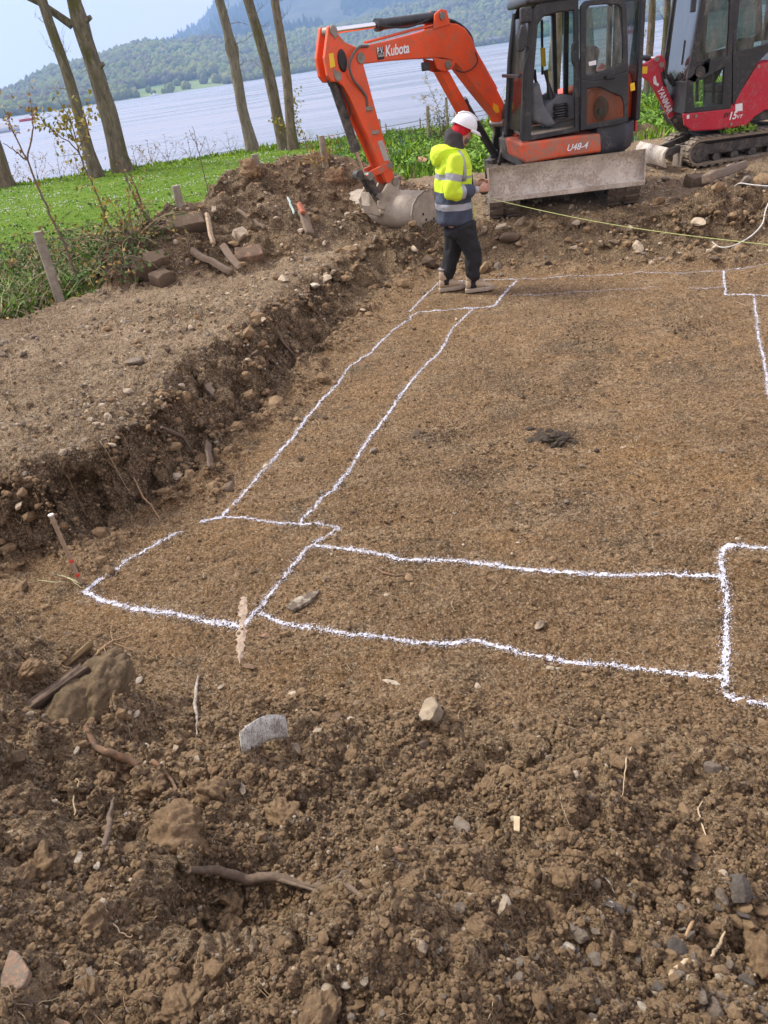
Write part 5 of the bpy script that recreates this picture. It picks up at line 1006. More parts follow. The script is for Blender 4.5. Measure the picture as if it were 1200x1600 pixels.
def lettering(name, txt, mt, parent, o, ux, uy, size, shear=0, thick=.004, label=None, bold=0):
    cu = bpy.data.curves.new('t', 'FONT'); cu.body = txt; cu.size = 1; cu.shear = shear; cu.offset = bold; ob = bpy.data.objects.new('t', cu); sc.collection.objects.link(ob)
    me = bpy.data.meshes.new_from_object(ob); bpy.data.objects.remove(ob)
    V = [Vector(v.co) for v in me.vertices]; w_ = max(v.x for v in V)-min(v.x for v in V); h = max(v.y for v in V); x0 = min(v.x for v in V)
    ux = Vector(ux); uy = Vector(uy); nn = ux.cross(uy).normalized(); o = Vector(o); mb = MB(); s_ = size/h; sx = ux.length/w_ if ux.length > 0 else s_
    mb.v = [o+ux.normalized()*(v.x-x0)*sx+uy.normalized()*v.y*s_+nn*thick for v in V]; mb.f = [tuple(p.vertices) for p in me.polygons]; mb.m = [0]*len(mb.f); mb.sm = [False]*len(mb.f)
    return mb.build(name, mt, parent)
def quad(px, fn, off, mt, name, parent, th=.004):
    P = [fn(*p)+off for p in px]; n = (P[1]-P[0]).cross(P[2]-P[0]).normalized(); mb = MB(); mb.prism(P, n*th); return mb.build(name, mt, parent)
def part(name, mb, mt, parent, bev=.0, **k): return mb.build(name, mt, parent, bev=bev, **k)
def track(parent, c0, fw, L_, w_, h, side, zg, lug=.025, rub=None):
    """c0: ground centre of the track; fw: unit forward vector; side: unit sideways"""
    c0 = Vector(c0); fw = Vector(fw); sd_ = Vector(side); up = Vector((0, 0, 1)); r = h/2; K = 14; pts = []; s_ = L_/2-r
    for i in range(K+1): a = -math.pi/2+math.pi*i/K; pts.append((s_+r*math.cos(a), r+r*math.sin(a)))
    for i in range(K+1): a = math.pi/2+math.pi*i/K; pts.append((-s_+r*math.cos(a), r+r*math.sin(a)*.93))
    # resample the loop
    P = []; n = len(pts)
    for i in range(n):
        a, b = pts[i], pts[(i+1) % n]; d = math.hypot(b[0]-a[0], b[1]-a[1]); k = max(1, int(d/.06))
        for j in range(k): P.append((a[0]+(b[0]-a[0])*j/k, a[1]+(b[1]-a[1])*j/k))
    n = len(P); mb = MB(); f = lambda q, t, e: c0+fw*(q[0]*(1+0*e))+up*q[1]+sd_*t
    rings = []; nrm = []
    for i in range(n):
        a, b = P[i-1], P[(i+1) % n]; d = Vector((b[0]-a[0], b[1]-a[1])).normalized(); nrm.append(Vector((d[1], -d[0])))
    for i in range(n):
        o_ = P[i]; inn = (P[i][0]-nrm[i][0]*.035, P[i][1]-nrm[i][1]*.035); rings.append([f(o_, -w_/2, 0), f(o_, w_/2, 0), f(inn, w_/2, 0), f(inn, -w_/2, 0)])
    for i in range(n):
        j = (i+1) % n; mb.add(rings[i]+rings[j], [(0, 1, 5, 4), (1, 2, 6, 5), (2, 3, 7, 6), (3, 0, 4, 7)])
    for i in range(0, n, 2):
        a, b = P[i], P[(i+1) % n]
        for t0, t1 in ((-w_/2+.0, -w_*.06), (w_*.06, w_/2)):
            q = [f(a, t0, 0), f(b, t0, 0), f(b, t1, 0), f(a, t1, 0)]; nn = fw*nrm[i][0]+up*nrm[i][1]; mb.prism([x-nn*.005 for x in q], nn*(lug+.005))
    mb.build('track', rub or RUB, parent)
    mb = MB(); mb.box(c0+up*h*.5, (.01, .01, .01))
    M = Matrix((fw, sd_, up)).transposed(); mb = MB(); mb.box(c0+up*h*.55, (L_*.72, w_*.45, h*.42), M); mb.build('track_frame', BLK_D, parent, bev=.02)
    for s2, nm in ((s_, 'idler'), (-s_, 'sprocket')):
        mb = MB(); q = c0+fw*s2+up*r; mb.tube([q-sd_*w_*.36, q+sd_*w_*.36], r-.05, 20); mb.tube([q-sd_*w_*.42, q+sd_*w_*.42], r*.35, 12); mb.build(nm, BLK_D, parent, bev=.01)
    for k in range(4):
        mb = MB(); q = c0+fw*(s_*(-.6+.4*k))+up*.085; mb.tube([q-sd_*w_*.3, q+sd_*w_*.3], .06, 12); mb.build('roller', BLK_D, parent)
def hose_p(name, pts, r, mt, parent, n=6):
    Q = []; P = [Vector(p) for p in pts]
    for i in range(len(P)-1):
        for k in range(n):
            t = k/n; a = P[max(i-1, 0)]; b, c = P[i], P[i+1]; d = P[min(i+2, len(P)-1)]; Q.append(.5*((2*b)+(c-a)*t+(2*a-5*b+4*c-d)*t*t+(3*b-a-3*c+d)*t**3))
    Q.append(P[-1]); mb = MB(); mb.tube(Q, r, 8); return mb.build(name, mt, parent)
def cylinder(parent, a, b, f, r, name, rodr=None, body=None):
    a = Vector(a); b = Vector(b); m_ = a.lerp(b, f); mb = MB(); mb.tube([a, m_], r, 16); d = (b-a).normalized(); mb.tube([m_-d*.05, m_+d*.025], r*1.18, 16); mb.tube([a, a+d*.05], r*1.15, 16)
    o = mb.build(name, body or BLK_P, parent, bev=.004); mb = MB(); mb.tube([m_, b], rodr or r*.55, 14); mb.build('piston_rod', CHROME, o)
def frame(px_out, px_in, fn, vec, mt, name, parent, bev=.012):
    """frame between an outer and an inner outline with the same number of corners, extruded by vec"""
    O = [fn(*p) for p in px_out]; I = [fn(*p) for p in px_in]; n = len(O); v = Vector(vec); mb = MB()
    V = O+I+[p+v for p in O]+[p+v for p in I]; F = []
    for i in range(n):
        j = (i+1) % n; F += [(i, j, n+j, n+i), (2*n+i, 3*n+i, 3*n+j, 2*n+j), (i, 2*n+i, 2*n+j, j), (n+i, n+j, 3*n+j, 3*n+i)]
    mb.add(V, F); return mb.build(name, mt, parent, bev=bev)
def dense(pts, k=3):
    return pts

def orange_excavator():
    zg = .36; t = thing('mini_excavator', (3.15, 11.3, zg), 'orange mini excavator with a black open door cab and raised dozer blade behind the person', 'excavator')
    fw = Vector((-.165, -.986, 0)); sd_ = Vector((.986, -.165, 0)); up = Vector((0, 0, 1))
    for k in (-1, 1): track(t, Vector((2.93, 10.2, zg-.02))+sd_*.765*k-fw*1.02, fw, 2.1, .4, .52, sd_, zg)
    mb = MB(); M = Matrix((fw, sd_, up)).transposed(); c = Vector((2.93, 10.2, zg))-fw*1.02; mb.box(c+up*.42, (1.3, 1.2, .22), M); mb.tube([c+up*.45, c+up*.66], .42, 24); part('undercarriage', mb, BLK_D, t, .02)
    # dozer blade
    A = Vector((1.88, 9.86, 0)); B = Vector((3.76, 9.6, 0)); d = (B-A).normalized(); n = Vector((d.y, -d.x, 0)); n = n if n.y < 0 else -n
    prof = [(0.03, 1.075), (-.005, 1.06), (-.045, .97), (-.055, .88), (-.03, .78), (.03, .70), (.05, .685), (.02, .70), (-.015, .78), (-.03, .88), (-.02, .97), (.0, 1.04)]
    mb = MB(); mb.loft([[p+n*q[0]+up*q[1] for q in prof] for p in (A, A.lerp(B, .33), A.lerp(B, .66), B)]); bl = part('dozer_blade', mb, BLADE, t, .004)
    for P_ in (A, B): mb = MB(); mb.prism([P_+n*.055+up*.683, P_+n*.035+up*1.08, P_-n*.085+up*1.06, P_-n*.085+up*.72], d*(.014 if P_ is A else -.014)); mb.build('side_plate', BLADE, bl, bev=.003)
    mb = MB(); mb.prism([A+n*.052+up*.672, A+n*.056+up*.73, B+n*.056+up*.73, B+n*.052+up*.672], -n*.012); mb.build('cutting_edge', BLADE, bl, bev=.003)
    for k in (-.42, .42): mb = MB(); q = A.lerp(B, .5)+d*k; mb.prism([q-n*.05+up*.75, q-n*.05+up*.92, q-n*.75+up*.78, q-n*.75+up*.66], d*.09); part('blade_arm', mb, BLK_D, t, .01)
    q = A.lerp(B, .5); cylinder(t, q-n*.7+up*.95, q-n*.06+up*.95, .6, .05, 'blade_cylinder')
    # lower body
    yn, yf = 10.4, 12.15; f = lambda px, py: Y(px, py, yn); fo = lambda px, py: Y(px, py, yn-.02); dv = (0, 1.7, 0)
    sk = [(813, 224), (900, 212), (939, 208), (940, 238), (880, 246), (822, 256), (816, 250)]
    mb = MB(); mb.prism([fo(*p) for p in sk], (0, .9, 0)); part('side_cover', mb, ORG_D, t, .03, seg=3)
    lw = [f(*p) for p in [(940, 206), (978, 196)]]
    ring = lambda z, g: [Vector((3.42-g*0, 10.39+.02*g, z)), Vector((3.8-.05*g, 10.42+.02*g, z)), Vector((3.98-.05*g, 10.62, z)), Vector((4.1-.05*g, 11.1, z)), Vector((4.1-.05*g, 11.6, z)), Vector((3.95-.05*g, 12.0, z)), Vector((3.6, 12.15-.03*g, z)), Vector((3.42, 12.15, z))]
    mb = MB(); mb.loft([ring(z, g) for z, g in ((.95, 2), (.99, .6), (1.1, 0), (1.28, 0), (1.33, .5))]); part('counterweight', mb, simple('counterweight_black', (.035, .037, .045), .5, var=.3, vs=5, mud=.35, mudcol=(.2, .18, .15), ms=5), t, .02)
    mb = MB(); mb.prism([(2.45, 10.5, .93), (3.45, 10.5, .93), (3.45, 10.5, 1.2), (2.45, 10.5, 1.2)], (0, 1.6, 0)); part('floor_frame', mb, BLK_D, t, .02)
    def hr(z, g): return [Vector((3.62, 10.5, z)), Vector((3.84-g, 10.5+g, z)), Vector((3.99-g, 10.66+g*.5, z)), Vector((4.08-g*1.4, 11.1, z)), Vector((4.08-g*1.4, 11.6, z)), Vector((3.95-g, 11.95-g, z)), Vector((3.62, 12.1-g, z))]
    mb = MB(); mb.loft([hr(z, g) for z, g in ((1.33, .01), (1.5, 0), (1.7, .01), (1.82, .06), (1.88, .16))]); part('engine_hood', mb, ORG_P, t, .01)
    mb = MB(); mb.prism([(2.6, 11.45, 1.2), (3.62, 11.45, 1.2), (3.62, 11.45, 1.72), (2.75, 11.45, 1.6)], (0, .65, 0)); part('side_hood', mb, ORG_P, t, .05, seg=3)
    quad([(982, 131), (989, 129), (990, 141), (983, 143)], fo, Vector((.02, .0, 0)), YEL, 'warning_sticker', t)
    mb = MB(); mb.box((4.03, 10.72, 1.22), (.03, .09, .14)); part('tail_lamp', mb, REDL, t, .01)
    # cab shell
    xz = lambda px, py, y=yn: Y(px, py, y)
    out = [(816, 222), (818, 160), (823, 90), (829, 25), (838, 5), (868, -6), (904, -10), (906, 205)]
    inn = [(830, 212), (832, 158), (836, 100), (841, 38), (849, 26), (875, 19), (897, 17), (899, 199)]
    cab = frame(out, inn, f, (0, .07, 0), BLK_P, 'cab_frame', t, .015)
    fr_ = frame(out, inn, lambda a, b: f(a, b)+Vector((0, .98, 0)), (0, .06, 0), BLK_P, 'cab_frame', t, .01)
    dout = [(905, 205), (903, 120), (904, 10), (910, 0), (940, -6), (975, -10), (981, 60), (981, 193), (960, 198), (935, 202)]
    # rear half: door folded back on the side
    douter = [(906, 204), (905, 110), (906, 12), (914, 3), (942, -2), (966, -2), (977, 8), (980, 100), (979, 190), (940, 198)]
    bk = MB(); bk.prism([f(*p)+Vector((0, .03, 0)) for p in douter], (0, .05, 0))
    # ring pieces around the two door panes
    up_in = [(914, 116), (914, 60), (915, 14), (921, 9), (945, 7), (964, 8), (969, 14), (971, 60), (971, 97), (925, 117)]
    mid = [(906, 125), (905, 60), (905, 10), (912, 2), (942, -3), (968, -3), (977, 6), (979, 60), (980, 112), (930, 128)]
    door = thing('x', (0, 0, 0), '', '') if False else None
    dr = frame(mid, up_in, lambda a, b: f(a, b)+Vector((0, -.05, 0)), (0, .05, 0), BLK_P, 'door', t, .012)
    lo_out = [(906, 204), (906, 160), (906, 124), (930, 126), (955, 118), (980, 110), (980, 150), (979, 190), (958, 196), (930, 200)]
    lo_in = [(915, 194), (915, 164), (916, 139), (935, 136), (950, 143), (969, 151), (973, 162), (974, 182), (955, 187), (932, 191)]
    d2 = frame(lo_out, lo_in, lambda a, b: f(a, b)+Vector((0, -.05, 0)), (0, .05, 0), BLK_P, 'door_panel', dr, .012)
    quad([(914, 116), (915, 12), (966, 8), (971, 97), (925, 117)], f, Vector((0, -.03, 0)), GLASSD, 'window_pane', dr)
    quad([(915, 194), (916, 139), (937, 136), (970, 151), (974, 183)], f, Vector((0, -.03, 0)), GLASS, 'window_pane', dr)
    mb = MB(); q = f(950, 120)+Vector((0, -.09, 0)); mb.box(q, (.12, .04, .05)); mb.build('door_handle', BLKS, dr, bev=.01)
    quad([(918, 97), (930, 94), (930, 101), (919, 103)], f, Vector((0, -.04, 0)), WHT, 'sticker', dr, .003)
    # orange wheel arch / side cover seen through the lower pane with an oval vent
    mb = MB(); mb.prism([f(*p)+Vector((0, .1, 0)) for p in [(914, 150), (926, 140), (938, 136), (972, 152), (976, 190), (914, 198)]], (0, .12, 0)); rc = part('rear_cover', mb, simple('paint_orange_cover', (.85, .1, .015), .45, var=.1, vs=3, mud=.15, mudcol=MUD, ms=8), t, .02)
    mb = MB(); q = f(942, 170)+Vector((0, .08, 0)); mb.loft([[q+Vector((math.cos(a)*.1*s_, y_, math.sin(a)*.14*s_)) for a in [i*math.pi/8 for i in range(16)]] for s_, y_ in ((1, 0), (.85, .015))]); mb.build('vent', simple('vent_dark', (.25, .05, .02), .7, mud=.6), rc); mb = MB(); mb.tube([q+Vector((0, -.03, -.03)), q+Vector((0, .02, -.03))], .04, 14); mb.build('cap', BLK_P, rc)
    # roof, rear pillars, back wall, front glass
    zr = f(868, -6).z; mb = MB(); a, b = f(838, 3), f(978, -14); zr = 2.8
    def rr(z, g): return [Vector((2.52+g, 10.36+g, z)), Vector((4.0-g, 10.36+g, z)), Vector((4.0-g, 11.42-g, z)), Vector((2.52+g, 11.42-g, z))]
    mb.loft([rr(2.70, 0), rr(2.78, 0), rr(2.83, .06)]); part('roof', mb, BLK_P, t, .03, seg=3)
    quad([(914, 190), (914, 8), (966, 4), (973, 186)], lambda a, b: f(a, b)+Vector((0, .98, 0)), Vector(), GLASSD, 'side_window', t)
    for x in (3.3, 3.88): mb = MB(); mb.box((x, 11.4, 2.0), (.06, .06, 1.5)); part('pillar', mb, BLK_P, t, .01)
    mb = MB(); mb.box((3.93, 10.9, 2.02), (.05, .95, 1.45)); 
    frame([(0, 0)]*4, [(0, 0)]*4, lambda a, b: Vector((0, 0, 0)), (0, 0, 0), BLK_P, 'x', t).name if False else None
    def yz(P): return lambda i, j: P[i]
    O = [Vector((3.93, 10.42, 1.3)), Vector((3.93, 11.4, 1.3)), Vector((3.93, 11.4, 2.72)), Vector((3.93, 10.42, 2.72))]; I = [Vector((3.93, 10.5, 1.75)), Vector((3.93, 11.32, 1.75)), Vector((3.93, 11.32, 2.6)), Vector((3.93, 10.5, 2.6))]
    frame([(i, 0) for i in range(4)], [(i, 1) for i in range(4)], lambda i, j: (I if j else O)[i], (.05, 0, 0), BLK_P, 'rear_frame', t)
    mb = MB(); mb.prism(I, (.008, 0, 0)); part('rear_window', mb, GLASSD, t)
    fp = [f(818, 215), f(830, 25)]; mb = MB(); mb.prism([fp[0]+Vector((0, .08, .05)), fp[0]+Vector((0, .95, .05)), fp[1]+Vector((0, .95, 0)), fp[1]+Vector((0, .08, 0))], (.008, 0, 0)); part('windscreen', mb, GLASS, t)
    for yy in (.02, .93): mb = MB(); mb.tube([f(817, 218)+Vector((-.01, yy, 0)), f(824, 90)+Vector((-.01, yy, 0)), f(832, 14)+Vector((.0, yy, 0))], .032, 10); part('front_pillar', mb, BLK_P, t)
    for z_, x_ in ((1.98, 2.44),): mb = MB(); mb.box((x_, 10.93, z_), (.03, .95, .04)); part('windscreen_bar', mb, BLK_P, t, .005)
    quad([(834, 118), (842, 34), (893, 24), (896, 112)], lambda a, b: f(a, b)+Vector((0, 1.0, 0)), Vector(), GLASS, 'side_window', t)
    mb = MB(); mb.tube([f(880, 24)+Vector((0, .99, 0)), f(880, 118)+Vector((0, .99, 0))], .018, 8); part('window_post', mb, BLK_P, t)
    quad([(877, 72), (884, 72), (885, 104), (878, 104)], lambda a, b: f(a, b)+Vector((0, .95, 0)), Vector(), YEL, 'yellow_handle', t, .05)
    hose_p('grab_rail', [f(898, 66)+Vector((.0, -.02, 0)), f(892, 72)+Vector((0, -.06, 0)), f(892, 95)+Vector((0, -.06, 0)), f(897, 103)+Vector((0, -.02, 0))], .012, BLK_P, t)
    # cab inside
    mb = MB(); mb.prism([f(830, 214)+Vector((0, .03, -.02)), f(905, 203)+Vector((0, .03, -.02)), f(905, 196)+Vector((0, .03, -.02)), f(830, 206)+Vector((0, .03, -.02))], (0, .95, 0)); part('cab_floor', mb, STEEL, t)
    mb = MB(); mb.box((3.1, 10.95, 1.36), (.42, .5, .3)); mb.box((3.1, 10.72, 1.42), (.36, .1, .32)); part('seat_base', mb, PLAST, t, .03)
    mb = MB(); mb.loft([[Vector((x, y, z)) for x, y in ((2.86, 10.72), (3.36, 10.72), (3.36, 11.18), (2.86, 11.18))] for z in (1.52, 1.6, 1.63)]); part('seat', mb, SEATM, t, .05, seg=3)
    mb = MB(); mb.prism([(3.3, 10.73, 1.58), (3.44, 10.73, 1.6), (3.56, 10.73, 2.15), (3.46, 10.73, 2.2), (3.38, 10.73, 2.0)], (0, .45, 0)); part('backrest', mb, SEATM, t, .05, seg=3)
    for yy in (10.62, 11.22):
        mb = MB(); mb.prism([(2.78, yy, 1.35), (3.3, yy, 1.42), (3.3, yy, 1.64), (3.0, yy, 1.72), (2.78, yy, 1.6)], (0, .12, 0)); part('console', mb, PLAST, t, .03)
        mb = MB(); mb.tube([(2.9, yy+.06, 1.68), (2.86, yy+.06, 1.86)], [.045, .02], 10); mb.tube([(2.86, yy+.06, 1.84), (2.83, yy+.06, 2.0)], [.016, .03], 10); part('joystick', mb, BLKS, t)
    mb = MB(); [mb.tube([(3.0, 10.6, 1.44+.03*k), (3.0, 10.6, 1.46+.03*k)], .1-.012*(k % 2), 16) for k in range(6)]; part('bellows', mb, BLK_P, t)
    mb = MB(); mb.prism([f(838, 190)+Vector((0, .15, 0)), f(836, 140)+Vector((0, .15, 0)), f(848, 128)+Vector((0, .15, 0)), f(856, 165)+Vector((0, .15, 0)), f(875, 195)+Vector((0, .15, 0)), f(862, 200)+Vector((0, .15, 0))], (0, .7, 0)); part('dashboard', mb, PLAST, t, .03)
    for yy in (.4, .6): mb = MB(); mb.tube([f(852, 190)+Vector((0, yy, 0)), f(848, 150)+Vector((0, yy, 0)), f(846, 132)+Vector((0, yy, 0))], .012, 8); part('travel_lever', mb, BLKS, t)
    # mirrors, lights, wiring
    mb = MB(); mb.prism([f(*p)+Vector((0, -.12, 0)) for p in [(811, 40), (819, 38), (821, 60), (816, 80), (806, 82), (806, 60)]], (0, .05, 0)); mr = part('mirror', mb, BLK_P, t, .02, seg=3); mb = MB(); mb.tube([f(815, 40)+Vector((0, -.1, 0)), f(822, 30), f(832, 34)+Vector((0, .02, 0))], .012, 8); mb.build('mirror_arm', BLK_P, mr)
    mb = MB(); mb.box(f(820, 24)+Vector((0, -.04, 0)), (.13, .11, .16)); part('work_light', mb, BLK_P, t, .02)
    mb = MB(); q = Vector((4.03, 10.42, 2.72)); mb.tube([q, q+Vector((.02, -.1, 0))], .11, 20); part('rear_mirror', mb, BLK_P, t, .02)
    hose_p('wiring', [f(822, 70)+Vector((-.03, -.03, 0)), f(826, 78)+Vector((0, -.05, 0)), f(820, 110)+Vector((-.02, -.04, 0)), f(819, 160)+Vector((-.02, -.03, 0))], .009, BLKS, t)
    lettering('model_lettering', 'U48-4', WHT, t, fo(886, 236)+Vector((0, -.004, 0)), fo(919, 231)-fo(886, 236), Vector((0, 0, 1)), .075, shear=.3, thick=.006, bold=.02)
    # ---- boom group
    P0 = (2.4, 11.7); D_ = (-.848, -.53); e = Vector((D_[0], D_[1], 0)); nn = Vector((D_[1], -D_[0], 0)); nn = nn if nn.y > 0 else -nn      # away from the viewer
    g = lambda px, py, o=0: PLN(px, py, P0, D_)+nn*o
    W = .2
    # swing bracket
    mb = MB(); mb.prism([g(*p, -.03) for p in [(786, 205), (784, 175), (790, 158), (800, 168), (806, 190), (808, 215), (802, 252), (788, 262), (776, 256), (782, 235)]], nn*.05); part('swing_bracket', mb, BLK_D, t, .015)
    mb = MB(); mb.prism([g(*p, W-.03) for p in [(786, 205), (784, 175), (790, 158), (800, 168), (806, 190), (808, 215), (802, 252), (788, 262), (776, 256), (782, 235)]], nn*.05); part('swing_bracket', mb, BLK_D, t, .015)
    mb = MB(); c = g(800, 232, .1); mb.tube([c-Vector((0, 0, .3)), c+Vector((0, 0, .3))], .11, 16); mb.tube([c+Vector((.35, -.05, -.2)), c+Vector((0, 0, -.2))], .12, 14); mb.tube([c+Vector((.35, -.05, .12)), c+Vector((0, 0, .12))], .1, 14); mb.prism([g(770, 250, .02), g(800, 240, .02), g(800, 262, .02), g(772, 264, .02)], nn*.18); part('swing_post', mb, BLK_D, t, .015)
    # boom
    bp = [(554, 81), (560, 76), (573, 71), (605, 64), (650, 52), (676, 44), (702, 36), (715, 37), (727, 44), (737, 58), (744, 76), (765, 117), (786, 157), (795, 182), (790, 197), (785, 198), (779, 182), (750, 146), (724, 112), (718, 104), (707, 94), (690, 90), (661, 91), (620, 94), (566, 100), (554, 95)]
    mb = MB(); mb.prism([g(*p) for p in bp], nn*W); bm_ = part('boom', mb, ORG_P, t, .012)
    for o_ in (-.015, W-.015):
        mb = MB(); mb.prism([g(*p, o_) for p in [(677, 46), (679, 22), (688, 14), (697, 16), (703, 38)]], nn*.03); mb.build('boom_lug', ORG_P, bm_, bev=.006)
        mb = MB(); mb.prism([g(*p, o_) for p in [(676, 90), (683, 108), (694, 112), (706, 108), (712, 96)]], nn*.03); mb.build('boom_lug', ORG_P, bm_, bev=.006)
    def pin(px, py, r, o0=-.035, o1=None, par=None):
        mb = MB(); mb.tube([g(px, py, o0), g(px, py, W+.035 if o1 is None else o1)], r, 14); return mb.build('pin', PIN, par or bm_, bev=.004)
    for q in ((689, 25, .045), (698, 101, .05), (562, 91, .06), (786, 192, .05)): pin(*q)
    # steel pipes and hoses along the boom
    for dpy, o_ in ((-4, .03), (-4.5, .08)):
        hose_p('hydraulic_pipe', [g(575, 70+dpy, o_), g(605, 62+dpy, o_), g(650, 50+dpy, o_), g(680, 43+dpy, o_)], .013, ORG_P, bm_)
    hose_p('hydraulic_hose', [g(684, 40, .05), g(703, 31, .05), g(722, 38, .05), g(738, 54, .05), g(744, 72, .06)], .022, BLKS, bm_); hose_p('hydraulic_hose', [g(690, 42, .12), g(706, 31, .12), g(724, 38, .12), g(740, 54, .12), g(746, 74, .12)], .022, BLKS, bm_)
    for o_ in (.04, .12): hose_p('hydraulic_pipe', [g(744, 76, o_), g(757, 98, o_), g(768, 118, o_), g(778, 136, o_), g(779, 146, o_), g(788, 160, o_)], .012, ORG_P, bm_)
    hose_p('hydraulic_hose', [g(741, 82, -.02), g(744, 96, -.03), g(735, 108, -.03), g(722, 113, -.02), g(712, 109, .0)], .008, BLKS, bm_)
    hose_p('hydraulic_hose', [g(578, 72, .02), g(558, 74, -.05), g(546, 86, -.08), g(540, 104, -.08), g(548, 125, -.06), g(562, 140, -.04), g(570, 152, -.03), g(572, 166, -.02)], .016, simple('hose_grey', (.12, .1, .09), .6, mud=.4), bm_)
    mb = MB(); mb.box(g(574, 170, -.02), (.1, .04, .05)); mb.build('hose_clamp', PIN, bm_, bev=.006)
    # boom side lamp
    mb = MB(); mb.box(g(672, 103, .1), (.1, .1, .1)); mb.build('work_light', BLK_P, bm_, bev=.012)
    # lettering
    lo, lr = g(602, 88, -.004), g(639, 82, -.004); lettering('maker_lettering', 'Kubota', WHT, bm_, lo, lr-lo, g(602, 70)-g(602, 88), .115, thick=.006, bold=.025)
    quad([(588, 75), (599, 73), (600, 92), (590, 94)], g, -nn*.004, BLKS, 'black_sticker', bm_); lettering('sticker_lettering', 'P.V.', WHT, bm_, g(589, 85, -.012), g(599, 83.5)-g(589, 85), Vector((0, 0, 1)), .07, thick=.002, bold=.02); lettering('sticker_lettering', 'DOBSON', WHT, bm_, g(590, 89.3, -.012), g(599.6, 88)-g(590, 89.3), Vector((0, 0, 1)), .022, thick=.002, bold=.01)
    quad([(771, 161), (778, 165), (780, 175), (775, 177), (770, 170)], g, -nn*.004, YEL, 'warning_sticker', bm_)
    # boom cylinder (shield plate orange, body black)
    a, b = g(698, 101, .1), g(781, 243, .1); cylinder(t, b, a, .62, .055, 'boom_cylinder'); mb = MB(); mb.prism([g(*p, .02) for p in [(689, 112), (697, 108), (704, 112), (734, 168), (735, 176), (726, 180)]], nn*.14); part('cylinder_guard', mb, ORG_P, t, .01)
    # stick
    e2 = [(496+0, 0)]
    sp = [(512, 41), (520, 40), (528, 54), (538, 66), (552, 72), (563, 78), (570, 92), (567, 102), (576, 135), (588, 180), (601, 225), (611, 262), (617, 284), (612, 290), (602, 284), (594, 262), (578, 225), (560, 185), (545, 152), (536, 136), (528, 128), (518, 128), (511, 118), (506, 90)]
    mb = MB(); mb.prism([g(*p, -.02) for p in sp], nn*.055); mb.prism([g(*p, W-.035) for p in sp], nn*.055)
    stx = part('stick', mb, ORG_P, t, .01)
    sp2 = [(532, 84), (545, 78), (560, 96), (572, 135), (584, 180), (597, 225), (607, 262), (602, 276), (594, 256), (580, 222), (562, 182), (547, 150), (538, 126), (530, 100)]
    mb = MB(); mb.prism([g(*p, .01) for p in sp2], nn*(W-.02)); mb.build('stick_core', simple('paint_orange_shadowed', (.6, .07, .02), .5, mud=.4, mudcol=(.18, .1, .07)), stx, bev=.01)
    for q in ((519, 48, .05), (526, 119, .05)): pin(*q, par=stx)
    mb = MB(); mb.prism([g(*p, -.03) for p in [(512, 46), (520, 44), (526, 54), (522, 62)]], nn*.012); mb.build('pin_plate', PIN, stx, bev=.004); mb = MB(); mb.prism([g(*p, -.03) for p in [(519, 108), (525, 112), (531, 124), (524, 128), (520, 118)]], nn*.012); mb.build('pin_plate', PIN, stx, bev=.004)
    quad([(512, 84), (519, 83), (522, 104), (514, 107)], lambda a, b: g(a, b, -.026), Vector(), YEL, 'warning_sticker', stx)
    mb = MB(); q = g(533, 95, -.022); mb.loft([[q+e*math.cos(a)*.065*s_+Vector((0, 0, math.sin(a)*.12*s_))-nn*o_ for a in [i*math.pi/8 for i in range(16)]] for s_, o_ in ((1, .008), (.8, .02))]); mb.build('access_hole', BLKS, stx)
    for i_, q in enumerate(((574, 170), (584, 207))): mb = MB(); mb.box(g(*q, -.03), (.1, .03, .045)); mb.build('clip', PIN, stx, bev=.006)
    quad([(588, 221), (596, 219), (608, 250), (599, 252)], lambda a, b: g(a, b, -.024), Vector(), simple('worn_sticker', (.45, .4, .37), .8, var=.4, vs=60), 'worn_sticker', stx)
    # stick cylinder on top of the boom
    cylinder(t, g(689, 25, .1), g(519, 48, .1), .56, .06, 'stick_cylinder', .034); hose_p('hydraulic_pipe', [g(672, 30, .03), g(640, 42, .02), g(610, 42, .02), g(594, 40, .03)], .01, BLKS, t)
    # bucket cylinder
    cylinder(t, g(526, 124, .1), g(575, 272, .1), .72, .058, 'bucket_cylinder', .03, BLK_D); hose_p('hydraulic_hose', [g(533, 130, .02), g(538, 148, .0), g(545, 165, .0), g(548, 180, .02), g(543, 184, .05)], .01, BLKS, t)
    # links
    for o_ in (-.03, W+.0):
        mb = MB(); mb.prism([g(*p, o_) for p in [(608, 253), (613, 262), (606, 266), (582, 276), (576, 282), (571, 274), (579, 266), (596, 258)]], nn*.03); part('link_arm', mb, ORG_D, t, .006)
    mb = MB(); mb.tube([g(577, 276, .04), g(592, 305, .04)], .05, 10); mb.tube([g(577, 276, W-.04), g(592, 305, W-.04)], .05, 10); mb.tube([g(566, 274, .05), g(566, 274, W-.05)], .06, 12); part('tipping_link', mb, BLK_D, t, .01)
    for q in ((608, 258, .045), (577, 275, .05), (592, 306, .04), (616, 284, .05)): pin(*q, par=stx)
    # quick hitch
    hp_ = [(611, 277), (619, 275), (624, 284), (622, 300), (612, 314), (600, 328), (591, 326), (590, 316), (596, 302), (603, 290)]
    for o_ in (-.02, W-.02): mb = MB(); mb.prism([g(*p, o_) for p in hp_], nn*.045); part('hitch_plate', mb, STEEL, t, .01)
    mb = MB(); mb.prism([g(*p, .0) for p in [(598, 318), (612, 312), (622, 300), (616, 326), (608, 336), (594, 334)]], nn*W); mb.prism([g(*p, .0) for p in [(577, 300), (588, 318), (596, 338), (584, 336), (578, 322)]], nn*W); part('hitch_body', mb, STEEL, t, .01)
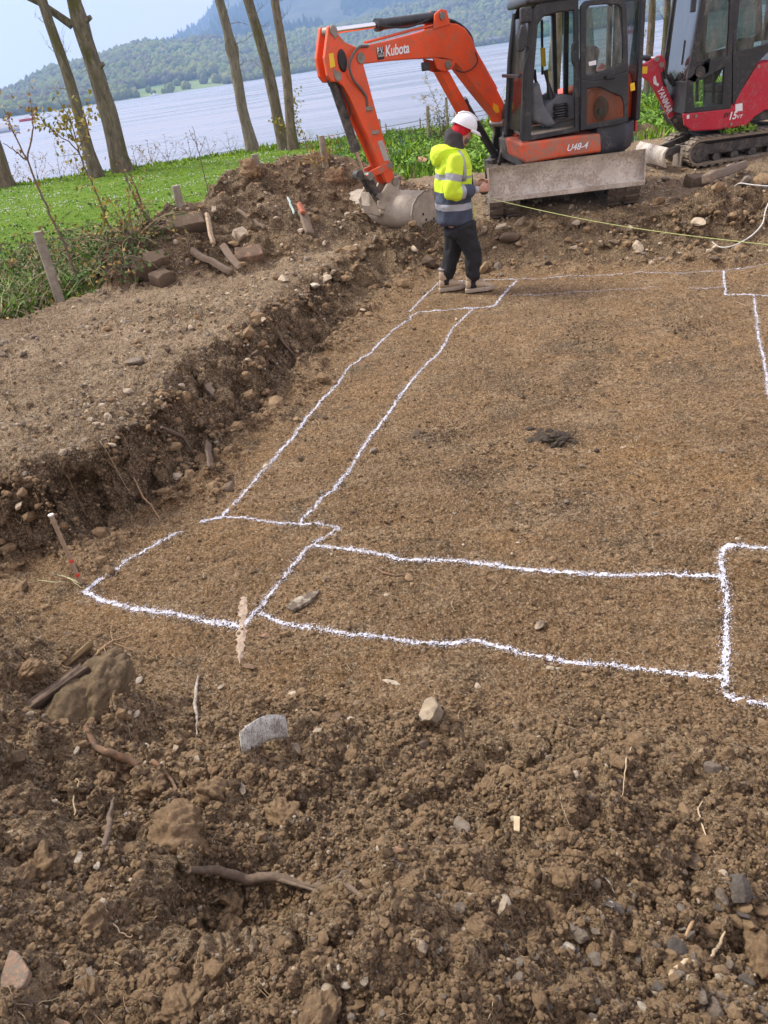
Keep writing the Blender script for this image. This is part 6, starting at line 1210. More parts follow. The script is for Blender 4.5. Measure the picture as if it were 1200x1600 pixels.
    # wide ditching bucket
    Fa = Vector((.13, 11.5, 0)); Nb = Vector((1.12, 10.35, 0)); ax = (Nb-Fa).normalized(); eb = Vector((ax.y, -ax.x, 0)); eb = eb if eb.x < 0 else -eb
    pr = [(-.16, .80), (-.02, .83), (.12, .79), (.22, .70), (.265, .58), (.25, .47), (.18, .385), (.06, .345), (-.12, .33), (-.34, .325)]
    th_ = .018; inn_ = [(-.16, .78), (-.02, .81), (.11, .77), (.20, .69), (.245, .58), (.23, .48), (.17, .40), (.06, .363), (-.12, .348), (-.34, .34)]
    bk_ = thing('x', (0, 0, 0), '', '') if False else None
    loop = pr+inn_[::-1]; mb = MB(); mb.loft([[p+eb*q[0]+Vector((0, 0, q[1]+.02)) for q in loop] for p in (Fa, Fa.lerp(Nb, .25), Fa.lerp(Nb, .5), Fa.lerp(Nb, .75), Nb)]); b_o = part('bucket', mb, STEEL, t)
    for P_, s_ in ((Fa, 1), (Nb, -1)):
        mb = MB(); mb.prism([P_+eb*q[0]*1.03+Vector((0, 0, q[1]+.02)) for q in pr+[(-.3, .42), (-.22, .6)]], ax*.022*s_); pl = mb.build('end_plate', STEEL, b_o, bev=.004)
        if s_ < 0:
            for q in ((.05, .55), (.0, .47), (-.08, .42), (-.15, .45)): mb = MB(); c = P_+eb*q[0]+Vector((0, 0, q[1]+.02)); mb.tube([c, c+ax*.006], .016, 10); mb.build('bolt_hole', BLKS, b_o)
    mb = MB(); mb.prism([Fa+eb*-.3+Vector((0, 0, .338)), Fa+eb*-.42+Vector((0, 0, .33)), Nb+eb*-.42+Vector((0, 0, .33)), Nb+eb*-.3+Vector((0, 0, .338))], (0, 0, .02)); mb.build('cutting_edge', STEEL, b_o)
    c0 = Fa.lerp(Nb, .42)
    for k in (-.11, .13): mb = MB(); c = c0+ax*k; mb.prism([c+eb*q[0]+Vector((0, 0, q[1])) for q in ((.25, .66), (.27, .78), (.1, .96), (-.02, .98), (-.1, .84), (-.1, .8), (.1, .8))], ax*.03); mb.build('bucket_ear', STEEL, b_o, bev=.006)
orange_excavator()

def red_excavator():
    zg = .42; yn = 12.0; t = thing('mini_excavator', (6.4, 12.5, zg), 'red mini excavator with a closed black cab cut by the right picture edge', 'excavator')
    f = lambda px, py: Y(px, py, yn); X0 = f(1068, 190).x; dY = .95
    up = Vector((0, 0, 1)); fw = Vector((-1, 0, 0)); sd_ = Vector((0, -1, 0))
    MT = simple('rubber_track_mud', (.2, .165, .125), .9, var=.4, vs=9, mud=.8, mudcol=(.3, .24, .17), ms=5)
    for k in (0, 1): track(t, Vector((X0+.95, yn+.02+.78*k, zg-.02)), fw, 1.75, .23, .37, sd_, zg, .02, MT)
    mb = MB(); mb.box((X0+.95, yn+.42, zg+.3), (1.1, .7, .16)); mb.tube([(X0+1.0, yn+.42, zg+.35), (X0+1.0, yn+.42, zg+.5)], .3, 20); part('undercarriage', mb, BLK_D, t, .02)
    # dozer blade in front, seen edge on
    mb = MB(); pr = [(.0, .0), (-.05, .1), (-.04, .2), (.02, .27), (.05, .265), (-.005, .19), (-.01, .1), (.04, .0)]; x = X0-.28; mb.loft([[Vector((x+q[0], y, zg+.03+q[1])) for q in pr] for y in (yn-.1, yn+.45, yn+1.0)]); part('dozer_blade', mb, BLADE, t, .004)
    for k in (.2, .62): mb = MB(); mb.prism([(x+.03, yn+k, zg+.08), (x+.03, yn+k, zg+.2), (X0+.4, yn+k, zg+.36), (X0+.4, yn+k, zg+.26)], (0, .06, 0)); part('blade_arm', mb, BLK_D, t, .01)
    # red body
    rd = [(1068, 178), (1100, 174), (1140, 170), (1162, 136), (1184, 100), (1198, 98), (1215, 100), (1245, 130), (1262, 165), (1215, 172), (1196, 172), (1180, 182), (1166, 197), (1120, 203), (1082, 205), (1070, 196)]
    mb = MB(); mb.prism([f(*p) for p in rd], (0, .06, 0)); sc_ = part('side_panel', mb, RED_P, t, .015)
    mb = MB(); mb.prism([f(*p)+Vector((0, .07, 0)) for p in [(1072, 182), (1140, 174), (1262, 166), (1250, 180), (1190, 190), (1084, 201)]], (0, .9, 0)); part('floor_frame', mb, BLK_D, t, .02)
    mb = MB(); mb.prism([f(*p)+Vector((0, .06, 0)) for p in [(1185, 98), (1215, 92), (1250, 120), (1268, 170), (1190, 176)]], (0, .85, 0)); part('engine_hood', mb, RED_P, t, .06, seg=3)
    for q in ((1087, 181), (1142, 194), (1185, 104)): mb = MB(); c = f(*q)+Vector((0, -.005, 0)); mb.tube([c, c+Vector((0, -.012, 0))], .02, 10); mb.build('bolt', PIN, sc_)
    quad([(1149, 163), (1160, 161), (1160, 173), (1149, 174)], f, Vector((0, -.004, 0)), WHT, 'sticker', sc_); quad([(1073, 180), (1077, 179), (1077, 185), (1073, 186)], f, Vector((0, -.004, 0)), WHT, 'sticker', sc_)
    lettering('model_lettering', 'SV', BLKS, sc_, f(1130, 184)+Vector((0, -.004, 0)), f(1140, 182)-f(1130, 184), up, .06, .2, .004, bold=.03); lettering('model_lettering', '15', WHT, sc_, f(1139, 187)+Vector((0, -.004, 0)), f(1151, 185)-f(1139, 187), up, .1, .2, .004, bold=.03); lettering('model_lettering', 'VT', WHT, sc_, f(1151, 185)+Vector((0, -.004, 0)), f(1160, 184)-f(1151, 185), up, .045, .2, .004, bold=.02)
    # cab
    fo_ = [(1070, 176), (1076, 130), (1082, 84), (1096, 0), (1102, -30), (1150, -42), (1148, 60), (1145, 169), (1110, 174)]
    i1 = [(1086, 130), (1087, 118), (1088, 96), (1103, 8), (1106, -22), (1142, -33), (1139, 40), (1136, 86), (1108, 95)]
    # one door with two panes
    o1 = [(1073, 124), (1077, 105), (1080, 90), (1095, 0), (1100, -30), (1148, -42), (1147, 40), (1144, 96), (1106, 112)]
    dr = frame(o1, i1, f, (0, .06, 0), BLK_P, 'cab_door', t, .012)
    o2 = [(1070, 176), (1073, 145), (1074, 122), (1106, 110), (1144, 94), (1144, 130), (1143, 170), (1105, 174)]
    i2 = [(1086, 168), (1084, 148), (1083, 129), (1100, 123), (1132, 104), (1130, 135), (1128, 163), (1105, 166)]
    frame(o2, i2, f, (0, .06, 0), BLK_P, 'door_panel', dr, .012)
    quad([(1088, 97), (1105, -22), (1142, -33), (1136, 87), (1108, 94)], f, Vector((0, .02, 0)), GLASSD, 'window_pane', dr); quad([(1086, 168), (1083, 128), (1100, 124), (1132, 104), (1128, 164)], f, Vector((0, .02, 0)), GLASS, 'window_pane', dr)
    quad([(1074, 124), (1080, 98), (1092, 97), (1108, 94), (1136, 85), (1144, 90), (1133, 104), (1100, 124), (1083, 129)], lambda a, b: f(a, b)+Vector((0, .03, 0)), Vector(), BLK_P, 'door_plate', dr, .02)
    mb = MB(); c = f(1094, 112)+Vector((0, -.01, 0)); mb.tube([c, c+Vector((0, .03, 0))], .07, 18); mb.build('vent', BLK_D, dr)
    o3 = [(1145, 170), (1145, 100), (1148, -42), (1215, -60), (1245, -50), (1246, 60), (1215, 66), (1184, 98), (1162, 134)]
    i3 = [(1150, 81), (1152, 50), (1158, -20), (1200, -40), (1235, -40), (1236, 50), (1215, 62), (1194, 70), (1170, 76)]
    frame(o3, i3, f, (0, .06, 0), BLK_P, 'cab_frame', t, .012); quad([(1150, 82), (1158, -20), (1235, -40), (1236, 50), (1194, 71)], f, Vector((0, .02, 0)), GLASSD, 'side_window', t)
    g2 = lambda px, py: f(px, py)+Vector((0, dY, 0)); frame(o1, i1, g2, (0, .05, 0), BLK_P, 'cab_frame', t, .01); quad([(1088, 97), (1105, -22), (1142, -33), (1136, 87)], g2, Vector(), GLASSD, 'side_window', t)
    frame(o3, i3, g2, (0, .05, 0), BLK_P, 'cab_frame', t, .01); quad([(1150, 82), (1158, -20), (1235, -40), (1236, 50)], g2, Vector(), GLASSD, 'side_window', t)
    z1 = f(1102, -30).z; x1 = f(1102, -30).x; x2 = f(1245, -50).x
    mb = MB(); mb.loft([[Vector((x1-.03+g_, yn-.03+g_, z_)), Vector((x2+.03-g_, yn-.03+g_, z_)), Vector((x2+.03-g_, yn+1.03-g_, z_)), Vector((x1-.03+g_, yn+1.03-g_, z_))] for z_, g_ in ((z1-.02, 0), (z1+.05, 0), (z1+.1, .06))]); part('roof', mb, BLK_P, t, .02)
    mb = MB(); a, b = f(1076, 128), f(1100, -25); mb.prism([a+Vector((.02, .05, 0)), a+Vector((.02, .95, 0)), b+Vector((.02, .95, 0)), b+Vector((.02, .05, 0))], (.008, 0, 0)); part('windscreen', mb, GLASS, t)
    xr = f(1243, 60).x; mb = MB(); mb.prism([(xr, yn+.05, 1.6), (xr, yn+.95, 1.6), (xr, yn+.95, z1), (xr, yn+.05, z1)], (.008, 0, 0)); part('rear_window', mb, GLASSD, t)
    mb = MB(); mb.prism([f(1070, 178)+Vector((0, .05, 0)), f(1076, 128)+Vector((0, .05, 0)), f(1084, 126)+Vector((0, .05, 0)), f(1082, 176)+Vector((0, .05, 0))], (0, .9, 0)); part('front_panel', mb, BLK_P, t, .01)
    cx = X0+.8; mb = MB(); mb.box((cx, yn+.48, 1.2), (.4, .45, .25)); part('seat_base', mb, PLAST, t, .03); mb = MB(); mb.box((cx, yn+.48, 1.38), (.42, .45, .1)); part('seat', mb, SEATM, t, .03); mb = MB(); mb.box((cx+.24, yn+.48, 1.7), (.1, .42, .55)); part('backrest', mb, SEATM, t, .04)
    for k in (.2, .76): mb = MB(); mb.tube([(cx-.28, yn+k, 1.2), (cx-.32, yn+k, 1.65)], [.03, .018], 8); part('joystick', mb, BLKS, t)
    # boom folding left behind the orange machine
    P0 = (X0-.1, yn+.5); D_ = (-.98, .2); nn = Vector((.2, .98, 0)); g = lambda px, py, o=0: PLN(px, py, P0, D_)+nn*o; W = .14
    bp = [(940, 108), (982, 101), (1008, 99), (1018, 93), (1026, 88), (1034, 86), (1040, 94), (1041, 102), (1036, 110), (1036, 120), (1044, 142), (1054, 165), (1060, 182), (1058, 192), (1052, 193), (1046, 184), (1037, 168), (1028, 152), (1021, 138), (1014, 128), (1005, 121), (994, 117), (982, 116), (940, 122)]
    mb = MB(); mb.prism([g(*p) for p in bp], nn*W); bm_ = part('boom', mb, RED_P, t, .012)
    for q in ((1026, 92, .035), (1033, 101, .035), (1055, 188, .03)): mb = MB(); mb.tube([g(*q[:2], -.03), g(*q[:2], W+.03)], q[2], 12); mb.build('pin', PIN, bm_, bev=.004)
    quad([(995, 104), (1012, 104), (1011, 115), (995, 115)], g, -nn*.004, YEL, 'warning_sticker', bm_)
    a, b = g(1026, 137, -.004), g(1043, 176, -.004); ux = b-a; uy = Vector((0, 0, 1)).cross(Vector((0, 0, 1))); vy = ux.cross(-nn); vy = vy if vy.x > 0 else -vy
    lettering('maker_lettering', 'YANMAR', WHT, bm_, g(1026.5, 140, -.004), ux, -nn.cross(ux)*1, .085, thick=.006, bold=.03)
    mk = [(1020, 121), (1023, 127), (1030, 131), (1028, 135), (1021, 131)]; quad(mk, g, -nn*.006, WHT, 'maker_emblem', bm_); quad([(1024, 118), (1026, 128), (1024, 129), (1021, 120)], g, -nn*.006, WHT, 'maker_emblem', bm_)
    cylinder(t, g(1070, 158, .07), g(1037, 102, .07), .7, .038, 'boom_cylinder'); cylinder(t, g(985, 90, .07), g(1028, 91, .07), .7, .036, 'stick_cylinder'); hose_p('hydraulic_hose', [g(1040, 104, .0), g(1044, 125, -.02), g(1050, 132, -.02), g(1062, 136, .0), g(1068, 150, .02)], .012, BLKS, t)
    hose_p('hydraulic_hose', [g(1034, 112, .0), g(1037, 130, -.03), g(1040, 134, -.02)], .014, BLKS, t)
    mb = MB(); mb.prism([g(*p, -.02) for p in [(940, 98), (952, 104), (950, 130), (948, 190), (942, 194), (936, 150), (932, 110)]], nn*(W+.04)); part('stick', mb, RED_P, t, .012)
    mb = MB(); mb.prism([g(*p, -.02) for p in [(1046, 186), (1062, 176), (1074, 190), (1076, 206), (1060, 206)]], nn*(W+.06)); part('swing_bracket', mb, BLK_D, t, .015)
    mb = MB(); mb.box(f(1087, 8)+Vector((-.06, -.06, 0)), (.07, .06, .16)); part('mirror', mb, BLK_P, t, .015); mb = MB(); mb.tube([f(1077, 62)+Vector((-.06, 0, 0)), f(1073, 100)+Vector((-.07, 0, 0))], .016, 8); part('grab_rail', mb, BLK_P, t)
    # moss on the track guard
    mb = MB(); rgm = random.Random(4)
    for _ in range(240):
        c = f(rgm.uniform(1150, 1205), 0); c = Vector((c.x, yn+rgm.uniform(-.12, .1), zg+.37+rgm.uniform(0, .05))); leaf_quads(mb, c, .05, 1, .01)
    part('moss', mb, LEAFG, t)
red_excavator()
def spare_bucket():
    c = T(1088, 262); zg = gz(c.x, c.y); t = thing('digging_bucket', (c.x, c.y, zg), 'small muddy digging bucket lying with its mouth open in front of the red excavator track', 'bucket'); f = lambda px, py, d=0: Y(px, py, c.y)+Vector((0, d, 0))
    fr = frame([(1062, 262), (1068, 229), (1106, 227), (1103, 261)], [(1065, 260), (1070, 232), (1103, 230), (1100, 259)], f, (0, .3, 0), STEEL, 'shell', t, .004); mb = MB(); mb.prism([f(1064, 262, .3), f(1069, 229, .3), f(1106, 227, .3), f(1103, 261, .3)], (0, .02, 0)); part('back_plate', mb, STEEL, t)
    mb = MB(); mb.prism([f(*p) for p in [(1100, 240), (1115, 238), (1115, 243), (1110, 245), (1110, 252), (1115, 253), (1115, 257), (1098, 258), (1098, 254), (1102, 252), (1102, 245), (1100, 244)]], (0, .16, 0)); part('bucket_ear', mb, STEEL, t, .006)
    mb = MB(); mb.prism([f(1066, 228), f(1112, 225), f(1115, 230), f(1068, 232)], (0, .28, 0)); part('top_plate', mb, STEEL, t, .004)
spare_bucket()
# ------------------------------------------------------------------ person
def crease(o, strength, scale, lv):
    key = 'cloth%d' % int(scale*1000); tx = bpy.data.textures.get(key) or bpy.data.textures.new(key, 'CLOUDS'); tx.noise_scale = scale; tx.noise_depth = 3
    s_ = o.modifiers.new('sub', 'SUBSURF'); s_.levels = lv+1; s_.render_levels = lv+1
    d = o.modifiers.new('crease', 'DISPLACE'); d.texture = tx; d.strength = strength; d.mid_level = .5; d.texture_coords = 'LOCAL'
def person():
    yp = 8.44; q = lambda px, py, d=0: Y(px, py, yp)+Vector((0, d, 0))
    b0 = Vector((1.28, 8.43, gz(1.28, 8.43))); t = thing('person', b0, 'person in yellow and navy hi vis jacket, white helmet and black trousers, looking down', 'person')
    SK = simple('skin', (.5, .27, .19), .55, var=.12, vs=30); HV = simple('hivis_yellow', (.62, .82, .03), .75, var=.08, vs=6, bmp=.012, bs=9, mud=.06); NV = simple('navy_cloth', (.05, .062, .095), .8, var=.25, vs=6, bmp=.012, bs=9, mud=.25, mudcol=(.13, .13, .14)); RF = simple('reflective_grey', (.36, .37, .39), .4, var=.12, vs=10)
    BK = simple('black_trousers', (.012, .012, .014), .8, var=.3, vs=6, bmp=.01, bs=10, mud=.05, mudcol=(.08, .07, .06)); BT = simple('tan_boot', (.45, .34, .23), .85, var=.2, vs=25, bmp=.004, bs=40, mud=.4, mudcol=(.25, .18, .12)); HD = simple('charcoal_hood', (.05, .043, .045), .95, var=.2, bmp=.006, bs=25); RD = simple('red_snood', (.55, .01, .025), .9, var=.25, bmp=.006, bs=25); WH = simple('helmet_white', (.78, .79, .8), .3, var=.04)
    def ell(c, rx, ry, tilt=0, n=20, wob=0, ph=0):
        out = []
        for i in range(n):
            a = 2*math.pi*i/n; r = 1+wob*math.sin(3*a+ph)+wob*.7*math.sin(5*a+2*ph); x = math.cos(a)*rx*r; y = math.sin(a)*ry*r; out.append(Vector(c)+Vector((x*math.cos(tilt), y, x*math.sin(tilt))))
        return out
    def sweep(mb, P, R, n=16, m=0, wob=.0, mrow=None, caps=True):
        """tapered limb; R entries (r along bend plane, r across)"""
        P = [Vector(p) for p in P]; rings = []
        for i, p in enumerate(P):
            d = (P[min(i+1, len(P)-1)]-P[max(i-1, 0)]).normalized(); u = d.cross(Vector((0, 1, 0))).normalized(); v = u.cross(d).normalized(); r = R[i] if isinstance(R[i], tuple) else (R[i], R[i])
            rings.append([p+u*math.cos(a)*r[0]*(1+wob*math.sin(3*a+i*1.7))+v*math.sin(a)*r[1]*(1+wob*math.cos(4*a+i*2.1)) for a in [2*math.pi*j/n for j in range(n)]])
        mb.loft(rings, m, caps, mrow)
    # hips, knees, ankles measured on the picture; near leg is the forward one
    hipN, kneeN, ankN = q(722, 352, -.09), q(737, 396, -.1), q(737, 442, -.1); hipF, kneeF, ankF = q(714, 352, .09), q(709, 396, .09), q(699, 444, .09)
    gN = Vector((ankN.x, ankN.y, gz(ankN.x, ankN.y))); gF = Vector((ankF.x, ankF.y, gz(ankF.x, ankF.y)))
    sh = q(706, 240); shN, shF = sh+Vector((.02, -.2, 0)), sh+Vector((.02, .2, 0)); elN, wrN = q(699, 297, -.27), q(739, 293, -.17); elF, wrF = q(702, 295, .27), q(742, 290, .06)
    neck = q(708, 222); head = q(724, 203)
    # one continuous body under the clothes
    mb = MB(); sweep(mb, [q(712, 360), q(711, 320), q(709, 280), sh, neck, q(716, 214)], [(.1, .13), (.1, .14), (.11, .15), (.09, .17), (.06, .062), (.055, .055)]); 
    for h, k, a, g_ in ((hipN, kneeN, ankN, gN), (hipF, kneeF, ankF, gF)): sweep(mb, [h, h.lerp(k, .5), k, k.lerp(a, .4), a], [.09, .085, .06, .058, .036])
    for s_, e_, w2 in ((shN, elN, wrN), (shF, elF, wrF)): sweep(mb, [s_, s_.lerp(e_, .5), e_, e_.lerp(w2, .5), w2, w2+(w2-e_).normalized()*.03], [.045, .04, .036, .034, .028, .028])
    # head: skull, jaw, nose
    tl = -.5; hx = Vector((math.cos(tl), 0, math.sin(tl))); hz = Vector((-math.sin(tl), 0, math.cos(tl))); Hc = head
    H = lambda x, y, z: Hc+hx*x+Vector((0, y, 0))+hz*z
    rings = [[H(ox+math.cos(a)*rx, math.sin(a)*ry, z) for a in [2*math.pi*j/18 for j in range(18)]] for z, rx, ry, ox in ((-.13, .03, .03, .055), (-.118, .05, .045, .045), (-.09, .07, .058, .03), (-.05, .086, .067, .012), (0, .096, .074, 0), (.05, .098, .077, -.004), (.09, .085, .068, -.006), (.118, .05, .042, -.01), (.126, .012, .012, -.01))]
    mb.loft(rings)
    mb.loft([[H(.088+dx, dy, z) for dx, dy in ((0, -.012), (.008+p_, 0), (0, .012), (-.03, 0))] for z, p_ in ((.02, 0), (0, .008), (-.022, .02), (-.034, .012), (-.04, 0))])
    mb.tube([H(.084, -.025, -.068), H(.094, 0, -.066), H(.084, .025, -.068)], .007, 8)
    for s_ in (-1, 1): mb.loft([[H(.0+dx*.8, s_*(.072+.012*(k > 0)), -.012+dz) for dx, dz in ((-.02, .0), (-.014, .028), (.008, .03), (.014, .01), (.002, -.03), (-.012, -.026))] for k in (0, 1)])
    # hands: palm + five bent fingers each, closed on the tape
    def hand(wr, d, side, up_):
        d = d.normalized(); s_ = Vector((0, side, 0)); u = d.cross(s_).normalized()*(1 if d.cross(s_).z > 0 else -1)
        mb.loft([[wr+d*x+u*math.sin(a)*.034*w2+Vector((0, math.cos(a)*.016, 0)) for a in [2*math.pi*j/12 for j in range(12)]] for x, w2 in ((-.01, .75), (.02, 1), (.06, 1.15), (.088, 1.08), (.094, .7))])
        for k in range(4):
            o_ = wr+d*.085+u*(.03-.02*k)*1.05; L1 = (.034, .038, .036, .028)[k]; d1 = (d+s_*.35).normalized(); d2 = (d*.35+s_).normalized(); d3 = (s_*.8-d*.5).normalized(); P = [o_-d*.01, o_+d1*L1, o_+d1*L1+d2*L1*.75, o_+d1*L1+d2*L1*.75+d3*L1*.6]; mb.tube(P, [.0095, .009, .0082, .0065], 8)
        o_ = wr+d*.03+u*.032; P = [o_, o_+(u*.5+d*.6+s_*.3).normalized()*.035, o_+(u*.3+d+s_*.5).normalized()*.062, o_+(u*.0+d+s_*.8).normalized()*.082]; mb.tube(P, [.012, .011, .0095, .007], 8)
    hand(wrN+Vector((.03, 0, 0)), Vector((1, .25, .0)), 1, 1); hand(wrF+Vector((.03, 0, 0)), Vector((1, -.2, .05)), -1, 1)
    body = mb.build('body', SK, t); md = body.modifiers.new('remesh', 'REMESH'); md.mode = 'VOXEL'; md.voxel_size = .0065; md.use_smooth_shade = True; md2 = body.modifiers.new('smooth', 'SMOOTH'); md2.factor = .4; md2.iterations = 2
    for s_ in (-1, 1): mb = MB(); c = H(.083, s_*.03, .005); mb.tube([c-hx*.008, c+hx*.004], [.011, .007], 8); mb.build('eye', simple('eye_dark', (.05, .035, .03), .3), body)
    # stubble and eyebrows
    mb = MB(); mb.loft([[H(.052+math.cos(a)*rx, math.sin(a)*ry, z) for a in [math.pi*(-.6+1.2*j/10) for j in range(11)]]+[H(.03, 0, z)] for z, rx, ry in ((-.122, .026, .04), (-.09, .046, .06), (-.055, .042, .064))], caps=False); mb.build('beard', simple('beard_grey', (.13, .1, .085), .95, var=.4, vs=80, bmp=.004, bs=120), body)
    # trousers
    mb = MB()
    for h, k, a, ex in ((hipN, kneeN, ankN, 0), (hipF, kneeF, ankF, .0)):
        h2 = h+Vector((0, 0, .06)); A2 = Vector((a.x-.012, a.y, a.z+.015)); pts = [h2, h, h.lerp(k, .33), h.lerp(k, .66), k+Vector((.01, 0, 0)), k.lerp(a, .25)+Vector((-.01, 0, 0)), k.lerp(a, .5), k.lerp(a, .72), k.lerp(a, .82), A2]
        sweep(mb, pts, [(.13, .12), (.128, .12), (.118, .11), (.105, .098), (.096, .088), (.09, .084), (.085, .08), (.082, .078), (.06, .058), (.052, .05)], 20, wob=.035)
    mb.loft([ell(q(714, 348), .15, .19, 0), ell(q(714, 362), .15, .185, 0), ell(q(717, 372), .12, .16, 0)])
    tr_o = mb.build('trousers', BK, t); crease(tr_o, .045, .1, 1)
    for a in (ankN, ankF): mb = MB(); sweep(mb, [a+Vector((0, 0, .05)), a+Vector((0, 0, 0)), a+Vector((0, 0, -.02))], [.05, .052, .05], 14); mb.build('cuff', simple('rib_cuff', (.015, .015, .017), .95), tr_o)
    # boots
    for a, g_, nm in ((ankN, gN, 0), (ankF, gF, 1)):
        z0 = g_.z+.022; ax_ = a.x; yy = a.y; fwd = Vector((1, -.06 if nm == 0 else .02, 0)).normalized(); sdv = Vector((-fwd.y, fwd.x, 0)); C = Vector((ax_, yy, z0))
        f = lambda x, y, z: C+fwd*x+sdv*y+Vector((0, 0, z))
        def sec(x, w2, h, zb=.03, rn=.6): return [f(x, math.cos(t_)*w2/2*(1 if math.sin(t_) < 0 else rn+(1-rn)*abs(math.cos(t_))), zb+(h-zb)*(.5+.5*math.sin(t_))) for t_ in [2*math.pi*j/16 for j in range(16)]]
        mb = MB(); mb.loft([sec(-.085, .045, .11), sec(-.075, .08, .15), sec(-.03, .088, .17), sec(.03, .092, .155), sec(.075, .098, .115), sec(.13, .104, .09), sec(.18, .095, .076), sec(.212, .06, .058), sec(.222, .025, .045)])
        up2 = []; 
        for z, rx, ry, ox in ((.11, .075, .05, -.005), (.15, .07, .052, -.012), (.19, .062, .052, -.015), (.24, .064, .056, -.017)): up2.append([f(ox+math.cos(k)*rx, math.sin(k)*ry, z) for k in [2*math.pi*j/16 for j in range(16)]])
        mb.loft(up2); bo = mb.build('boot', BT, t, sub=1)
        mb = MB(); so_ = [(-.095, 0), (-.088, .032), (-.05, .043), (.02, .042), (.09, .052), (.15, .055), (.2, .043), (.23, .015), (.23, -.015), (.2, -.043), (.15, -.055), (.09, -.05), (.02, -.042), (-.05, -.043), (-.088, -.032)]
        mb.loft([[f(x, y, z+(.012 if x > .19 else 0)) for x, y in so_] for z in (-.004, .03, .036)]); mb.build('sole', simple('boot_sole', (.42, .35, .27), .8, var=.15, mud=.4), bo, bev=.004)
        mb = MB()
        for k in range(4): mb.tube([f(.035+.02*k-.01, -.032, .158-.013*k), f(.045+.02*k, 0, .165-.013*k), f(.035+.02*k-.01, .032, .158-.013*k)], .004, 6)
        mb.build('lace', simple('lace_brown', (.2, .13, .08), .9), bo)
        mb = MB(); mb.loft([[f(-.017+math.cos(k)*.06, math.sin(k)*.055, z) for k in [2*math.pi*j/14 for j in range(14)]] for z in (.235, .255)]); mb.build('sock', simple('sock_grey', (.3, .28, .26), .95), bo)
    # jacket: torso rows with yellow over navy, reflective bands built in as rows
    L_, R2 = None, None
    rows = [((683, 354), (739, 349), .2, 1), ((682, 345), (738, 340), .205, 1), ((681, 329), (737, 325), .205, 1), ((680.5, 328.5), (737, 324.5), .208, 2), ((679.5, 319), (735.5, 315.5), .208, 2), ((679.5, 318.5), (735.5, 315), .204, 1), ((680, 309), (736, 305), .2, 1), ((680, 301.5), (736.5, 298), .2, 1), ((680, 301), (736.5, 297.5), .202, 0), ((680, 290), (737, 286), .205, 0), ((680.5, 281), (737, 277), .208, 0), ((680.5, 280.5), (737, 276.5), .211, 2), ((681, 273), (737, 268.5), .211, 2), ((681, 272.5), (736.5, 268), .207, 0), ((681, 260), (736, 256), .21, 0), ((683, 248), (735, 246), .215, 0), ((688, 238), (731, 238), .2, 0), ((693, 231), (728, 234), .15, 0), ((697, 226), (725, 230), .1, 0)]
    rings = []; mr = []
    for i, (a, b, ry, m_) in enumerate(rows):
        A, B = q(*a), q(*b); c = (A+B)/2; rx = (B-A).length/2; tl_ = math.atan2(B.z-A.z, B.x-A.x); n = 32
        wb = .018 if i < 14 else .008; ring = []
        for j in range(n):
            an = 2*math.pi*j/n; k = 1+wb*math.sin(3*an+i*.55)+wb*.8*math.sin(7*an-i*.9); x = math.cos(an); x = (abs(x)**.85)*(1 if x > 0 else -1); ring.append(c+Vector((x*rx*math.cos(tl_)*k, math.sin(an)*ry*k, x*rx*math.sin(tl_))))
        rings.append(ring); mr.append(m_)
    mb = MB(); mb.loft(rings, mrow=mr); jk = mb.build('jacket', [HV, NV, RF], t); crease(jk, .045, .12, 1)
    # sleeves: yellow, band, yellow, band, navy cuff
    for s_, e_, w2, k in ((shN, elN, wrN, -1), (shF, elF, wrF, 1)):
        P = [s_+Vector((-.01, -k*-.0, .02)), s_.lerp(e_, .2), s_.lerp(e_, .45), s_.lerp(e_, .47), s_.lerp(e_, .62), s_.lerp(e_, .64), s_.lerp(e_, .85), e_+Vector((-.015, 0, 0)), e_.lerp(w2, .16), e_.lerp(w2, .3), e_.lerp(w2, .32), e_.lerp(w2, .46), e_.lerp(w2, .48), e_.lerp(w2, .75), e_.lerp(w2, .98)]
        Rr = [(.07, .06), (.092, .07), (.09, .066), (.093, .069), (.088, .067), (.084, .065), (.086, .066), (.09, .066), (.082, .062), (.074, .06), (.077, .063), (.072, .06), (.07, .058), (.064, .054), (.052, .046)]
        mb = MB(); sweep(mb, P, Rr, 18, wob=.03, mrow=[0, 0, 0, 2, 2, 0, 0, 0, 0, 0, 2, 2, 1, 1, 1]); crease(mb.build('sleeve', [HV, NV, RF], jk), .026, .08, 1)
        mb = MB(); sweep(mb, [w2-(w2-e_).normalized()*.02, w2+(w2-e_).normalized()*.025], [.036, .034], 12); mb.build('inner_cuff', simple('cuff_grey', (.4, .38, .36), .9), jk)
    def strip(P, w_, name, mt, parent):
        g_ = []
        for i, p in enumerate(P): g_.append([Vector(p)+Vector((-w_/2, 0, 0)), Vector(p)+Vector((w_/2, 0, 0))])
        mb = MB(); mb.sheet(g_); mb.build(name, mt, parent, solid=.006)
    # vertical brace strips over the shoulder, both sides, zip and chest pocket
    for k in (-1, 1):
        P = [q(720, 279, 0), q(720.5, 268), q(720, 258), q(718.5, 248), q(716, 240), q(712, 233)]; Yo = [.2, .206, .208, .206, .19, .14]; strip([p+Vector((.0, k*(y_+.004), 0)) for p, y_ in zip(P, Yo)], .045, 'brace_strip', RF, jk)
    mb = MB(); mb.tube([q(727, 234, -.06), q(731, 246, -.05), q(735, 262, -.05), q(737, 280, -.045), q(738, 300, -.045)], .007, 6); mb.build('zip', BLKS, jk)
    mb = MB(); mb.prism([q(723, 262, -.215), q(732, 260, -.19), q(733, 270, -.19), q(724, 272, -.215)], (0, .03, 0)); mb.build('pocket', HV, jk, bev=.006)
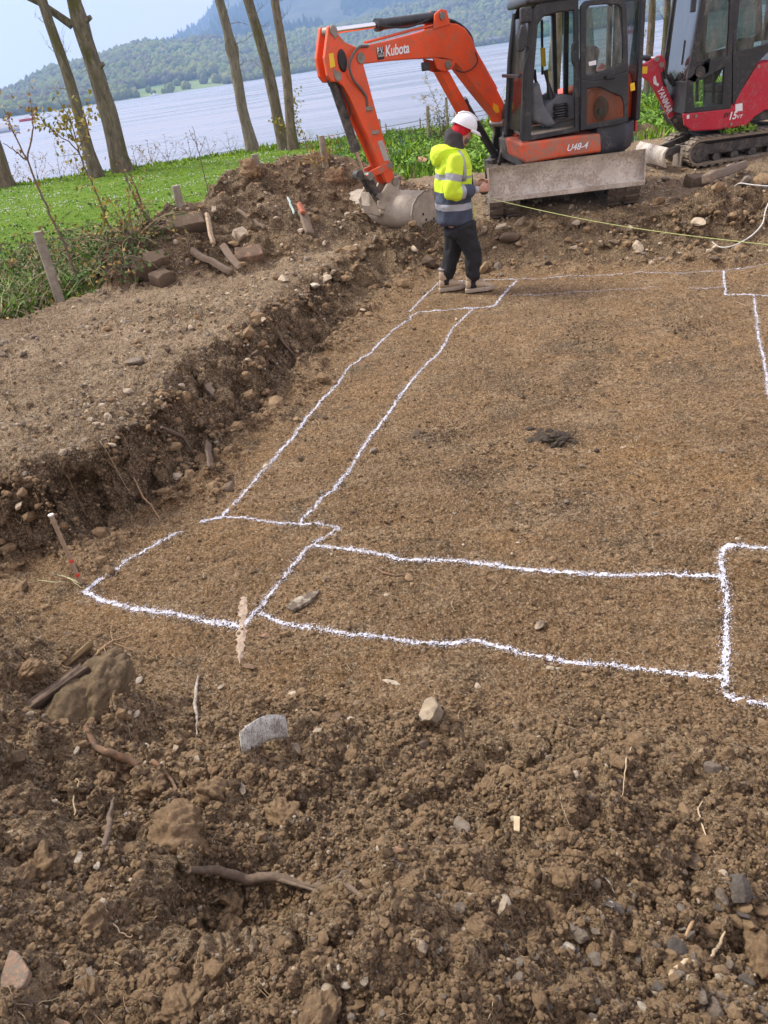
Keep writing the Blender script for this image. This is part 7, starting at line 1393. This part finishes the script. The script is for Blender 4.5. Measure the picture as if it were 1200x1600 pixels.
    mb = MB(); mb.sheet([[q(736, 300, y_)+Vector((.008, 0, 0)), q(739, 330, y_)+Vector((.006, 0, 0)), q(739, 348, y_)] for y_ in (-.06, -.04)]); mb.build('hem_piping', HV, jk, solid=.006)
    # yellow hood hanging on the back
    mb = MB(); mb.loft([ell(q(*c), rx, ry, tl_, 22, .03, i) for i, (c, rx, ry, tl_) in enumerate((((718, 232), .06, .12, -.3), ((706, 228), .1, .16, -.4), ((695, 233), .11, .18, -.5), ((684, 242), .1, .17, -.9), ((678, 250), .07, .13, -1.1), ((675, 256), .03, .07, -1.2)))]); crease(mb.build('jacket_hood', HV, jk), .03, .09, 1)
    # charcoal hoodie collar round the neck
    mb = MB(); mb.loft([ell(q(*c), rx, ry, tl_, 22, .025, i) for i, (c, rx, ry, tl_) in enumerate((((724, 248), .07, .07, -.75), ((714, 240), .13, .15, -.6), ((709, 230), .13, .14, -.6), ((709, 218), .118, .115, -.55), ((710, 210), .1, .1, -.45), ((714, 204), .09, .09, -.4)))]); crease(mb.build('hoodie', HD, jk), .025, .07, 1)
    # red snood over the ears and back of the head
    rr = [[H(ox+math.cos(a)*rx, math.sin(a)*ry, z+.0*math.cos(a)) for a in [2*math.pi*j/24 for j in range(24)]] for z, rx, ry, ox in ((-.06, .082, .078, -.03), (-.035, .094, .086, -.02), (-.01, .096, .085, -.016), (.012, .102, .09, -.012), (.035, .103, .09, -.008), (.055, .11, .092, -.004))]
    mb = MB(); mb.loft(rr); crease(mb.build('red_snood', RD, t), .012, .03, 1)
    # helmet
    rings = []
    for i in range(10):
        f_ = i/9; a = f_*math.pi/2; r = math.cos(a)**.8 if i < 9 else .02; z = .035+.125*math.sin(a); rings.append([H(-.004+math.cos(k)*.132*r, math.sin(k)*.108*r, z-.02*(1-f_)*math.cos(k)*0) for k in [2*math.pi*j/28 for j in range(28)]])
    mb = MB(); mb.loft(rings); he = mb.build('helmet', WH, t, bev=0)
    mb = MB(); g_ = []
    for j in range(15):
        a = -1.15+2.3*j/14; c, s_ = math.cos(a), math.sin(a); e_ = .06*max(0, math.cos(a*1.2)); g_.append([H(c*.128, s_*.105, .042), H(c*(.132+e_*.6), s_*(.108+e_*.2), .036), H(c*(.134+e_*1.15), s_*(.11+e_*.3), .022-.01)])
    mb.sheet(g_); mb.build('peak', WH, he, solid=.005)
    mb = MB(); mb.loft([[H(-.004+math.cos(k)*(.134+o_), math.sin(k)*(.11+o_), z) for k in [2*math.pi*j/28 for j in range(28)]] for z, o_ in ((.03, 0), (.03, .007), (.042, .005), (.044, 0))], caps=False); mb.build('rim', WH, he)
    for y_ in (-.028, 0, .028): mb = MB(); mb.tube([H(.1, y_, .135-.01*abs(y_)*10), H(.05, y_, .158), H(-.01, y_, .1665), H(-.07, y_, .152), H(-.11, y_, .12)], .006, 8); mb.build('ridge', WH, he)
    mb = MB(); mb.box(H(-.128, 0, .03), (.03, .07, .03), Matrix((hx, Vector((0, 1, 0)), hz)).transposed()); mb.build('adjuster', WH, he, bev=.006)
    # tape in the hands: a thing of its own
    c = q(754, 294, -.06); tt = thing('tape_measure', c, 'black round tape measure held in the hands of the person', 'tape measure')
    mb = MB(); mb.tube([c+Vector((0, -.03, 0)), c+Vector((0, .03, 0))], .055, 24); mb.build('case', simple('tape_black', (.02, .022, .02), .4, mud=.1), tt, bev=.01); mb = MB(); mb.tube([c+Vector((0, -.034, 0)), c+Vector((0, -.03, 0))], .03, 16); mb.build('hub', simple('tape_green', (.12, .14, .05), .5), tt)
person()
# ------------------------------------------------------------------ air
def haze():
    m = bpy.data.materials.new('haze'); m.use_nodes = True; t = m.node_tree; t.nodes.clear()
    o = t.nodes.new('ShaderNodeOutputMaterial'); v = t.nodes.new('ShaderNodeVolumePrincipled')
    v.inputs['Color'].default_value = (.42, .64, 1, 1); v.inputs['Density'].default_value = 2.8e-4; v.inputs['Anisotropy'].default_value = .2
    t.links.new(v.outputs[0], o.inputs['Volume'])
    mb = MB(); mb.box((0, 2400, 330), (11000, 5300, 676)); ob = mb.build('haze', m, org=(0, 2400, -8)); tag(ob, kind='stuff')
haze()
